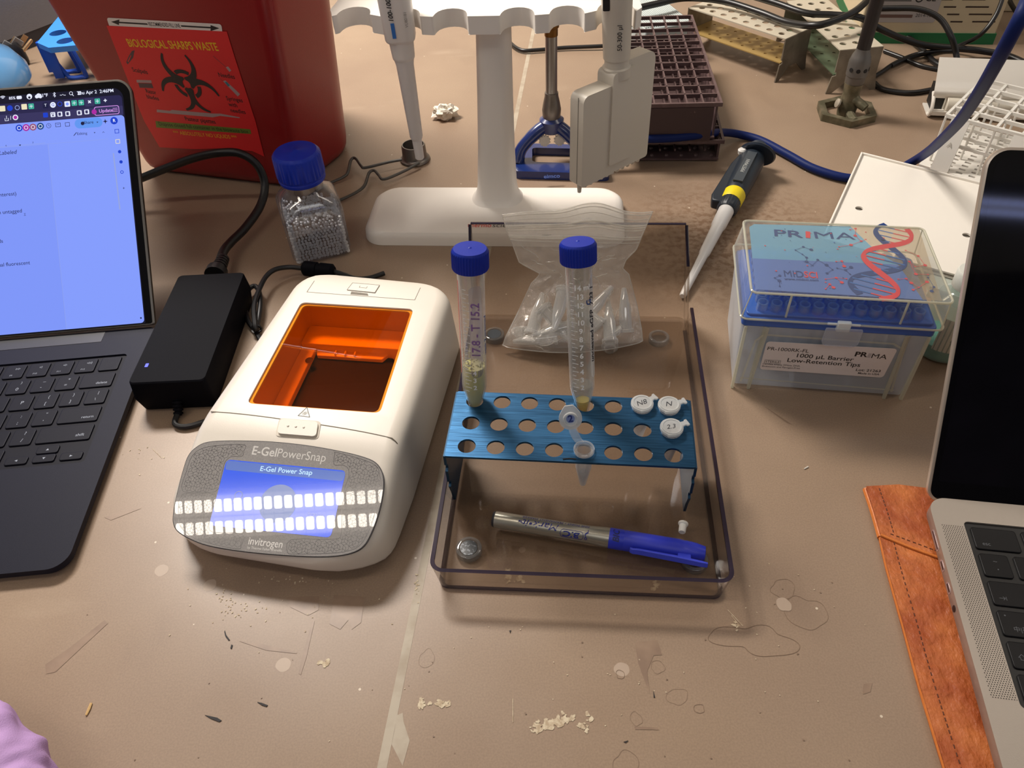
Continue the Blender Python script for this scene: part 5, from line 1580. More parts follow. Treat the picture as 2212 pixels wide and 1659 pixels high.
# multichannel pipette
M_MUL = mat('multi_cream', (208, 200, 186), .42)
def on_vert(px, py, x, y):
    """height at which the vertical through x, y shows at row py"""
    lo_h, hi_h = -50, 350
    for _ in range(40):
        h = (lo_h + hi_h) / 2
        v = Vector((x, y, h)) - EYE; row = 829.5 - F_PX * v.dot(UP) / v.dot(FW)
        if row > py: lo_h = h
        else: hi_h = h
    return h
ex_ = Vector((78, 58, 0)).normalized()
best = None
for zc in range(20, 90, 2):
    e1 = W(1243, 400, zc)
    for k in range(30, 150):
        v = e1 + ex_ * k - EYE
        if 1106 + F_PX * v.dot(RT) / v.dot(FW) >= 1384: break
    yl = (ST.inverted() @ (e1 + ex_ * k * .53)).y
    if best is None or abs(yl - YH - 1) < best[0]: best = (abs(yl - YH - 1), e1, k)
_, e0, MW = best
MX = Matrix(((ex_.x, -ex_.y * -1 * -1, 0, e0.x), (ex_.y, ex_.x, 0, e0.y), (0, 0, 1, e0.z), (0, 0, 0, 1)))   # x along, y across (away), z up
mp_ = thing('multichannel_pipette', 'grey-cream multichannel pipette hanging in the right half of the stand', 'pipette', MX)
MH = on_vert(0, 205, e0.x, e0.y) - e0.z
def mprof(y0, y1, zb, zt, r_=6): return None
b = MB(Matrix(((1, 0, 0, 0), (0, 0, -1, 0), (0, 1, 0, 0), (0, 0, 0, 1))))   # local: x along, y up, z towards the viewer
b.plate([rr(0, 0, MW * .46, MH, (3, 1, 1, 6), 5)], -8, 8, 0)
b.plate([rr(MW * .46, 0.5, MW, MH + 16, (1, 3, 8, 1), 5)], -7, 7, 0)
b.plate([rr(MW * .38, 10, MW * .72, MH + 10, (2, 2, 4, 4), 5)], -9.5, 9.5, 0)
b.build('manifold', M_MUL, mp_, bevel=2.2, seg=3)
n_ = 12
for i in range(n_):
    x = 5 + (MW - 10) * i / (n_ - 1)
    b = MB(); b.lathe([(1.7, -6 if i else -9), (2.1, -5), (2.6, 0.5)], 12, M=Matrix.Translation((x, 0, 0))); b.build('nozzle', M_MUL, mp_)
b = MB(); b.box(-.15, .1, -2.0, -1.4, 2, MH - 2)
b.build('seam_line', mat('seam_dark', (110, 104, 94), .6), mp_)
cxm = MW * .53
topz = MH + 8
v_top = MX.inverted() @ onY(1333, -40, YH)
v_neck = Vector((cxm, 0, topz))
AN = axis_frame(MX @ v_neck, MX.to_3x3() @ (Vector((v_top.x, v_top.y, v_top.z)) - v_neck) )
AN = MX.inverted() @ AN
b = MB(AN); b.lathe([(11.8, -5), (12, 3), (10.2, 4), (10.2, 10), (11.2, 10.5), (11.8, 30), (12, 48), (12.3, 49), (12.8, 100), (10, 120)], 32); b.build('handle', M_MUL, mp_)
HM2 = AN @ Matrix.Rotation(R(-10), 4, 'Z') @ Matrix(((0, -1, 0, 0), (0, 0, -1, -12.3), (1, 0, 0, 0), (0, 0, 0, 1)))
b = MB(HM2); b.text('50-300 µl', 31, -3, 5.4, 0, bold=.006, z=.2)
b.flat(rr(52, 5, 100, 10.5, 1, 3), 1, -.6); b.text('eppendorf', 72, 7.6, 4.2, 2, bold=.01, z=.1)
b.build('print', [mat('print_dark', (34, 34, 38), .5), mat('name_black', (22, 22, 24), .4), mat('print_white', (225, 225, 225), .5)], mp_)

# ------------------------------------------------------------- ziplock bag with microtubes
bagM = TF
p0 = TF.inverted() @ W(1088, 746, 5.4); p1 = TF.inverted() @ W(1387, 732, 5.4)
bag = thing('ziplock_bag', 'clear ziplock bag of loose microtubes slumped against the tray back wall', 'bag', TF)
M_BAG = clear('bag_film', (253, 252, 250), f0=.11, rough=.13, milk=.15, milkcol=(255, 253, 248), edge=.22, wrinkle=(60, 1.0))
M_BAGE = clear('bag_seam', (235, 233, 228), f0=.16, rough=.15, milk=.30, milkcol=(255, 252, 246))
NX, NY = 46, 54
rows_ = [  # v, left px, right px, height mm (middle)
    (0.0, (1086, 747), (1388, 738), 5.6), (.12, (1092, 728), (1386, 712), 12), (.30, (1122, 668), (1376, 660), 26), (.45, (1148, 612), (1358, 592), 44),
    (.52, (1168, 592), (1345, 580), 50), (.62, (1122, 568), (1352, 562), 62), (.74, (1108, 530), (1374, 540), 74), (.86, (1097, 505), (1388, 508), 82), (1.0, (1085, 464), (1410, 463), 92)]
def interp(v):
    for a, c in zip(rows_, rows_[1:]):
        if v <= c[0]:
            t = (v - a[0]) / (c[0] - a[0]); t = t
            f = lambda i, j: a[i][j] + (c[i][j] - a[i][j]) * t
            return (f(1, 0), f(1, 1)), (f(2, 0), f(2, 1)), a[3] + (c[3] - a[3]) * t
    return rows_[-1][1:]
rnd = random.Random(5)
def bag_pt(u, v, s_):
    l, r_, h = interp(v)
    px = l[0] + (r_[0] - l[0]) * u
    py = l[1] + (r_[1] - l[1]) * u
    if v > .8: py -= (v - .8) * 5 * (34 * math.exp(-((u - .62) / .2) ** 2) + 8 * math.sin(u * 7))
    if v < .2: py += (.2 - v) * 5 * 12 * math.sin(PI * u)
    full = math.sin(PI * min(1, max(0, u))) ** .6
    puff = (12 * math.exp(-((v - .18) / .17) ** 2) + 2.5) * full * (1 if s_ > 0 else -.25)
    P = W(px, py, h)
    wr = noise.noise(Vector((u * 7, v * 9, s_ * 3))) * 3.2 + noise.noise(Vector((u * 17 + v * 6, v * 14 - u * 8, s_ * 5))) * 1.6
    if v > .78: wr *= .5
    edge = min(1, 10 * min(u, 1 - u, v + .02))
    P = P + Vector((0, -1, .35)).normalized() * (puff + (wr + 1.2 * (s_ > 0)) * edge)
    zmin = 6.0 + (0 if s_ < 0 else .5)
    if P.z < zmin: P.z = zmin
    q_ = TF.inverted() @ P
    ymax = TD - (5.0 if s_ > 0 else 3.4) - 2.0 * abs(wr) * .4
    if q_.y > ymax:
        e_ = TF.inverted() @ EYE
        d_ = q_ - e_
        q_ = e_ + d_ * ((ymax - e_.y) / d_.y)
    return q_
for s_ in (1, -1):
    b = MB(); vs = [bag_pt(i / NX, j / NY, s_) for j in range(NY + 1) for i in range(NX + 1)]
    fs = [(j * (NX + 1) + i, j * (NX + 1) + i + 1, (j + 1) * (NX + 1) + i + 1, (j + 1) * (NX + 1) + i) for j in range(NY) for i in range(NX)]
    b.add(vs, fs); b.build('film', M_BAG, bag, angle=180)
b = MB()
for v_, w_ in ((.985, .5), (.955, .35), (.915, .8), (.90, .5), (.885, .5), (.84, .4), (.825, .6), (.80, .4)):
    b.tube([bag_pt(i / 40, v_, 1) + Vector((0, -.5, .2)) for i in range(41)], w_, 6)
b.build('zip_seal', M_BAGE, bag)
b = MB(); rnd = random.Random(21)
for _ in range(34):
    u0, v0 = rnd.uniform(.06, .9), rnd.uniform(.05, .78); du, dv = rnd.uniform(-.16, .16), rnd.uniform(-.14, .14)
    b.tube([bag_pt(min(.98, max(.02, u0 + du * k / 6 + .02 * math.sin(k))), min(.98, max(.02, v0 + dv * k / 6)), 1) + Vector((0, -.3, .2)) for k in range(7)], [.08, .3, .42, .3, .08], 5)
b.build('crease_highlights', M_BAGE, bag)  # folds in the film, made milky to stand in for bright highlights
b = MB()
for u_ in (0.0, 1.0): b.tube([bag_pt(u_, j / 40, 1) for j in range(41)], .45, 5)
b.tube([bag_pt(i / 40, 0, 1) for i in range(41)], .45, 5); b.tube([bag_pt(i / 40, 1, 1) for i in range(41)], .4, 5)
b.build('side_seam', M_BAGE, bag)
Mbp = Matrix.Translation(TF.inverted() @ W(1215, 508, 86)) @ Matrix.Rotation(R(75), 4, 'X')
b = MB(Mbp); b.text('EPPC', -12, 0, 3.2, 0, z=2); b.text('5.0 µl', 4, -1, 3.6, 0, z=2)
b.build('print', mat('print_faint', (120, 118, 112), .6), bag)
# loose microtubes inside: one prototype, copies
M_PPB = clear('bagged_tube_plastic', (250, 250, 250), f0=.14, rough=.06, milk=.22, milkcol=(252, 252, 250), edge=.5)
def loose(M, label, opened):
    t = thing('microtube', label, 'tube', M, 'loose microtubes in the ziplock bag')
    b = MB(); tube_body(b); b.build('tube_body', M_PPB, t)
    if opened:
        b = MB(Matrix.Translation((0, 13, 0)) @ Matrix.Rotation(R(25), 4, 'X')); b.lathe([(6.8, 0), (6.8, 1.4), (4.8, 1.5), (4.6, 4.4), (3.9, 4.4), (3.8, 1.0)], 22); b.box(-2, 2, -8.5, -5, .2, 1.2)
    else:
        b = MB(Matrix.Translation((0, 0, 2.8))); b.lathe([(6.9, 0), (6.9, 1.4), (5.4, 1.6)], 22); b.box(-2, 2, 5, 8.6, -1, 1)
    b.build('lid', M_PPB, t)
    return t
def lie(pa, za, pb, zb, spin=0):
    a, c = W(pa[0], pa[1], za), W(pb[0], pb[1], zb)
    d_ = (a - c).normalized()
    ctr = (a + c) / 2
    M = Vector((0, 0, 1)).rotation_difference(d_).to_matrix().to_4x4()
    return Matrix.Translation(ctr + d_ * 15) @ M @ Matrix.Rotation(R(spin), 4, 'Z')
LT = [((1200, 728), 13, (1112, 738), 11, 0, True, 'loose microtube lying flat along the bottom edge of the bag'),
      ((1318, 738), 16, (1314, 655), 30, 180, True, 'loose open microtube with its mouth towards the front of the bag'),
      ((1352, 715), 14, (1348, 625), 40, 60, True, 'loose microtube standing against the right side of the bag'),
      ((1262, 690), 22, (1320, 622), 40, 0, False, 'loose microtube slanting upwards behind the second conical tube'),
      ((1150, 715), 18, (1170, 640), 34, 90, True, 'loose microtube leaning at the left of the bag'),
      ((1180, 672), 28, (1228, 735), 16, 120, False, 'loose microtube crossing the middle of the bag'),
      ((1230, 705), 22, (1165, 722), 18, 30, True, 'loose microtube stacked on the flat one at the bottom'),
      ((1292, 700), 24, (1225, 640), 36, 200, False, 'loose microtube high in the middle of the bag'),
      ((1215, 640), 40, (1200, 700), 30, 20, False, 'loose microtube with its lid upwards left of the second conical tube')]
for pa, za, pb, zb, sp_, op, lb in LT:
    loose(lie(pa, za, pb, zb, sp_), lb, op)
# ------------------------------------------------------------- sharps bin
fa, fb_ = W(320, 372), W(650, 412)
SB = basis((fa.x, fa.y, 0), (fb_ - fa), Vector((0, 0, 1)).cross(fb_ - fa))
sb = thing('sharps_bin', 'dark red sharps waste bin with a bright red biohazard label', 'sharps container', SB)
WB = (fb_ - fa).length
# how far the front face leans out with height: fit from the left edge seen at the top of the frame
GR = 0.135
M_RED = mat('sharps_red', (146, 24, 28), .32, bump=(900, .08), sss=.0)
def ring_at(h, g=None):
    o_ = GR * h
    r2 = SB.inverted() @ W(757, 329)
    P = [(-o_ * .55, -o_), (WB + o_ * 1.3, -o_), (r2.x + o_ * .7, r2.y - o_ * .1), (r2.x - 75 + o_ * .4, r2.y + 105), (-o_ * .55, r2.y + 105)]
    out_ = []
    for i, rad in enumerate((12, 14, 22, 20, 12)):
        p, a, c = Vector(P[i]), Vector(P[i - 1]), Vector(P[(i + 1) % 5])
        d1, d2 = (a - p).normalized(), (c - p).normalized()
        for k in range(7):
            t = k / 6
            out_.append(tuple((p + d1 * rad) * (1 - t) ** 2 + p * 2 * t * (1 - t) + (p + d2 * rad) * t * t))
    return out_
def shr(P, d):
    cx = sum(p[0] for p in P) / len(P); cy = sum(p[1] for p in P) / len(P); k = 1 - d / 100
    return [((x - cx) * k + cx, (y - cy) * k + cy) for x, y in P]
b = MB()
lv = [(0.3, 8), (3, 3.5), (8, .8), (14, 0), (60, 0), (120, 0), (200, 0), (300, 0)]
b.loft([[(x, y, h) for x, y in shr(ring_at(h), d)] for h, d in lv])
b.build('bin_body', M_RED, sb, angle=30)
b = MB(); b.loft([[(x, y, h) for x, y in shr(ring_at(300), d)] for h, d in ((296, -5), (312, -5), (318, -1), (322, 12))])
b.build('bin_lid', mat('sharps_lid', (120, 20, 24), .35), sb)
# label on the front face
tilt = math.atan(GR)
LB = Matrix.Rotation(R(90) + tilt, 4, 'X')          # x right, y up the face, z outwards
LBm = LB @ Matrix.Translation((0, 0, .35))
LBW = SB @ LBm
def sp(px, py): return PL(px, py, LBW)
lab = [(230, 55), (490, 68), (506, 120), (552, 262), (571, 338), (545, 326), (480, 320), (420, 322), (345, 318), (312, 262), (302, 238)]
M_LR = mat('label_red', (226, 34, 40), .5); M_LW = mat('label_white', (236, 226, 220), .5); M_LK = mat('label_black', (18, 16, 26), .5)
M_LY = mat('label_yellow', (240, 188, 30), .5); M_LG = mat('label_green', (104, 128, 40), .5); M_LS = mat('label_silver', (176, 150, 152), .5); M_LDK = mat('label_dark', (86, 60, 68), .5); M_LT = mat('label_teal', (60, 120, 140), .5)
b = Decals(LBm)
wp = quad_round([sp(238, 62), sp(482, 80), sp(478, 52), sp(230, 38)], 3)
b.flat(wp, 1, .05)
def sline(pts, w, m_, z=.3): b.line([sp(*p) for p in pts], w, m_, z)
sline([(252, 48), (318, 52)], 1.4, 2, .12); sline([(392, 56), (462, 60)], 1.4, 2, .12)
b.flat([sp(240, 47), sp(258, 42), sp(257, 54)], 2, .12); b.flat([sp(474, 61), sp(455, 54), sp(455, 67)], 2, .12)
def stx(t_, pa, pb, size, m_, bold=.01, z=.3, sh=0):
    xa, ya_ = sp(*pa); xb, yb_ = sp(*pb)
    v, _f = text_mesh(t_, bold); w = max(p[0] for p in v) - min(p[0] for p in v)
    L__ = math.hypot(xb - xa, yb_ - ya_)
    b.text(t_, (xa + xb) / 2, (ya_ + yb_) / 2, size, m_, ang=math.degrees(math.atan2(yb_ - ya_, xb - xa)), bold=bold, z=z, sx=L__ / w / size, shear=sh)
stx('RECOMMENDED FILL LINE', (321, 52), (389, 56), 5.2, 2, .01, .12)
b.flat([sp(*p) for p in lab], 0, .2)
stx('BIOLOGICAL SHARPS WASTE', (276, 93), (470, 102), 11, 3, .018)
stx('Scalpels', (286, 150), (319, 156), 6.5, 2); stx('Razor', (315, 196), (337, 200), 6.5, 2); stx('blades', (317, 208), (343, 213), 6.5, 2)
stx('Needles', (472, 161), (507, 166), 6.5, 2); stx('Syringes', (489, 212), (524, 217), 6.5, 2); stx('with', (494, 225), (513, 228), 6.5, 2); stx('needles', (498, 238), (530, 242), 6.5, 2)
stx('Pasteur pipettes', (400, 256), (465, 263), 6.8, 2)
b.flat([sp(336, 261), sp(338, 275), sp(543, 289), sp(541, 279)], 4, .3)
stx('Dispose closed full container in the biowaste box', (343, 267), (536, 284), 6.4, 2, .0, .36)
stx('*** ABSOLUTELY NO LIQUIDS ***', (375, 286), (512, 297), 6.2, 3, .0)
# biohazard sign
c0 = sp(403, 180); Ls = abs(sp(403, 120)[1] - c0[1]) / 1.28
v, _f = text_mesh('☣', .01)
ks = islands(v, _f)
bw = max(p[0] for p in v) - min(p[0] for p in v)
ks = [q for q in ks if max(v[i][0] for f in q for i in f) - min(v[i][0] for f in q for i in f) < .93 * bw]
_f = [f for q in ks for f in q]; us = sorted({i for f in _f for i in f}); mp2 = {i: k for k, i in enumerate(us)}
v = [v[i] for i in us]; _f = [tuple(mp2[i] for i in f) for f in _f]
w = max(p[0] for p in v) - min(p[0] for p in v)
g0_, g1_ = sp(345, 178), sp(470, 188)
hh = max(p[1] for p in v) - min(p[1] for p in v)
gh = abs(sp(398, 114)[1] - sp(410, 236)[1])
sy_ = gh / hh; sx_ = math.hypot(g1_[0] - g0_[0], g1_[1] - g0_[1]) / w; mx0 = (max(p[0] for p in v) + min(p[0] for p in v)) / 2; my0 = (max(p[1] for p in v) + min(p[1] for p in v)) / 2
b.add([(c0[0] + (p[0] - mx0) * sx_, c0[1] + (p[1] - my0) * sy_, .45) for p in v], _f, 2)
# little pictures
b.flat([sp(285, 110), sp(291, 108), sp(288, 124), sp(276, 139), sp(273, 134), sp(279, 120)], 6, .3); b.flat([sp(283, 118), sp(284, 120), sp(278, 134), sp(276, 132)], 0, .34)
b.flat([sp(295, 172), sp(327, 173), sp(328, 179), sp(296, 178)], 5, .3); b.flat([sp(299, 179), sp(328, 180), sp(332, 190), sp(302, 189)], 6, .3)
sline([(461, 121), (490, 146)], .5, 6); b.flat([sp(488, 145), sp(493, 143), sp(500, 152), sp(496, 155)], 5, .32)
sline([(476, 170), (484, 176)], .4, 6); b.flat([sp(482, 175), sp(487, 173), sp(519, 203), sp(514, 208)], 5, .3); b.flat([sp(486, 177), sp(490, 176), sp(497, 184), sp(493, 187)], 7, .34)
b.flat([sp(339, 236), sp(339, 242), sp(370, 245), sp(460, 253), sp(476, 250), sp(518, 255), sp(518, 253), sp(476, 245), sp(460, 245), sp(372, 237), sp(367, 239)], 5, .3)
b.build('label', [M_LR, M_LW, M_LK, M_LY, M_LG, M_LS, M_LDK, M_LT], sb)

# ------------------------------------------------------------- striker, crumpled paper
c0 = W(897, 345)
sk = thing('flint_striker', 'wire flint striker with a metal cup lying behind the pipette stand', 'striker', Matrix.Translation((c0.x, c0.y, 0)))
M_ST = mat('dull_steel', (128, 122, 116), .38, metal=.8)
b = MB(); b.lathe([(17, 1), (16.5, 2.5), (14.5, 3.5), (13.6, 5), (13.2, 17), (12.4, 18.5), (11.5, 18.5), (11.8, 6), (1, 5)], 36, cap1=False); b.build('cup', M_ST, sk)
b = MB()
I = Matrix.Translation((-c0.x, -c0.y, 0))
b.tube([I @ W(*p) for p in ((868, 345, 8), (840, 350, 8), (790, 362, 7), (780, 358, 8), (768, 342, 10), (758, 346, 9), (752, 370, 7), (742, 382, 5), (700, 402, 3), (660, 430, 3))], 1.6, 8, smooth=5)
b.tube([I @ W(*p) for p in ((905, 352, 6), (872, 370, 5), (830, 387, 5), (818, 378, 6), (808, 368, 8), (797, 374, 7), (788, 400, 5), (770, 415, 4), (735, 432, 3), (690, 450, 3))], 1.6, 8, smooth=5)
b.build('wire_arms', mat('dark_wire', (92, 90, 86), .4, metal=.6), sk)
b = MB(); rnd = random.Random(2)
p = W(963, 255)
vs = []
NU, NV = 18, 12
b2 = []
for j in range(NV + 1):
    for i in range(NU):
        th, ph = PI * j / NV, 2 * PI * i / NU
        n_ = Vector((math.sin(th) * math.cos(ph), math.sin(th) * math.sin(ph), math.cos(th)))
        r_ = 1 + .55 * noise.noise(n_ * 2.3) + .45 * abs(noise.noise(n_ * 5.1)) + .2 * noise.noise(n_ * 11)
        vs.append((n_.x * 13 * r_, n_.y * 9 * r_, max(0, 7 + n_.z * 8 * r_)))
fs = [(j * NU + i, j * NU + (i + 1) % NU, (j + 1) * NU + (i + 1) % NU, (j + 1) * NU + i) for j in range(NV) for i in range(NU)]
b = MB(Matrix()); b.add(vs, fs)
o = b.build('crumpled_tissue', mat('tissue_white', (232, 224, 208), .8, bump=(300, .8)), angle=10)
put(o, Matrix.Translation((p.x, p.y, 0))); tag(o, 'small crumpled white tissue on the bench beside the stand column', 'tissue')

# ------------------------------------------------------------- gas burner on a blue base, behind the stand
c0 = W(1192, 345)
bu = thing('gas_burner', 'gas burner with blue cast base and brass collar behind the stand column', 'burner', Matrix.Translation((c0.x, c0.y, 0)))
M_NV = mat('navy_enamel', (22, 44, 104), .25, coat=.5)
I = Matrix.Translation((-c0.x, -c0.y, 0))
def q3(px, py, z): return tuple(I @ W(px, py, z))
b = MB(I)
fr = [W(1108, 386), W(1318, 392), W(1300, 330), W(1120, 325)]
b.plate([quad_round([tuple(fr[0][:2]), tuple(fr[1][:2]), tuple(fr[2][:2]), tuple(fr[3][:2])], 8), quad_round([(W(1150, 366).x, W(1150, 366).y), (W(1290, 370).x, W(1290, 370).y), (W(1270, 338).x, W(1270, 338).y), (W(1150, 335).x, W(1150, 335).y)], 5)[::-1]], 0, 9, 0)
b.build('base', M_NV, bu, bevel=2, seg=3)
b = MB()
top = (0, 0, 42)
for px, py in ((1118, 350), (1262, 352)):
    e = q3(px, py, 8)
    b.tube([e, (e[0] * .85, e[1] * .7, 22), (e[0] * .35, e[1] * .3, 38), (0, 0, 42)], [7, 6.5, 7, 8], 12, smooth=5)
b.lathe([(11, 34), (13, 36), (13, 47), (9, 50)], 24)
b.build('arch', M_NV, bu)
b = MB(); b.lathe([(8, 46), (9.5, 50), (10, 58), (8.6, 66), (7.2, 72), (7.0, 76)], 24); b.build('air_collar', M_ST, bu)
b = MB(); b.lathe([(6.0, 72), (6.0, 134)], 24); b.build('barrel', mat('barrel_steel', (160, 156, 152), .3, metal=.85), bu)
b = MB(); b.lathe([(6.6, 133), (6.6, 140), (7.8, 141), (8.4, 150), (8.4, 172), (6.8, 174)], 24); b.build('brass_tip', mat('old_brass', (132, 92, 44), .4, metal=.8), bu)
for dx_ in (-8, 8):
    b = MB(); b.lathe([(5.0, -2, .0), (5.0, -2, 1.4), (5.0, 2, 1.4), (3, 2.4)], 24, nf=12, M=Matrix.Translation((dx_, -6, 26)) @ Matrix.Rotation(R(80), 4, 'X')); b.build('valve_knob', mat('knob_white', (222, 212, 196), .4), bu)
v = LBW
b = MB(); b.text('eimco', 0, 0, 7, 0, bold=.02, depth=.01, M=Matrix.Translation(q3(1192, 381, 9.5)) @ Matrix.Rotation(R(20), 4, 'X')); b.build('cast_name', mat('navy_light', (52, 76, 140), .3), bu)

# ------------------------------------------------------------- brown grid racks
M_BRN = mat('brown_rack', (88, 68, 68), .42, var=(120, (104, 84, 82), .45, .7))
def grid_rack(name, label, Mx, L_, D_, H_, nx, ny, group=None, mm_=None, pil=0):
    t = thing(name, label, 'tube rack', Mx, group)
    b = MB()
    w = 1.7
    b.plate([[(0, 0), (L_, 0), (L_, D_), (0, D_)], [(2.6, 2.6), (2.6, D_ - 2.6), (L_ - 2.6, D_ - 2.6), (L_ - 2.6, 2.6)]], H_ - 4, H_, 0)
    for i in range(1, nx): x = 2.6 + (L_ - 5.2) * i / nx; b.box(x - w / 2, x + w / 2, 2, D_ - 2, H_ - 4, H_ - .2)
    for j in range(1, ny): y = 2.6 + (D_ - 5.2) * j / ny; b.box(2, L_ - 2, y - w / 2, y + w / 2, H_ - 4, H_ - .2)
    b.build('top_grid', mm_ or M_BRN, t)
    b = MB()
    for i in range(1, nx): x = 2.6 + (L_ - 5.2) * i / nx; b.box(x - w / 2, x + w / 2, 4, D_ - 4, H_ * .45, H_ * .45 + 2.5)
    for j in range(1, ny): y = 2.6 + (D_ - 5.2) * j / ny; b.box(4, L_ - 4, y - w / 2, y + w / 2, H_ * .45, H_ * .45 + 2.5)
    b.build('middle_grid', mm_ or M_BRN, t)
    b = MB()
    b.box(3, L_ - 3, 3, D_ - 3, 1.5, 3.5)
    for i in range(nx):
        for j in range(ny):
            x = 2.6 + (L_ - 5.2) * (i + .5) / nx; y = 2.6 + (D_ - 5.2) * (j + .5) / ny
            b.lathe([(2.5, 3.4), (1.8, 5.2), (.4, 5.8)], 8, M=Matrix.Translation((x, y, 0)))
    b.build('bottom_tray', mm_ or M_BRN, t)
    for x0, x1 in ((3, 5.2), (L_ - 5.2, L_ - 3)):
        b = MB(); b.box(x0, x1, 6, D_ - 6, 3.5, H_ - 4); b.build('end_panel', mm_ or M_BRN, t)
    return t
# lower rack lies along the bench, upper one stands across it
g0 = W(1355, 352, 0); g1 = W(1545, 352, 0)
Ml = basis((g0.x, g0.y, 0), g1 - g0, Vector((0, 0, 1)).cross(g1 - g0))
grid_rack('test_tube_rack', 'brown plastic test tube rack at the bottom of the pile behind the multichannel pipette', Ml, 100, 190, 26, 6, 12, 'brown test tube racks')
hz = 68
a_, c_, d_ = W(1562, 222, hz), W(1486, 32, hz), W(1280, 228, hz)
Mu = basis((0, 0, 0), a_ - d_, Vector((0, 0, 1)).cross(a_ - d_))
ey_ = Mu.to_3x3() @ Vector((0, 1, 0)); ex2 = Mu.to_3x3() @ Vector((1, 0, 0))
up_l = (c_ - a_).dot(ey_)
Mu = basis((a_.x - ex2.x * 104, a_.y - ex2.y * 104, 26.5), a_ - d_, Vector((0, 0, 1)).cross(a_ - d_))
grid_rack('test_tube_rack', 'brown plastic test tube rack lying on top of another brown rack', Mu, 104, max(200, min(250, up_l)), hz - 26.5, 6, 12, 'brown test tube racks')
b = MB(Mu); b.box(28, 96, -.2, 1.6, 1, hz - 31)
o = b.build('front_panel', mat('brown_panel', (64, 46, 46), .5, var=(70, (150, 128, 118), .62, .72))); 
up_rack = [q for q in COL.objects if q.name.startswith('test_tube_rack')][-1]
o.parent = up_rack; o.data.transform(Matrix.Translation(-Vector((0, 0, 0)))) 
o.matrix_parent_inverse = up_rack.matrix_world.inverted()
# pale blue-white rack farther back
a_, c_ = W(1498, 46, 48), W(1395, 62, 48)
Mx = basis((c_.x, c_.y, 0), a_ - c_, Vector((0, 0, 1)).cross(a_ - c_))
t = thing('foam_rack', 'pale blue-grey ribbed rack behind the brown racks', 'tube rack', Mx)
Lx = (a_ - c_).length
b = MB(); b.box(0, Lx, 0, 120, 0, 47); b.build('block', mat('pale_blue_plastic', (178, 188, 188), .5), t, bevel=2)
b = MB()
for i in range(22): b.box(1 + (Lx - 4) * i / 22, 1 + (Lx - 4) * i / 22 + 1.6, 3, 117, 47, 48.6)
b.build('ribs', mat('pale_rib', (196, 204, 202), .5), t)

# ------------------------------------------------------------- bent metal racks with round holes
def metal_rack(label, pts, H_, rows_n, cols_n, mtop, mshelf, legw=1.6, seed=0):
    """pts: near-left, near-right, far-right corners of the top seen in the photograph at height H_"""
    nl, nr, frr = (W(*p, H_) for p in pts)
    ex = (nr - nl); L_ = ex.length; exn = ex.normalized(); ey = Vector((0, 0, 1)).cross(exn); D_ = (frr - nr).dot(ey)
    M_ = basis((nl.x, nl.y, 0), ex, ey)
    t = thing('metal_tube_rack', label, 'tube rack', M_, 'bent sheet metal tube racks')
    holes = []; r_ = min(D_ / (rows_n + .8), L_ / (cols_n + .8)) * .30
    xs_ = [(L_) * (i + .75) / (cols_n + .5) for i in range(cols_n)]; ys2 = [D_ * (j + .7) / (rows_n + .4) for j in range(rows_n)]
    for i, x in enumerate(xs_):
        for j, y in enumerate(ys2): holes.append(circ(x, y, r_, 16))
    b = MB(); b.plate([[(0, 0), (L_, 0), (L_, D_), (0, D_)]] + holes, H_ - 1.4, H_, 0); b.build('top_plate', mtop, t)
    b = MB(); b.plate([[(1, 0), (L_ - 1, 0), (L_ - 1, D_), (1, D_)]] + [circ(x, y, r_ * .5, 8) for x in xs_ for y in ys2], H_ * .42, H_ * .42 + 1.2, 0); b.build('lower_shelf', mshelf, t)
    for xe in (0, L_):
        Mg = Matrix(((0, 0, 1, xe), (1, 0, 0, 0), (0, 1, 0, 0), (0, 0, 0, 1)))
        b = MB(Mg); b.plate([[(0, H_ - .5), (0, H_ * .5), (2.5, H_ * .5), (2.5, H_ * .42), (-2, H_ * .40), (-5, .3), (2, .3), (D_ * .35, 14), (D_ * .65, 14), (D_ - 2, .3), (D_ + 5, .3), (D_, H_ * .4), (D_, H_ - .5)]], -.8, .8, 0)
        b.build('end_plate', mat('dull_aluminium', (128, 118, 104), .5, metal=.5, var=(50, (156, 146, 130), .4, .7)), t)
    return t
M_AL = mat('cream_aluminium', (206, 196, 176), .4, metal=.2); M_GOLD = mat('gold_shelf', (186, 156, 96), .4, metal=.4); M_GRN = mat('green_shelf', (92, 108, 84), .45, metal=.3)
metal_rack('bent metal tube rack with a gold lower shelf behind the brown racks', ((1488, 16), (1697, 84), (1747, 57)), 52, 3, 8, M_AL, M_GOLD)
metal_rack('bent metal tube rack with a green lower shelf behind the dark burner', ((1700, 2), (1815, 108), (1913, 103)), 52, 3, 7, M_AL, M_GRN)

# ------------------------------------------------------------- second burner, hexagonal base
c0 = W(1826, 248)
bu2 = thing('bunsen_burner', 'dark metal bunsen burner with hexagonal ring base standing at the back right', 'burner', Matrix.Translation((c0.x, c0.y, 0)))
M_DM = mat('tarnished_metal', (96, 92, 72), .5, metal=.55, var=(90, (136, 126, 104), .4, .7))
hx = lambda r_: [(r_ * math.cos(R(60 * k + 20)) * 1.02, r_ * math.sin(R(60 * k + 20))) for k in range(6)]
b = MB(); b.plate([hx(34), hx(26)[::-1]], 0, 8, 0); b.build('hexagon_base', M_DM, bu2, bevel=1.2)
b = MB(); b.rod((0, 27, 4), (0, 0, 6), 5, 10); b.rod((0, -27, 4), (0, 0, 6), 5, 10)
b.lathe([(10, 0.3), (11, 14), (9, 26), (10, 36), (10.5, 38)], 20)
b.tube([(0, 0, 20), (6, -8, 19), (13, -17, 15)], [8, 7, 5, 4.6], 12, smooth=4)
b.build('gas_inlet', M_DM, bu2)
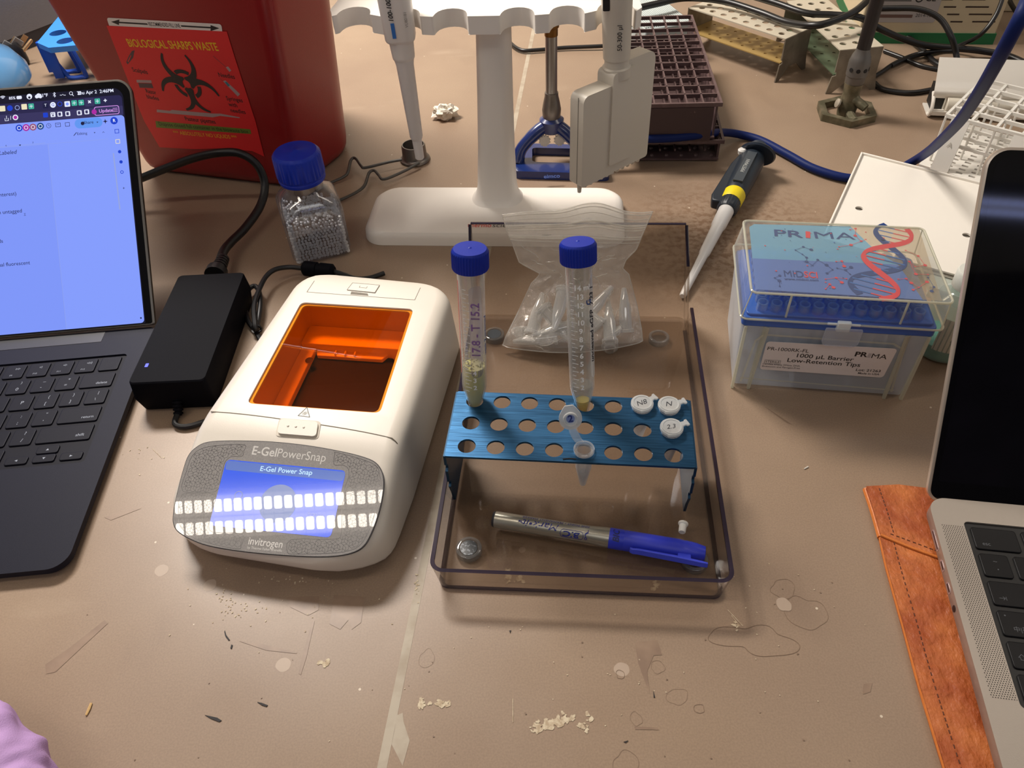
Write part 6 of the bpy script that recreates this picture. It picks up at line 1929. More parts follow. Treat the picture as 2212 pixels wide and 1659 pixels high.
b = MB(); b.lathe([(3, -1), (5, 0), (5, 2), (2, 3)], 14, M=Matrix.Translation((-13, -3, 16)) @ Matrix.Rotation(R(-70), 4, 'Y')); b.build('needle_valve', mat('valve_pale', (176, 166, 150), .4, metal=.4), bu2)
b = MB(); b.lathe([(9.4, 37), (10.4, 39), (10.6, 46), (11.4, 47), (11.6, 62), (10, 68), (7.6, 73), (7.4, 76)], 28)
b.build('air_collar', mat('collar_grey', (112, 108, 104), .45, metal=.6), bu2)
b = MB()
for a in (-110, -70, -30, -150): b.lathe([(2.3, 10.4), (2.3, 11.8)], 12, M=Matrix.Translation((0, 0, 55)) @ Matrix.Rotation(R(a), 4, 'Z') @ Matrix.Rotation(R(90), 4, 'Y'))
b.build('air_hole', mat('hole_dark', (20, 18, 18), .7), bu2)
b = MB(); tp = Vector((0, 0, 74)); b.rod(tp, (2, 3, 190), 7.2, 22); b.build('barrel', mat('dark_barrel', (52, 46, 44), .4, metal=.5), bu2)

# ------------------------------------------------------------- instrument with green plinth
a_, c_ = W(1862, 93, 0), W(2142, 96, 0)
MI = basis((a_.x, a_.y, 0), c_ - a_, Vector((0, 0, 1)).cross(c_ - a_))
LI = (c_ - a_).length
ins = thing('bench_instrument', 'beige boxed instrument with slotted vents and a green plinth at the back', 'instrument', MI)
b = MB(); b.box(-8, LI, 0, 160, 9, 150); b.build('casing', mat('beige_casing', (206, 190, 158), .55), ins, bevel=2)
b = MB(); b.box(-9, LI + 1, -1, 160, .2, 14); b.build('plinth', mat('green_plinth', (24, 106, 62), .45), ins)
VF = Matrix.Translation((0, -.2, 0)) @ Matrix.Rotation(R(90), 4, 'X')
VFW = MI @ VF
b = MB(VF)
for px, w_ in ((2061, 7.5), (2120, 14)):
    for k in range(6):
        x, y = PL(px - k * 7 + 5, 47 - k * 16, VFW)
        b.flat([(x - w_, y - .9), (x + w_, y - .9), (x + w_, y + .9), (x - w_, y + .9)], 0, .1)
b.build('vent_slots', mat('slot_dark', (60, 44, 34), .8), ins)
x0, y0 = PL(1868, 48, VFW); x1, y1 = PL(2034, 0, VFW)
b = MB(VF); b.flat(rr(x0, y0, x1, y1 + 30, 3, 3), 0, .15)
b.text('CE', (x0 + x1) / 2 + 30, y0 + 30, 11, 1, z=.3, bold=.01); b.ring((x0 + x1) / 2 + 16, y0 + 30, 3.5, 5, 1, .3)
b.line([(x0 + 10, y0 + 8), (x0 + 56, y0 + 8)], 4, 2, .3)
for k in range(3): b.line([(x0 + 6, y0 + 20 + 7 * k), (x0 + 50, y0 + 20 + 7 * k)], 1, 1, .3)
b.text('2014-10', (x1) - 16, y0 + 9, 6, 1, z=.3)
b.build('rating_label', [mat('label_grey', (178, 170, 166), .5), mat('label_ink', (40, 36, 36), .5), mat('label_brown', (110, 84, 76), .5)], ins)
# second casing at the right edge
p = W(2196, 8, 40)
a_ = W(2176, 0, 30)
t = thing('bench_instrument', 'beige instrument corner at the top right behind the blue hose', 'instrument', FRM(a_.x + 16, a_.y + 40, 0, -10))
b = MB(); b.box(0, 160, 0, 140, .2, 110); b.build('casing', mat('beige_casing', (206, 190, 158), .55), t, bevel=2)
b = MB()
for k in range(5): b.box(8, 30, -.6, 0.2, 18 + 14 * k, 20 + 14 * k)
b.build('vent_slots', mat('slot_dark', (60, 44, 34), .8), t)

# ------------------------------------------------------------- white film-box holder and white wire rack
h0 = W(2005, 247, 4)
h1 = W(2210, 276, 4)
MH_ = FRM(h0.x, h0.y, 0, -14)
hd = thing('wall_dispenser', 'white curved dispenser shell lying on its back beside the white tube rack', 'dispenser', MH_)
pf = [(0, 10), (4, 3), (14, 1), (26, 2), (34, 6)]
M_WH = mat('gloss_white', (226, 220, 210), .25, coat=.3)
def sheet_along(b, prof, L_, th, m_=0):
    n_ = len(prof); P = [Vector((0, y, z)) for y, z in prof]
    out_, inn = [], []
    for i, p in enumerate(P):
        t = (P[min(i + 1, n_ - 1)] - P[max(i - 1, 0)]).normalized(); nn = Vector((0, -t.z, t.y)) * th
        out_.append((p.y, p.z)); inn.append((p.y + nn.y, p.z + nn.z))
    pl = out_ + inn[::-1]
    b.loft([[(x, y, z) for y, z in pl] for x in (0, L_)], m_)
b = MB(); sheet_along(b, [(-3, 9), (-2, 4), (3, 1.2), (12, .6), (34, .6)], 150, 1.6)
b.build('lower_shell', M_WH, hd)
b = MB(); sheet_along(b, [(v.y, v.z) for v in catmull([(0, 10, 21), (0, 7, 26), (0, 10, 31), (0, 18, 42), (0, 30, 56)], 5)], 172, 2.0)
b.build('upper_shell', M_WH, hd)
b = MB(); b.box(5, 150, 14, 40, 2.4, 26); b.build('dark_core', mat('core_black', (24, 22, 22), .6), hd)
b = MB(); b.lathe([(9.5, 0), (10, .6), (10, 130), (9.5, 131)], 28, M=Matrix.Translation((16, 8, 13)) @ Matrix.Rotation(R(90), 4, 'Y')); b.build('film_roll', mat('roll_cream', (214, 206, 190), .45), hd)
b = MB(); b.tube([(1.2, 12, 25), (1.2, 3, 19), (1.2, -2, 10), (1.2, 1, 3), (1.2, 8, 1.8)], 2.0, 8, smooth=5); b.rod((1.2, -1, 10), (14, -1, 10), 1.2, 8); b.build('end_frame', M_WH, hd)
b = MB(Matrix.Translation((0, 12, 35)) @ Matrix.Rotation(R(50), 4, 'X')); b.text('ImageKit', 22, 0, 5, 0, z=.6); b.text('G7440033', 22, -6, 4, 0, z=.6)
o = b.build('print', mat('print_dark', (34, 34, 38), .5), hd)

w0, w1, w2 = W(2046, 246, 54), W(2212, 290, 54), W(2122, 178, 54)
ex = (w1 - w0).normalized(); ey = Vector((0, 0, 1)).cross(ex)
MR = basis((w0.x, w0.y, 0), ex, ey)
wr_ = thing('wire_tube_rack', 'white plastic grid tube rack at the right behind the silver laptop screen', 'tube rack', MR)
M_WR = mat('white_polyprop', (224, 220, 212), .4, sss=.1)
LR_, DR = 190, 104; HR = 54
b = MB()
cell = 23.5
for i in range(9): x = i * cell; b.box(x - 1.3, x + 1.3, 0, DR, HR - 3.4, HR)
for j in range(6): y = j * DR / 5; b.box(0, LR_, y - 1.3, y + 1.3, HR - 3.4, HR)
for i in range(8):
    for j in range(5): b.box(i * cell + 4, i * cell + 6, j * DR / 5 + 1, j * DR / 5 + 6, HR - 3, HR - 1)
b.build('top_grid', M_WR, wr_)
b = MB()
b.plate([[(-6, -14), (LR_, -14), (LR_, DR), (-6, DR)]] + [rr(x, y, x + 6.5, y + 3.4, .6, 1) for x in [4 + 12.5 * i for i in range(14)] for y in [-9 + 8.5 * j for j in range(12)]], 1, 3, 0)
b.build('perforated_floor', M_WR, wr_)
b = MB()
for i in range(8):
    for j in range(6): 
        if (i + j) % 2 == 0: b.rod((i * cell, j * DR / 5, 3), (i * cell, j * DR / 5, HR - 3), 1.2, 6)
for j in range(6): b.box(0, LR_, j * DR / 5 - 1, j * DR / 5 + 1, 24, 27)
b.build('inner_grid', M_WR, wr_)
for i, x in enumerate((6, 64, 122)):
    b = MB(); b.loft([[(x, -1, HR - 1), (x + 17, -1, HR - 1), (x + 17, 1.2, HR - 1), (x, 1.2, HR - 1)], [(x, -15, 2), (x + 17, -15, 2), (x + 17, -12.5, 2), (x, -12.5, 2)]])
    b.build('front_slat', M_WR, wr_)
    b = MB(Matrix.Translation((x + 8.5, -7.5, 28)) @ Matrix.Rotation(R(75), 4, 'X')); b.text('AHT'[i], 0, 0, 7, 0, z=.9, bold=.01); b.build('moulded_letter', mat('letter_grey', (186, 180, 170), .5), wr_)

# ------------------------------------------------------------- white foam lid with holes, grey card under it
s0, s1, s2 = W(1862, 338, 14), W(2122, 404, 14), W(1803, 476, 14)
ex = (s1 - s0).normalized(); ey = Vector((0, 0, 1)).cross(ex)
MS = basis((s0.x, s0.y, 0), ex, ey)
def sl_(px, py, z=14): v = MS.inverted() @ W(px, py, z); return v.x, v.y
so = thing('white_board', 'white board with two round holes lying behind the tip box', 'board', MS)
bot = sl_(1800, 478)[1]; xr = 150
lft = sl_(1780, 520)
b = MB(); b.plate([[(0, 0), (lft[0], lft[1]), (150 + lft[0], lft[1] + 8), (150, 0)][::-1]] , 11.2, 12.8, 0)
b.build('lining', mat('white_card', (232, 226, 216), .6, bump=(30, .25)), so)
b = MB()
h1_, h2_ = sl_(1856, 450, 16.5), sl_(2088, 508, 16.5)
b.plate([[(0, 0), (lft[0], lft[1]), (150 + lft[0], lft[1] + 8), (150, 0)][::-1], circ(h1_[0], h1_[1], 3.6, 16), circ(h2_[0], h2_[1], 3.6, 16)], 15, 16.5, 0)
b.build('sheet', mat('white_card', (232, 226, 216), .6), so)
b = MB(); b.box(0, 150, -2.0, 0, 10, 19); b.build('back_edge', mat('white_card', (232, 226, 216), .6), so, bevel=.6)
b = MB(); b.box(-2.0, 0, lft[1], 0, 10, 19, M=Matrix.Rotation(math.atan2(-lft[0], -lft[1]) * -1, 4, 'Z')); b.build('side_edge', mat('white_card', (232, 226, 216), .6), so, bevel=.6)
p = W(2040, 600, 0)
o = MB(); c1, c2, c3, c4 = W(2010, 500, 0), W(2150, 560, 0), W(2130, 690, 0), W(2000, 640, 0)
o.plate([[(q_.x, q_.y) for q_ in (c4, c3, c2, c1)]], .2, 10.6, 0)
tag(o.build('grey_card', mat('grey_green_card', (172, 178, 168), .7)), 'flat grey-green card under the white board beside the tip box', 'card')

# ------------------------------------------------------------- bottle of teal liquid
c0 = W(2030, 765, 0); 
bt = thing('reagent_bottle', 'bottle of pale teal liquid with printed label between tip box and silver laptop', 'bottle', FRM(c0.x + 2, c0.y + 6, 0, 0))
M_HD = clear('bottle_plastic', (230, 240, 238), f0=.05, milk=.35, milkcol=(214, 222, 216), rough=.1)
b = MB(); b.lathe([(17, .4), (19, 2), (19, 46), (17, 52), (10, 57), (9.5, 64)], 36, cap1=False); b.build('bottle_body', M_HD, bt)
b = MB(); b.lathe([(17, 1.2), (18.3, 3), (18.3, 14)], 36); b.build('liquid', mat('teal_liquid', (126, 196, 182), .3, sss=.2), bt)
b = MB(); b.lathe([(11.5, 62), (11.5, 74), (10.5, 75.5), (.1, 75.5)], 36, cap0=False); b.build('cap', mat('cap_pale', (214, 216, 208), .4), bt)
tmp = MB(); tmp.flat(rr(-15, 12, 22, 42, 1, 2), 0, .06)
for k, s_ in enumerate(('Ni-NTA Resin', '', '10% ethanol, cont.', 'protein, mild wash', '')): 
    if s_: tmp.text(s_, 4, 37 - 4.4 * k, 3.4 if k == 0 else 2.4, 1, z=.1)
for k in range(4): tmp.line([(-11, 19 - 1.7 * k), (19, 19 - 1.7 * k)], .5, 1, .1)
b = MB(); 
tm2 = MB(); 
for gx in range(12):
    x0 = -15 + 37 * gx / 12; tm2.flat([(x0, 12), (x0 + 37 / 12, 12), (x0 + 37 / 12, 42), (x0, 42)], 0, .02)
tm2.v += tmp.v[len(rr(-15, 12, 22, 42, 1, 2)):]; k0 = len(rr(-15, 12, 22, 42, 1, 2)); off = 12 * 4 - k0
tm2.f += [[i + off for i in f] for f in tmp.f[1:]]; tm2.m += tmp.m[1:]
wrap(b, tm2, 19.0, spin=-8); b.build('label', [mat('label_offwhite', (214, 216, 206), .5), mat('label_ink', (40, 36, 36), .5)], bt)

# ------------------------------------------------------------- tip box
TBa = math.degrees(math.atan2(386.4 - 409.7, 288.9 - 165.5))
TB = FRM(165.5, 409.7, 0, TBa)
tb = thing('pipette_tip_box', 'clear hinged box of 1000 microlitre pipette tips with a blue printed lid', 'tip box', TB)
M_PB = clear('tip_box_base', (246, 248, 250), f0=.05, rough=.08, milk=.26, milkcol=(244, 247, 252), edge=.30)
M_PL = clear('tip_box_lid', (250, 250, 246), f0=.05, rough=.04, milk=.03, milkcol=(236, 236, 226), edge=.32)
M_PLE = clear('tip_box_lid_edge', (248, 248, 240), f0=.1, milk=.5, milkcol=(232, 230, 214))
WX, WY = 126, 79
def frus(x0, y0, x1, y1, r_): return rr(x0, y0, x1, y1, r_, 5)
bo_, to_ = frus(2, 1, WX - 2, WY - 1, 3), frus(-1, -1, WX + 1, WY + 2, 4)
b = MB()
b.loft([[(x, y, z) for x, y in q] for q, z in ((bo_, 3), (to_, 62))], cap1=False)
b.loft([[(x, y, z) for x, y in q] for q, z in ((scl(bo_, .975), 4), (scl(to_, .975), 62))], cap0=False, cap1=False)
b.build('base', M_PB, tb)
for x in (2, 14):                                   # corner legs, left pair and right pair
    for s_ in (0, 1):
        xx = x if s_ == 0 else WX - x
        b = MB(); b.loft([[(xx - 1 , -1.6, 0.2), (xx + 1, -1.6, .2), (xx + 1, 1, .2), (xx - 1, 1, .2)], [(xx - 1 + (3 if s_ == 0 else -3) * (x == 14), -2.6, 62), (xx + 1 + (3 if s_ == 0 else -3) * (x == 14), -2.6, 62), (xx + 1, 0, 62), (xx - 1, 0, 62)]])
        b.build('corner_rib', M_PLE, tb)
b = MB()
for x in (45, 85): b.box(x - .6, x + .6, 3, WY - 3, 4, 50)
b.box(4, WX - 4, 40, 41, 4, 50); b.build('divider', M_PB, tb)
# the arch raised on the front wall
FPt = Matrix.Rotation(R(90) + math.atan(1.8 / 68), 4, 'X') @ Matrix.Translation((0, 0, -.2))
FTW = TB @ FPt
def tf(px, py): return PL(px, py, FTW)
b = MB(FPt)
ar = [tf(1600, 822), tf(1632, 735), tf(1650, 722), tf(1930, 742), tf(1952, 755), tf(1925, 845)]
b.line(ar, 1.6, 0, .5); b.line([tf(1600, 815), tf(1930, 842)], 1.2, 0, .4)
b.build('front_arch', M_PLE, tb)
# blue deck holding the tips
M_DK = mat('deck_blue', (58, 102, 190), .35, sss=.1)
b = MB(); b.prism(frus(1, 1, WX - 1, WY, 3), 62, 71.5); b.prism(frus(-1.2, -1.2, WX + 1.2, WY + 2, 3), 62, 69.5); b.build('deck', M_DK, tb, bevel=.6)
b = MB()
for i in range(12):
    for j in range(8):
        b.lathe([(3.9, 71), (3.9, 78), (3.0, 78), (3.0, 72)], 10, M=Matrix.Translation((11.5 + 9.4 * i, 7 + 9.1 * j, 0)), cap0=False, cap1=False)
o = b.build('tip_collars', clear('tip_plastic', (238, 242, 250), f0=.06, milk=.3, milkcol=(150, 180, 226)), tb); o['kind'] = 'stuff'
b = MB()
for i in range(12):
    for j in (0, 3, 7):
        b.lathe([(3.4, 62), (2.6, 36), (1.2, 10)], 8, M=Matrix.Translation((11.5 + 9.4 * i, 7 + 9.1 * j, 0)), cap0=False, cap1=False)
o = b.build('hanging_tips', clear('tip_plastic2', (240, 244, 248), f0=.05, milk=.16, milkcol=(220, 226, 232)), tb); o['kind'] = 'stuff'
# lid
l0, l1 = frus(-4, -7, WX + 3, WY + 4, 5), frus(0, -5, WX + 2, WY + 4, 4)
b = MB(); zl = 95
b.loft([[(x, y, z) for x, y in q] for q, z in ((l0, 73), (l1, zl - 1.2), (scl(l1, .985), zl))], cap0=False)
b.build('lid', M_PL, tb)
b = MB()
def loop_tube(P, z, r_): b.tube([(x, y, z) for x, y in P], r_, 6, closed=True)
loop_tube(l0, 73, .8); loop_tube(l1, zl - .6, .9)
for i in (0, 6, 12, 18): b.rod((l0[i + 2][0], l0[i + 2][1], 73), (l1[i + 2][0], l1[i + 2][1], zl - .5), .5, 6)
TT = Matrix.Translation((0, 0, zl)); TTW = TB @ TT
for px in (1705, 1962):
    Mf = Matrix.Translation((0, -5.8, 0)) @ Matrix.Rotation(R(90), 4, 'X'); x, y = PL(px, 655, TB @ Mf); b.rod((x, -6.2, 76), (x + .5, -5.3, zl - 1), .8, 6)
b.build('lid_edges', M_PLE, tb)
# latch
xl = PL(1822, 705, TB @ Matrix.Translation((0, -7.4, 0)) @ Matrix.Rotation(R(90), 4, 'X'))[0]
b = MB(); b.box(xl - 4.5, xl + 4.5, -9.5, -6, 68, 76); b.box(xl - 11, xl + 11, -8.2, -6.8, 72.5, 74.5); b.build('latch_lug', mat('latch_clear', (228, 230, 228), .3, sss=.3), tb, bevel=.8)
b = MB(Matrix.Translation((0, -7.0, 0)) @ Matrix.Rotation(R(93), 4, 'X')); b.plate([rr(xl - 12, 57, xl + 12, 73, (4, 4, 1, 1), 5)], 0, 1.2); b.build('latch_flap', clear('latch_flap', (244, 246, 248), f0=.07, milk=.22, milkcol=(226, 230, 234), edge=.3), tb)
# front label
b = MB(FPt); z_ = 2.3
b.plate([quad_round([tf(1640, 793), tf(1906, 811), tf(1938, 749), tf(1656, 733)], 3)], z_ - .2, z_, 0)
def tt(t_, pa, pb, size, m_, bold=.015, fn=tf, z=None, sh=0):
    xa, ya_ = fn(*pa); xb, yb_ = fn(*pb)
    v, _f = text_mesh(t_, bold); w = max(p[0] for p in v) - min(p[0] for p in v)
    b.text(t_, (xa + xb) / 2, (ya_ + yb_) / 2, size, m_, ang=math.degrees(math.atan2(yb_ - ya_, xb - xa)), bold=bold, z=(z_ + .08) if z is None else z, sx=math.hypot(xb - xa, yb_ - ya_) / w / size, shear=sh)
tt('PR-1000RK-FL', (1657, 748), (1746, 754), 4.6, 1, .003); tt('PR', (1845, 760), (1872, 762), 6.2, 1, .03); tt('1', (1873, 763), (1880, 764), 6.2, 2, .0); tt('MA', (1881, 764), (1914, 767), 6.4, 1, .0)
tt('1000 µL Barrier', (1719, 763), (1841, 772), 5.4, 1, .01); tt('Low-Retention Tips', (1700, 773), (1857, 784), 5.4, 1, .01)
q_ = quad_round([tf(1650, 780), tf(1684, 782), tf(1686, 774), tf(1652, 772)], .6); b.line(q_ + q_[:1], .22, 1, z_ + .08); tt('STERILE', (1653, 776), (1683, 778), 3, 1, .0)
tt('Certified RNase, DNase, DNA,', (1647, 779 + 2), (1728, 786), 2.2, 1, .0); tt('Endotoxin and Pyrogen-Free', (1646, 785 + 1), (1727, 791), 2.2, 1, .0)
tt('Lot: 21263', (1848, 794), (1901, 797), 3.4, 1); tt('Made in USA', (1852, 801), (1898, 804), 2.6, 1, .01)
b.build('front_label', [mat('label_pinkwhite', (226, 218, 216), .45), mat('label_ink', (40, 36, 36), .5), mat('label_pale', (190, 182, 184), .5)], tb)
# printed card under the lid top
def tg(px, py): return PL(px, py, TB @ Matrix.Translation((0, 0, zl - 1.6)))
nt_m = clear('print_film', (150, 196, 228), f0=.02, milk=.72, milkcol=(140, 200, 236))
CM = Matrix.Translation((0, 0, zl - 1.6))
ms = [nt_m, mat('prima_blue', (26, 58, 120), .4), mat('prima_red', (206, 54, 66), .4), clear('print_film_low', (130, 170, 225), f0=.02, milk=.66, milkcol=(128, 160, 232)), clear('print_film_side', (235, 222, 205), f0=.02, milk=.3, milkcol=(222, 206, 184)), mat('prima_midblue', (50, 100, 170), .4)]
b = Decals(CM)
q_ = [tg(1632, 625), tg(2035, 650), tg(1985, 492), tg(1618, 484)]
def bil(u, v):
    a = Vector(q_[0]).lerp(Vector(q_[1]), u); c = Vector(q_[3]).lerp(Vector(q_[2]), u); return tuple(a.lerp(c, v))
b.flat([bil(0, .45), bil(.82, .45), bil(.72, .62), bil(.6, 1), bil(.03, 1), bil(0, .95)], 0, 0)
b.flat([bil(0, 0), bil(.9, 0), bil(.82, .45), bil(0, .45)], 3, 0)
b.flat([bil(.9, 0), bil(1, 0), bil(1, 1), bil(.6, 1), bil(.72, .62), bil(.82, .45)], 4, 0)
zc = .35
def tc_(t_, pa, pb, size, m_, bold, sh=0): tt(t_, pa, pb, size, m_, bold, tg, zc, sh)
tc_('PR', (1670, 504), (1732, 508), 12, 1, .014); tc_('1', (1740, 508), (1750, 509), 12, 2, .014); tc_('MA', (1757, 509), (1844, 512), 12.5, 1, .0)
tc_('MID', (1693, 592), (1735, 594), 10.5, 1, .0); tc_('SCI', (1737, 594), (1766, 596), 10, 2, .014); tc_('www.midsci.com', (1694, 603), (1768, 606), 3.4, 1, .02)
# double helix
def hel(t, ph): 
    # t along the strand from the lower left to the upper right
    x, y = 1858 + 10 * 0, 0
    cxp = 1890 + (1925 - 1890) * t + 0; 
    return None
cen = [tg(1885, 640), tg(1905, 560), tg(1945, 500)]
A_, B2 = Vector(tg(1880, 640)), Vector(tg(1935, 492))
dirv = (B2 - A_); nv = Vector((-dirv.y, dirv.x)).normalized(); HLn = dirv.length; amp = abs((Vector(tg(1958, 560)) - Vector(tg(1858, 560))).length) / 2
P1, P2 = [], []
for i in range(61):
    t = i / 60; ph = t * PI * 2.6 + .5
    c_ = A_ + dirv * t; a_s = amp * (1.0 - .25 * t)
    P1.append(tuple(c_ + nv * math.sin(ph) * a_s)); P2.append(tuple(c_ - nv * math.sin(ph) * a_s))
for i in range(60):
    w_ = 1.2 + 1.6 * abs(math.cos((i / 60) * PI * 2.6 + .5))
    b.line([P1[i], P1[i + 1]], w_ * 1.9, 1, zc + .02); b.line([P2[i], P2[i + 1]], w_ * 1.9, 2, zc + .04)
for i in range(2, 60, 4):
    m_ = tuple((Vector(P1[i]) + Vector(P2[i])) / 2)
    b.line([P1[i], m_], 1.2, 5, zc); b.line([m_, P2[i]], 1.2, 2, zc)
def net(pts, links, m_, r_=1.0):
    g_ = [tg(*p) for p in pts]
    for i, p in enumerate(g_): b.flat(circ(p[0], p[1], r_ * (1 + .35 * ((i * 7) % 3 - 1)), 10), m_, zc + .01)
    for i, j in links: b.line([g_[i], g_[j]], .3, m_, zc)
net([(1718, 541), (1735, 534), (1752, 540), (1733, 550), (1742, 557), (1742, 566), (1755, 574), (1766, 562), (1785, 573), (1798, 583), (1786, 591)], [(0, 1), (1, 2), (0, 3), (3, 4), (4, 5), (5, 6), (6, 7), (7, 8), (8, 9), (9, 10)], 1)
net([(1673, 601), (1684, 596), (1683, 607), (1684, 619)], [(0, 1), (0, 2), (2, 3)], 1); net([(1808, 580), (1826, 584), (1838, 578), (1836, 593)], [(0, 1), (1, 2), (1, 3)], 1)
net([(1806, 566), (1818, 565), (1823, 576)], [(0, 1), (1, 2)], 2); net([(1783, 604), (1806, 601), (1818, 611), (1828, 603)], [(0, 1), (1, 3), (1, 2)], 2)
net([(1836, 497), (1848, 495), (1847, 510), (1870, 518), (1860, 522), (1838, 530), (1812, 534)], [(0, 1), (1, 2), (2, 4), (4, 3), (4, 5), (5, 6)], 2)
net([(1956, 542), (1983, 554), (1998, 574), (1976, 577), (1964, 566), (1978, 593), (2004, 594), (1957, 603), (1968, 612), (1984, 622), (1972, 627), (2002, 610), (1940, 604)], [(0, 1), (1, 2), (2, 3), (3, 4), (4, 5), (5, 6), (7, 8), (8, 9), (9, 10), (9, 11), (12, 7)], 2)
net([(2004, 600), (2017, 621), (2012, 630)], [(0, 1), (1, 2)], 1)
net([(1783, 625), (1792, 615), (1800, 622)], [(0, 1), (1, 2)], 2)
rnd = random.Random(8)
for _ in range(34):
    p = bil(rnd.uniform(.05, .95), rnd.uniform(.05, .95)); b.flat(circ(p[0], p[1], rnd.uniform(.25, .7), 8), rnd.choice((1, 2, 2, 5)), zc)
b.build('printed_film', ms, tb)

# ------------------------------------------------------------- lying pipette, black yellow white
YA, YB = W(1474, 640, 4), W(1637, 322, 20)
ax = (YB - YA)
MY = basis(YA, ax, Vector((0, 0, 1)).cross(ax))
Mz2 = MY @ Matrix.Rotation(R(90), 4, 'Y')
yp = thing('pipette', 'black and white pipette with a yellow band lying on the bench by the tip box', 'pipette', MY)
LY = ax.length
def ty_(px, py): 
    v = MY.inverted() @ W(px, py, 14); return v.x
M_NAV = mat('pipette_navy', (30, 38, 48), .4)
Rz = Matrix.Rotation(R(90), 4, 'Y')
b = MB(Rz); z1 = ty_(1543, 445)
b.lathe([(2.2, 0), (3.0, 1.5), (4.2, z1 * .45), (5.0, z1 * .47), (6.0, z1 * .78), (7.0, z1 * .8), (7.6, z1)], 26); b.build('tip_cone', mat('pipette_gloss_white', (226, 224, 222), .3, coat=.3), yp)
z2 = ty_(1566, 402); z3 = ty_(1578, 388)
b = MB(Rz); b.lathe([(8.4, z1 - 2), (9.6, z1, .4), (9.9, z1 + 12, .4), (9.4, z1 + 13)], 60, nf=20); b.build('grip_ring', M_NAV, yp)
b = MB(Rz); b.lathe([(10.2, z1 + 12), (10.6, z1 + 13), (11.0, z1 + 26), (10.6, z1 + 27)], 28); b.build('yellow_band', mat('band_yellow', (232, 208, 20), .45), yp)
b = MB(Rz); ze = LY - 12
b.lathe([(10.4, z1 + 26), (11.4, z1 + 30), (12.4, (z1 + ze) / 2), (13, ze - 14), (10, ze)], 28); b.build('handle', M_NAV, yp)
b = MB(); b.loft([[(x, 11 + h, -5), (x, 11 + h, 5), (x, 6, 6), (x, 6, -6)] for x, h in ((z1 + 4, 5.5), (z1 + 14, 8.5), (ze - 30, 6), (ze - 8, 2))]); b.build('trigger', M_NAV, yp, bevel=1.5)
b = MB(Rz); b.lathe([(5, ze - 2), (5, LY - 6), (9, LY - 5), (9.5, LY + 2), (8, LY + 3.5)], 24); b.build('plunger', mat('navy_plunger', (38, 48, 62), .35), yp)
b = MB(Matrix.Translation((ze - 2, -3, 3)) @ Matrix.Rotation(R(68), 4, 'Y')); b.lathe([(17, -1.8), (18.5, 0), (17, 1.8), (9, 2.6)], 32); b.build('finger_hook', mat('navy_plunger', (38, 48, 62), .35), yp)
b = MB(Matrix.Translation((ze - 8, 12, 6))); b.lathe([(4, -2), (4.4, 2), (3, 3.4)], 16); b.build('eject_button', mat('eject_white', (220, 218, 214), .4), yp)
b = MB(Matrix.Translation((0, 0, 13.2))); b.box(z1 + 32, ze - 16, -4.6, 4.6, -2, 0, 0); b.text('PIPETMAN', (z1 + ze) / 2 + 8, 0, 5.2, 1, z=.1, bold=.02); b.build('display_window', [mat('window_grey', (64, 70, 76), .25), mat('window_digit', (150, 152, 150), .5)], yp)

# ------------------------------------------------------------- blue gas hose and black cables
def hose(name, label, cat, pts, r_, m_, group=None):
    b = MB(); b.tube([W(*p) for p in pts], r_, 12, smooth=8)
    return tag(b.build(name, m_), label, cat, group)
M_HOSE = mat('blue_hose', (18, 34, 88), .5, spec=.15)
hose('gas_hose', 'blue rubber gas hose curling across the bench behind the tip box', 'hose',
     [(1270, 303, 31), (1330, 301, 31), (1385, 300, 31), (1450, 298, 31), (1525, 290, 31), (1562, 286, 16), (1600, 291, 6), (1645, 304, 5), (1700, 333, 5), (1760, 365, 5), (1835, 385, 5), (1900, 378, 5), (1945, 364, 5), (1962, 355, 6), (1990, 338, 26), (2020, 315, 68), (2070, 265, 130), (2112, 205, 175), (2150, 140, 210), (2185, 75, 235), (2215, 15, 250), (2240, -50, 255)], 4.4, M_HOSE)
M_CB = mat('cable_black', (26, 24, 24), .35)
gc = 'black cables tangled at the back right'
hose('cable', 'black cable running from the stand arm behind the blue-based burner', 'cable', [(1078, 60, 4), (1100, 90, 4), (1125, 108, 4), (1160, 108, 4), (1220, 103, 4), (1290, 100, 5), (1330, 98, 5)], 2.6, M_CB)
hose('cable', 'thick black cable sweeping over the gold-shelf metal rack', 'cable', [(1290, 40, 60), (1360, 22, 60), (1420, 8, 62), (1480, -4, 62), (1560, 2, 62), (1640, 26, 60), (1700, 48, 60), (1760, 55, 68), (1810, 42, 72), (1850, 22, 74), (1880, -6, 76)], 4.2, M_CB)
hose('cable', 'black cable crossing just above the green-shelf metal rack', 'cable', [(1620, -10, 66), (1680, 8, 64), (1740, 28, 62), (1800, 32, 62), (1858, 38, 62), (1900, 62, 48), (1950, 84, 30), (2000, 98, 18), (2060, 104, 14), (2120, 110, 9), (2180, 122, 6), (2240, 150, 6)], 4.0, M_CB)
hose('cable', 'black cable arching in front of the instrument rating label', 'cable', [(1880, 20, 62), (1930, 18, 62), (1985, 20, 62), (2030, 40, 54), (2055, 80, 38), (2066, 120, 18), (2068, 160, 4), (2072, 200, 4)], 3.6, M_CB)
hose('cable', 'black cable curving down the right side of the instrument', 'cable', [(2168, -10, 72), (2150, 35, 54), (2118, 75, 34), (2078, 96, 14), (2040, 108, 4), (2000, 116, 4), (1960, 126, 4), (1925, 142, 4)], 2.6, M_CB)
hose('cable', 'black cable looping under the burner barrel towards the dispenser', 'cable', [(1862, 20, 14), (1905, 55, 12), (1960, 80, 8), (1995, 110, 5), (2020, 135, 4), (2050, 150, 4)], 3.4, M_CB)
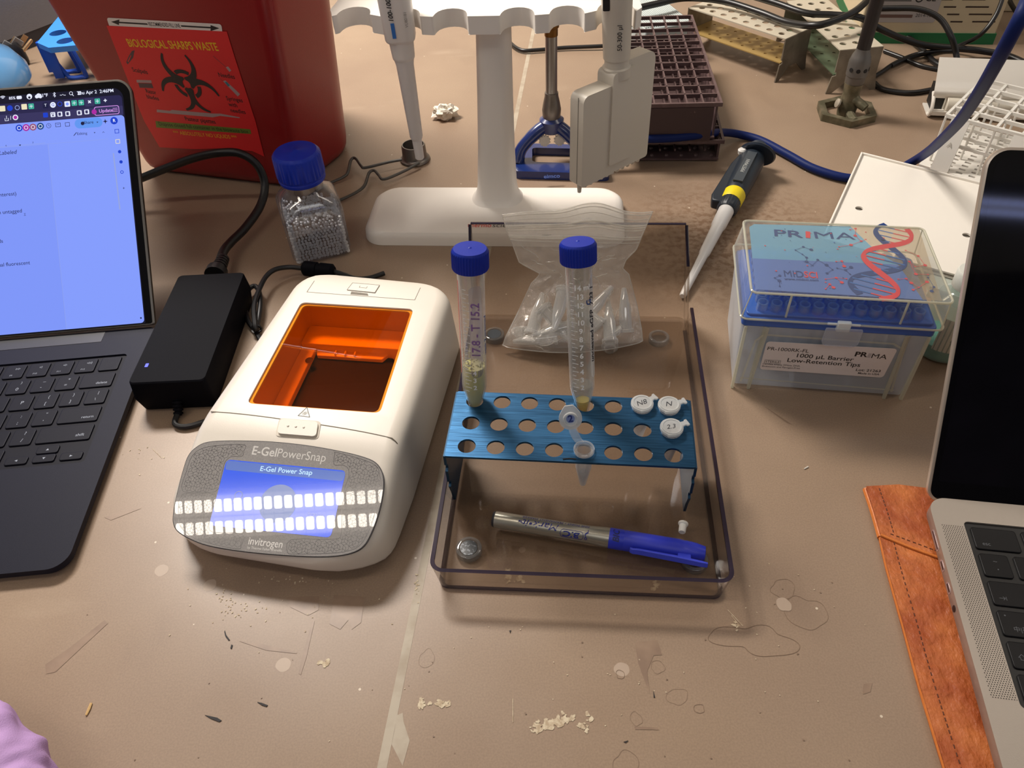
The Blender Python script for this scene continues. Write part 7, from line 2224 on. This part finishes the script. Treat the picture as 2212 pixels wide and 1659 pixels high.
hose('cable', 'black cable forming a low loop behind the bunsen burner base', 'cable', [(1870, 175, 3.5), (1905, 155, 3.5), (1930, 138, 3.5), (1970, 120, 3.5), (2010, 112, 10), (2060, 110, 12)], 2.6, M_CB)
hose('cable', 'short black cable slanting from the green-shelf rack to the white dispenser', 'cable', [(1910, 110, 3), (1950, 125, 3), (1990, 142, 3), (2040, 152, 3)], 2.6, M_CB)
hose('cable', 'black cable lying on the bench between burner base and white dispenser', 'cable', [(1890, 180, 3), (1905, 192, 3), (1940, 199, 3), (1975, 200, 3), (2012, 194, 3), (2040, 190, 3)], 3.0, M_CB)
hose('cable', 'black cable curling on the bench in front of the instrument plinth', 'cable', [(2080, 150, 3), (2120, 146, 3), (2150, 128, 3), (2162, 112, 3), (2190, 130, 3), (2230, 134, 3)], 2.6, M_CB)
hose('cable', 'black cable in the top right corner behind the blue hose', 'cable', [(2178, -10, 30), (2185, 10, 26), (2205, 35, 20), (2240, 50, 16)], 3.0, M_CB)

# ------------------------------------------------------------- top left: plug, blue rack, blue ball flask
c0 = W(38, 140, 0)
pg = thing('mains_plug', 'black three-pin mains plug lying prongs up beside the blue tube rack', 'plug', FRM(c0.x, c0.y, 0, 28))
b = MB(); b.loft([[(x * k, y * k, z) for x, y in rr(-17, -14, 17, 14, 6, 5)] for z, k in ((.3, .8), (4, 1), (22, .95), (30, .7))]); b.build('plug_body', M_CORD, pg)
for dx_, dy_, L__ in ((-9, -6, 20), (5, -2, 18)):
    b = MB(Matrix.Translation((dx_ + 8, dy_ + 6, 22)) @ Matrix.Rotation(R(50), 4, 'Y')); b.box(-3.2, 3.2, -.8, .8, 0, L__); b.build('blade', mat('brass_blade', (196, 160, 120), .35, metal=.7), pg)
    b = MB(Matrix.Translation((dx_, dy_, 22)) @ Matrix.Rotation(R(50), 4, 'Y')); b.box(-6, 6, -2, 2, 0, 16); b.build('blade_guard', clear('clear_guard', (220, 220, 220), milk=.3, milkcol=(200, 200, 200)), pg, bevel=.5)
b = MB(Matrix.Translation((14, -8, 18)) @ Matrix.Rotation(R(55), 4, 'Y')); b.lathe([(2.4, 0), (2.4, 20), (1.4, 22)], 12); b.build('ground_pin', mat('brass_blade', (196, 160, 120), .35, metal=.7), pg)

HB_ = 52
n0, n1, f0_ = W(80, 92, HB_), W(105, 103, HB_), W(136, 24, HB_)
e_r = W(173, 97, HB_)
ex = (e_r - n1).normalized(); ey = Vector((0, 0, 1)).cross(ex)
MBR = basis((n1.x, n1.y, 0), ex, ey)
br = thing('blue_tube_rack', 'bright blue plastic tube rack with oval holes behind the sharps bin', 'tube rack', MBR)
M_BB = mat('bright_blue', (58, 138, 232), .4, sss=.1); M_BB2 = mat('bright_blue_leg', (26, 84, 196), .4)
c_l = MBR.inverted() @ n0; c_f = MBR.inverted() @ f0_
Lb = 130
hs = []
for px, py in ((125, 71), (141, 88)):
    v = MBR.inverted() @ W(px, py, HB_); hs.append((v.x, v.y))
pitch = Vector(hs[0]) - Vector(hs[1])
holes = []
perp = Vector((1, .12)).normalized()
for i in range(4):
    for j in range(-1, 3):
        q_ = Vector(hs[1]) + pitch * i + Vector((33, 2)) * j
        if (i in (0, 1) and j == 0) or (14 < q_.x < Lb - 14 and 14 < q_.y < c_f.y + 10 and j > 0): holes.append(circ(q_.x, q_.y, 11, 20))
b = MB(); b.plate([[(0, 0), (Lb, 0), (Lb, c_f.y + 26), (c_f.x + 26, c_f.y + 26), (c_f.x, c_f.y), (c_l.x, c_l.y)]] + holes, HB_ - 7, HB_, 0); b.build('top_plate', M_BB, br, bevel=1)
for px, py in ((165, 168), (150, 155)):
    g_ = MBR.inverted() @ W(px, py, 2)
    for dx_ in (0,):
        b = MB(); x0, y0 = g_.x, g_.y
        lp = [(x0 - 26, y0 + 4, HB_ - 8), (x0 - 12, y0 + 2, 8), (x0 - 6, y0, 2.5), (x0 + 8, y0, 2.5), (x0 + 14, y0, 6), (x0 + 8, y0 + 4, HB_ - 8)]
        b.tube(lp, 3.0, 8, smooth=4); b.build('loop_leg', M_BB2, br)
        b = MB(); b.box(x0 - 26, x0 - 14, y0 - 2, y0 + 2, 4, HB_ - 8, M=Matrix.Rotation(0, 4, 'Z')); b.build('leg_panel', M_BB2, br)
c0 = W(-62, 225, 0)
fl = thing('blue_flask', 'translucent blue rounded container at the left edge behind the lit laptop', 'container', Matrix.Translation((c0.x, c0.y, 0)))
b = MB(); b.lathe([(50, .3), (72, 6), (84, 22), (84, 34), (74, 52), (54, 66), (32, 74), (20, 78), (18, 88)], 48); b.build('round_body', mat('translucent_blue', (84, 134, 180), .22, coat=.5), fl)
b = MB(); b.lathe([(22, 86), (22, 102), (20, 104)], 32); b.build('cap', mat('flask_cap', (60, 100, 150), .4), fl)
c0 = W(-6, 44, 60)

# ------------------------------------------------------------- person: lilac sleeve at the lower left
pr = thing('person', 'person at the lower left corner, only a creased lilac sleeve in view', 'person', Matrix())
S0, S1, S2 = W(-170, 1600, 30), W(20, 1640, 28), W(90, 1740, 26)
M_SLV = mat('lilac_cloth', (188, 152, 204), .8, bump=(1500, .25))
b = MB()
N_, K_ = 60, 44
path = catmull([W(-330, 1480, 45), W(-170, 1570, 40), W(-62, 1635, 34), W(0, 1725, 28), W(40, 1830, 24), W(60, 1980, 24)], 12)
loops = []
for i, p in enumerate(path):
    t = (path[min(i + 1, len(path) - 1)] - path[max(i - 1, 0)]).normalized()
    a = Vector((0, 0, 1)); bb = t.cross(a).normalized(); a = bb.cross(t)
    lo_l = []
    for k in range(K_):
        th = 2 * PI * k / K_
        u = i / len(path)
        r_ = 25 + 4.0 * noise.noise(Vector((u * 16, math.cos(th) * 1.6, math.sin(th) * 1.6))) + 1.6 * noise.noise(Vector((u * 40, math.cos(th) * 3, math.sin(th) * 3)))
        q_ = p + a * (math.sin(th) * r_) + bb * (math.cos(th) * r_)
        q_.z = max(q_.z, .5)
        lo_l.append(q_)
    loops.append(lo_l)
b.loft(loops); b.build('sleeve', M_SLV, pr, sub=1, angle=180)
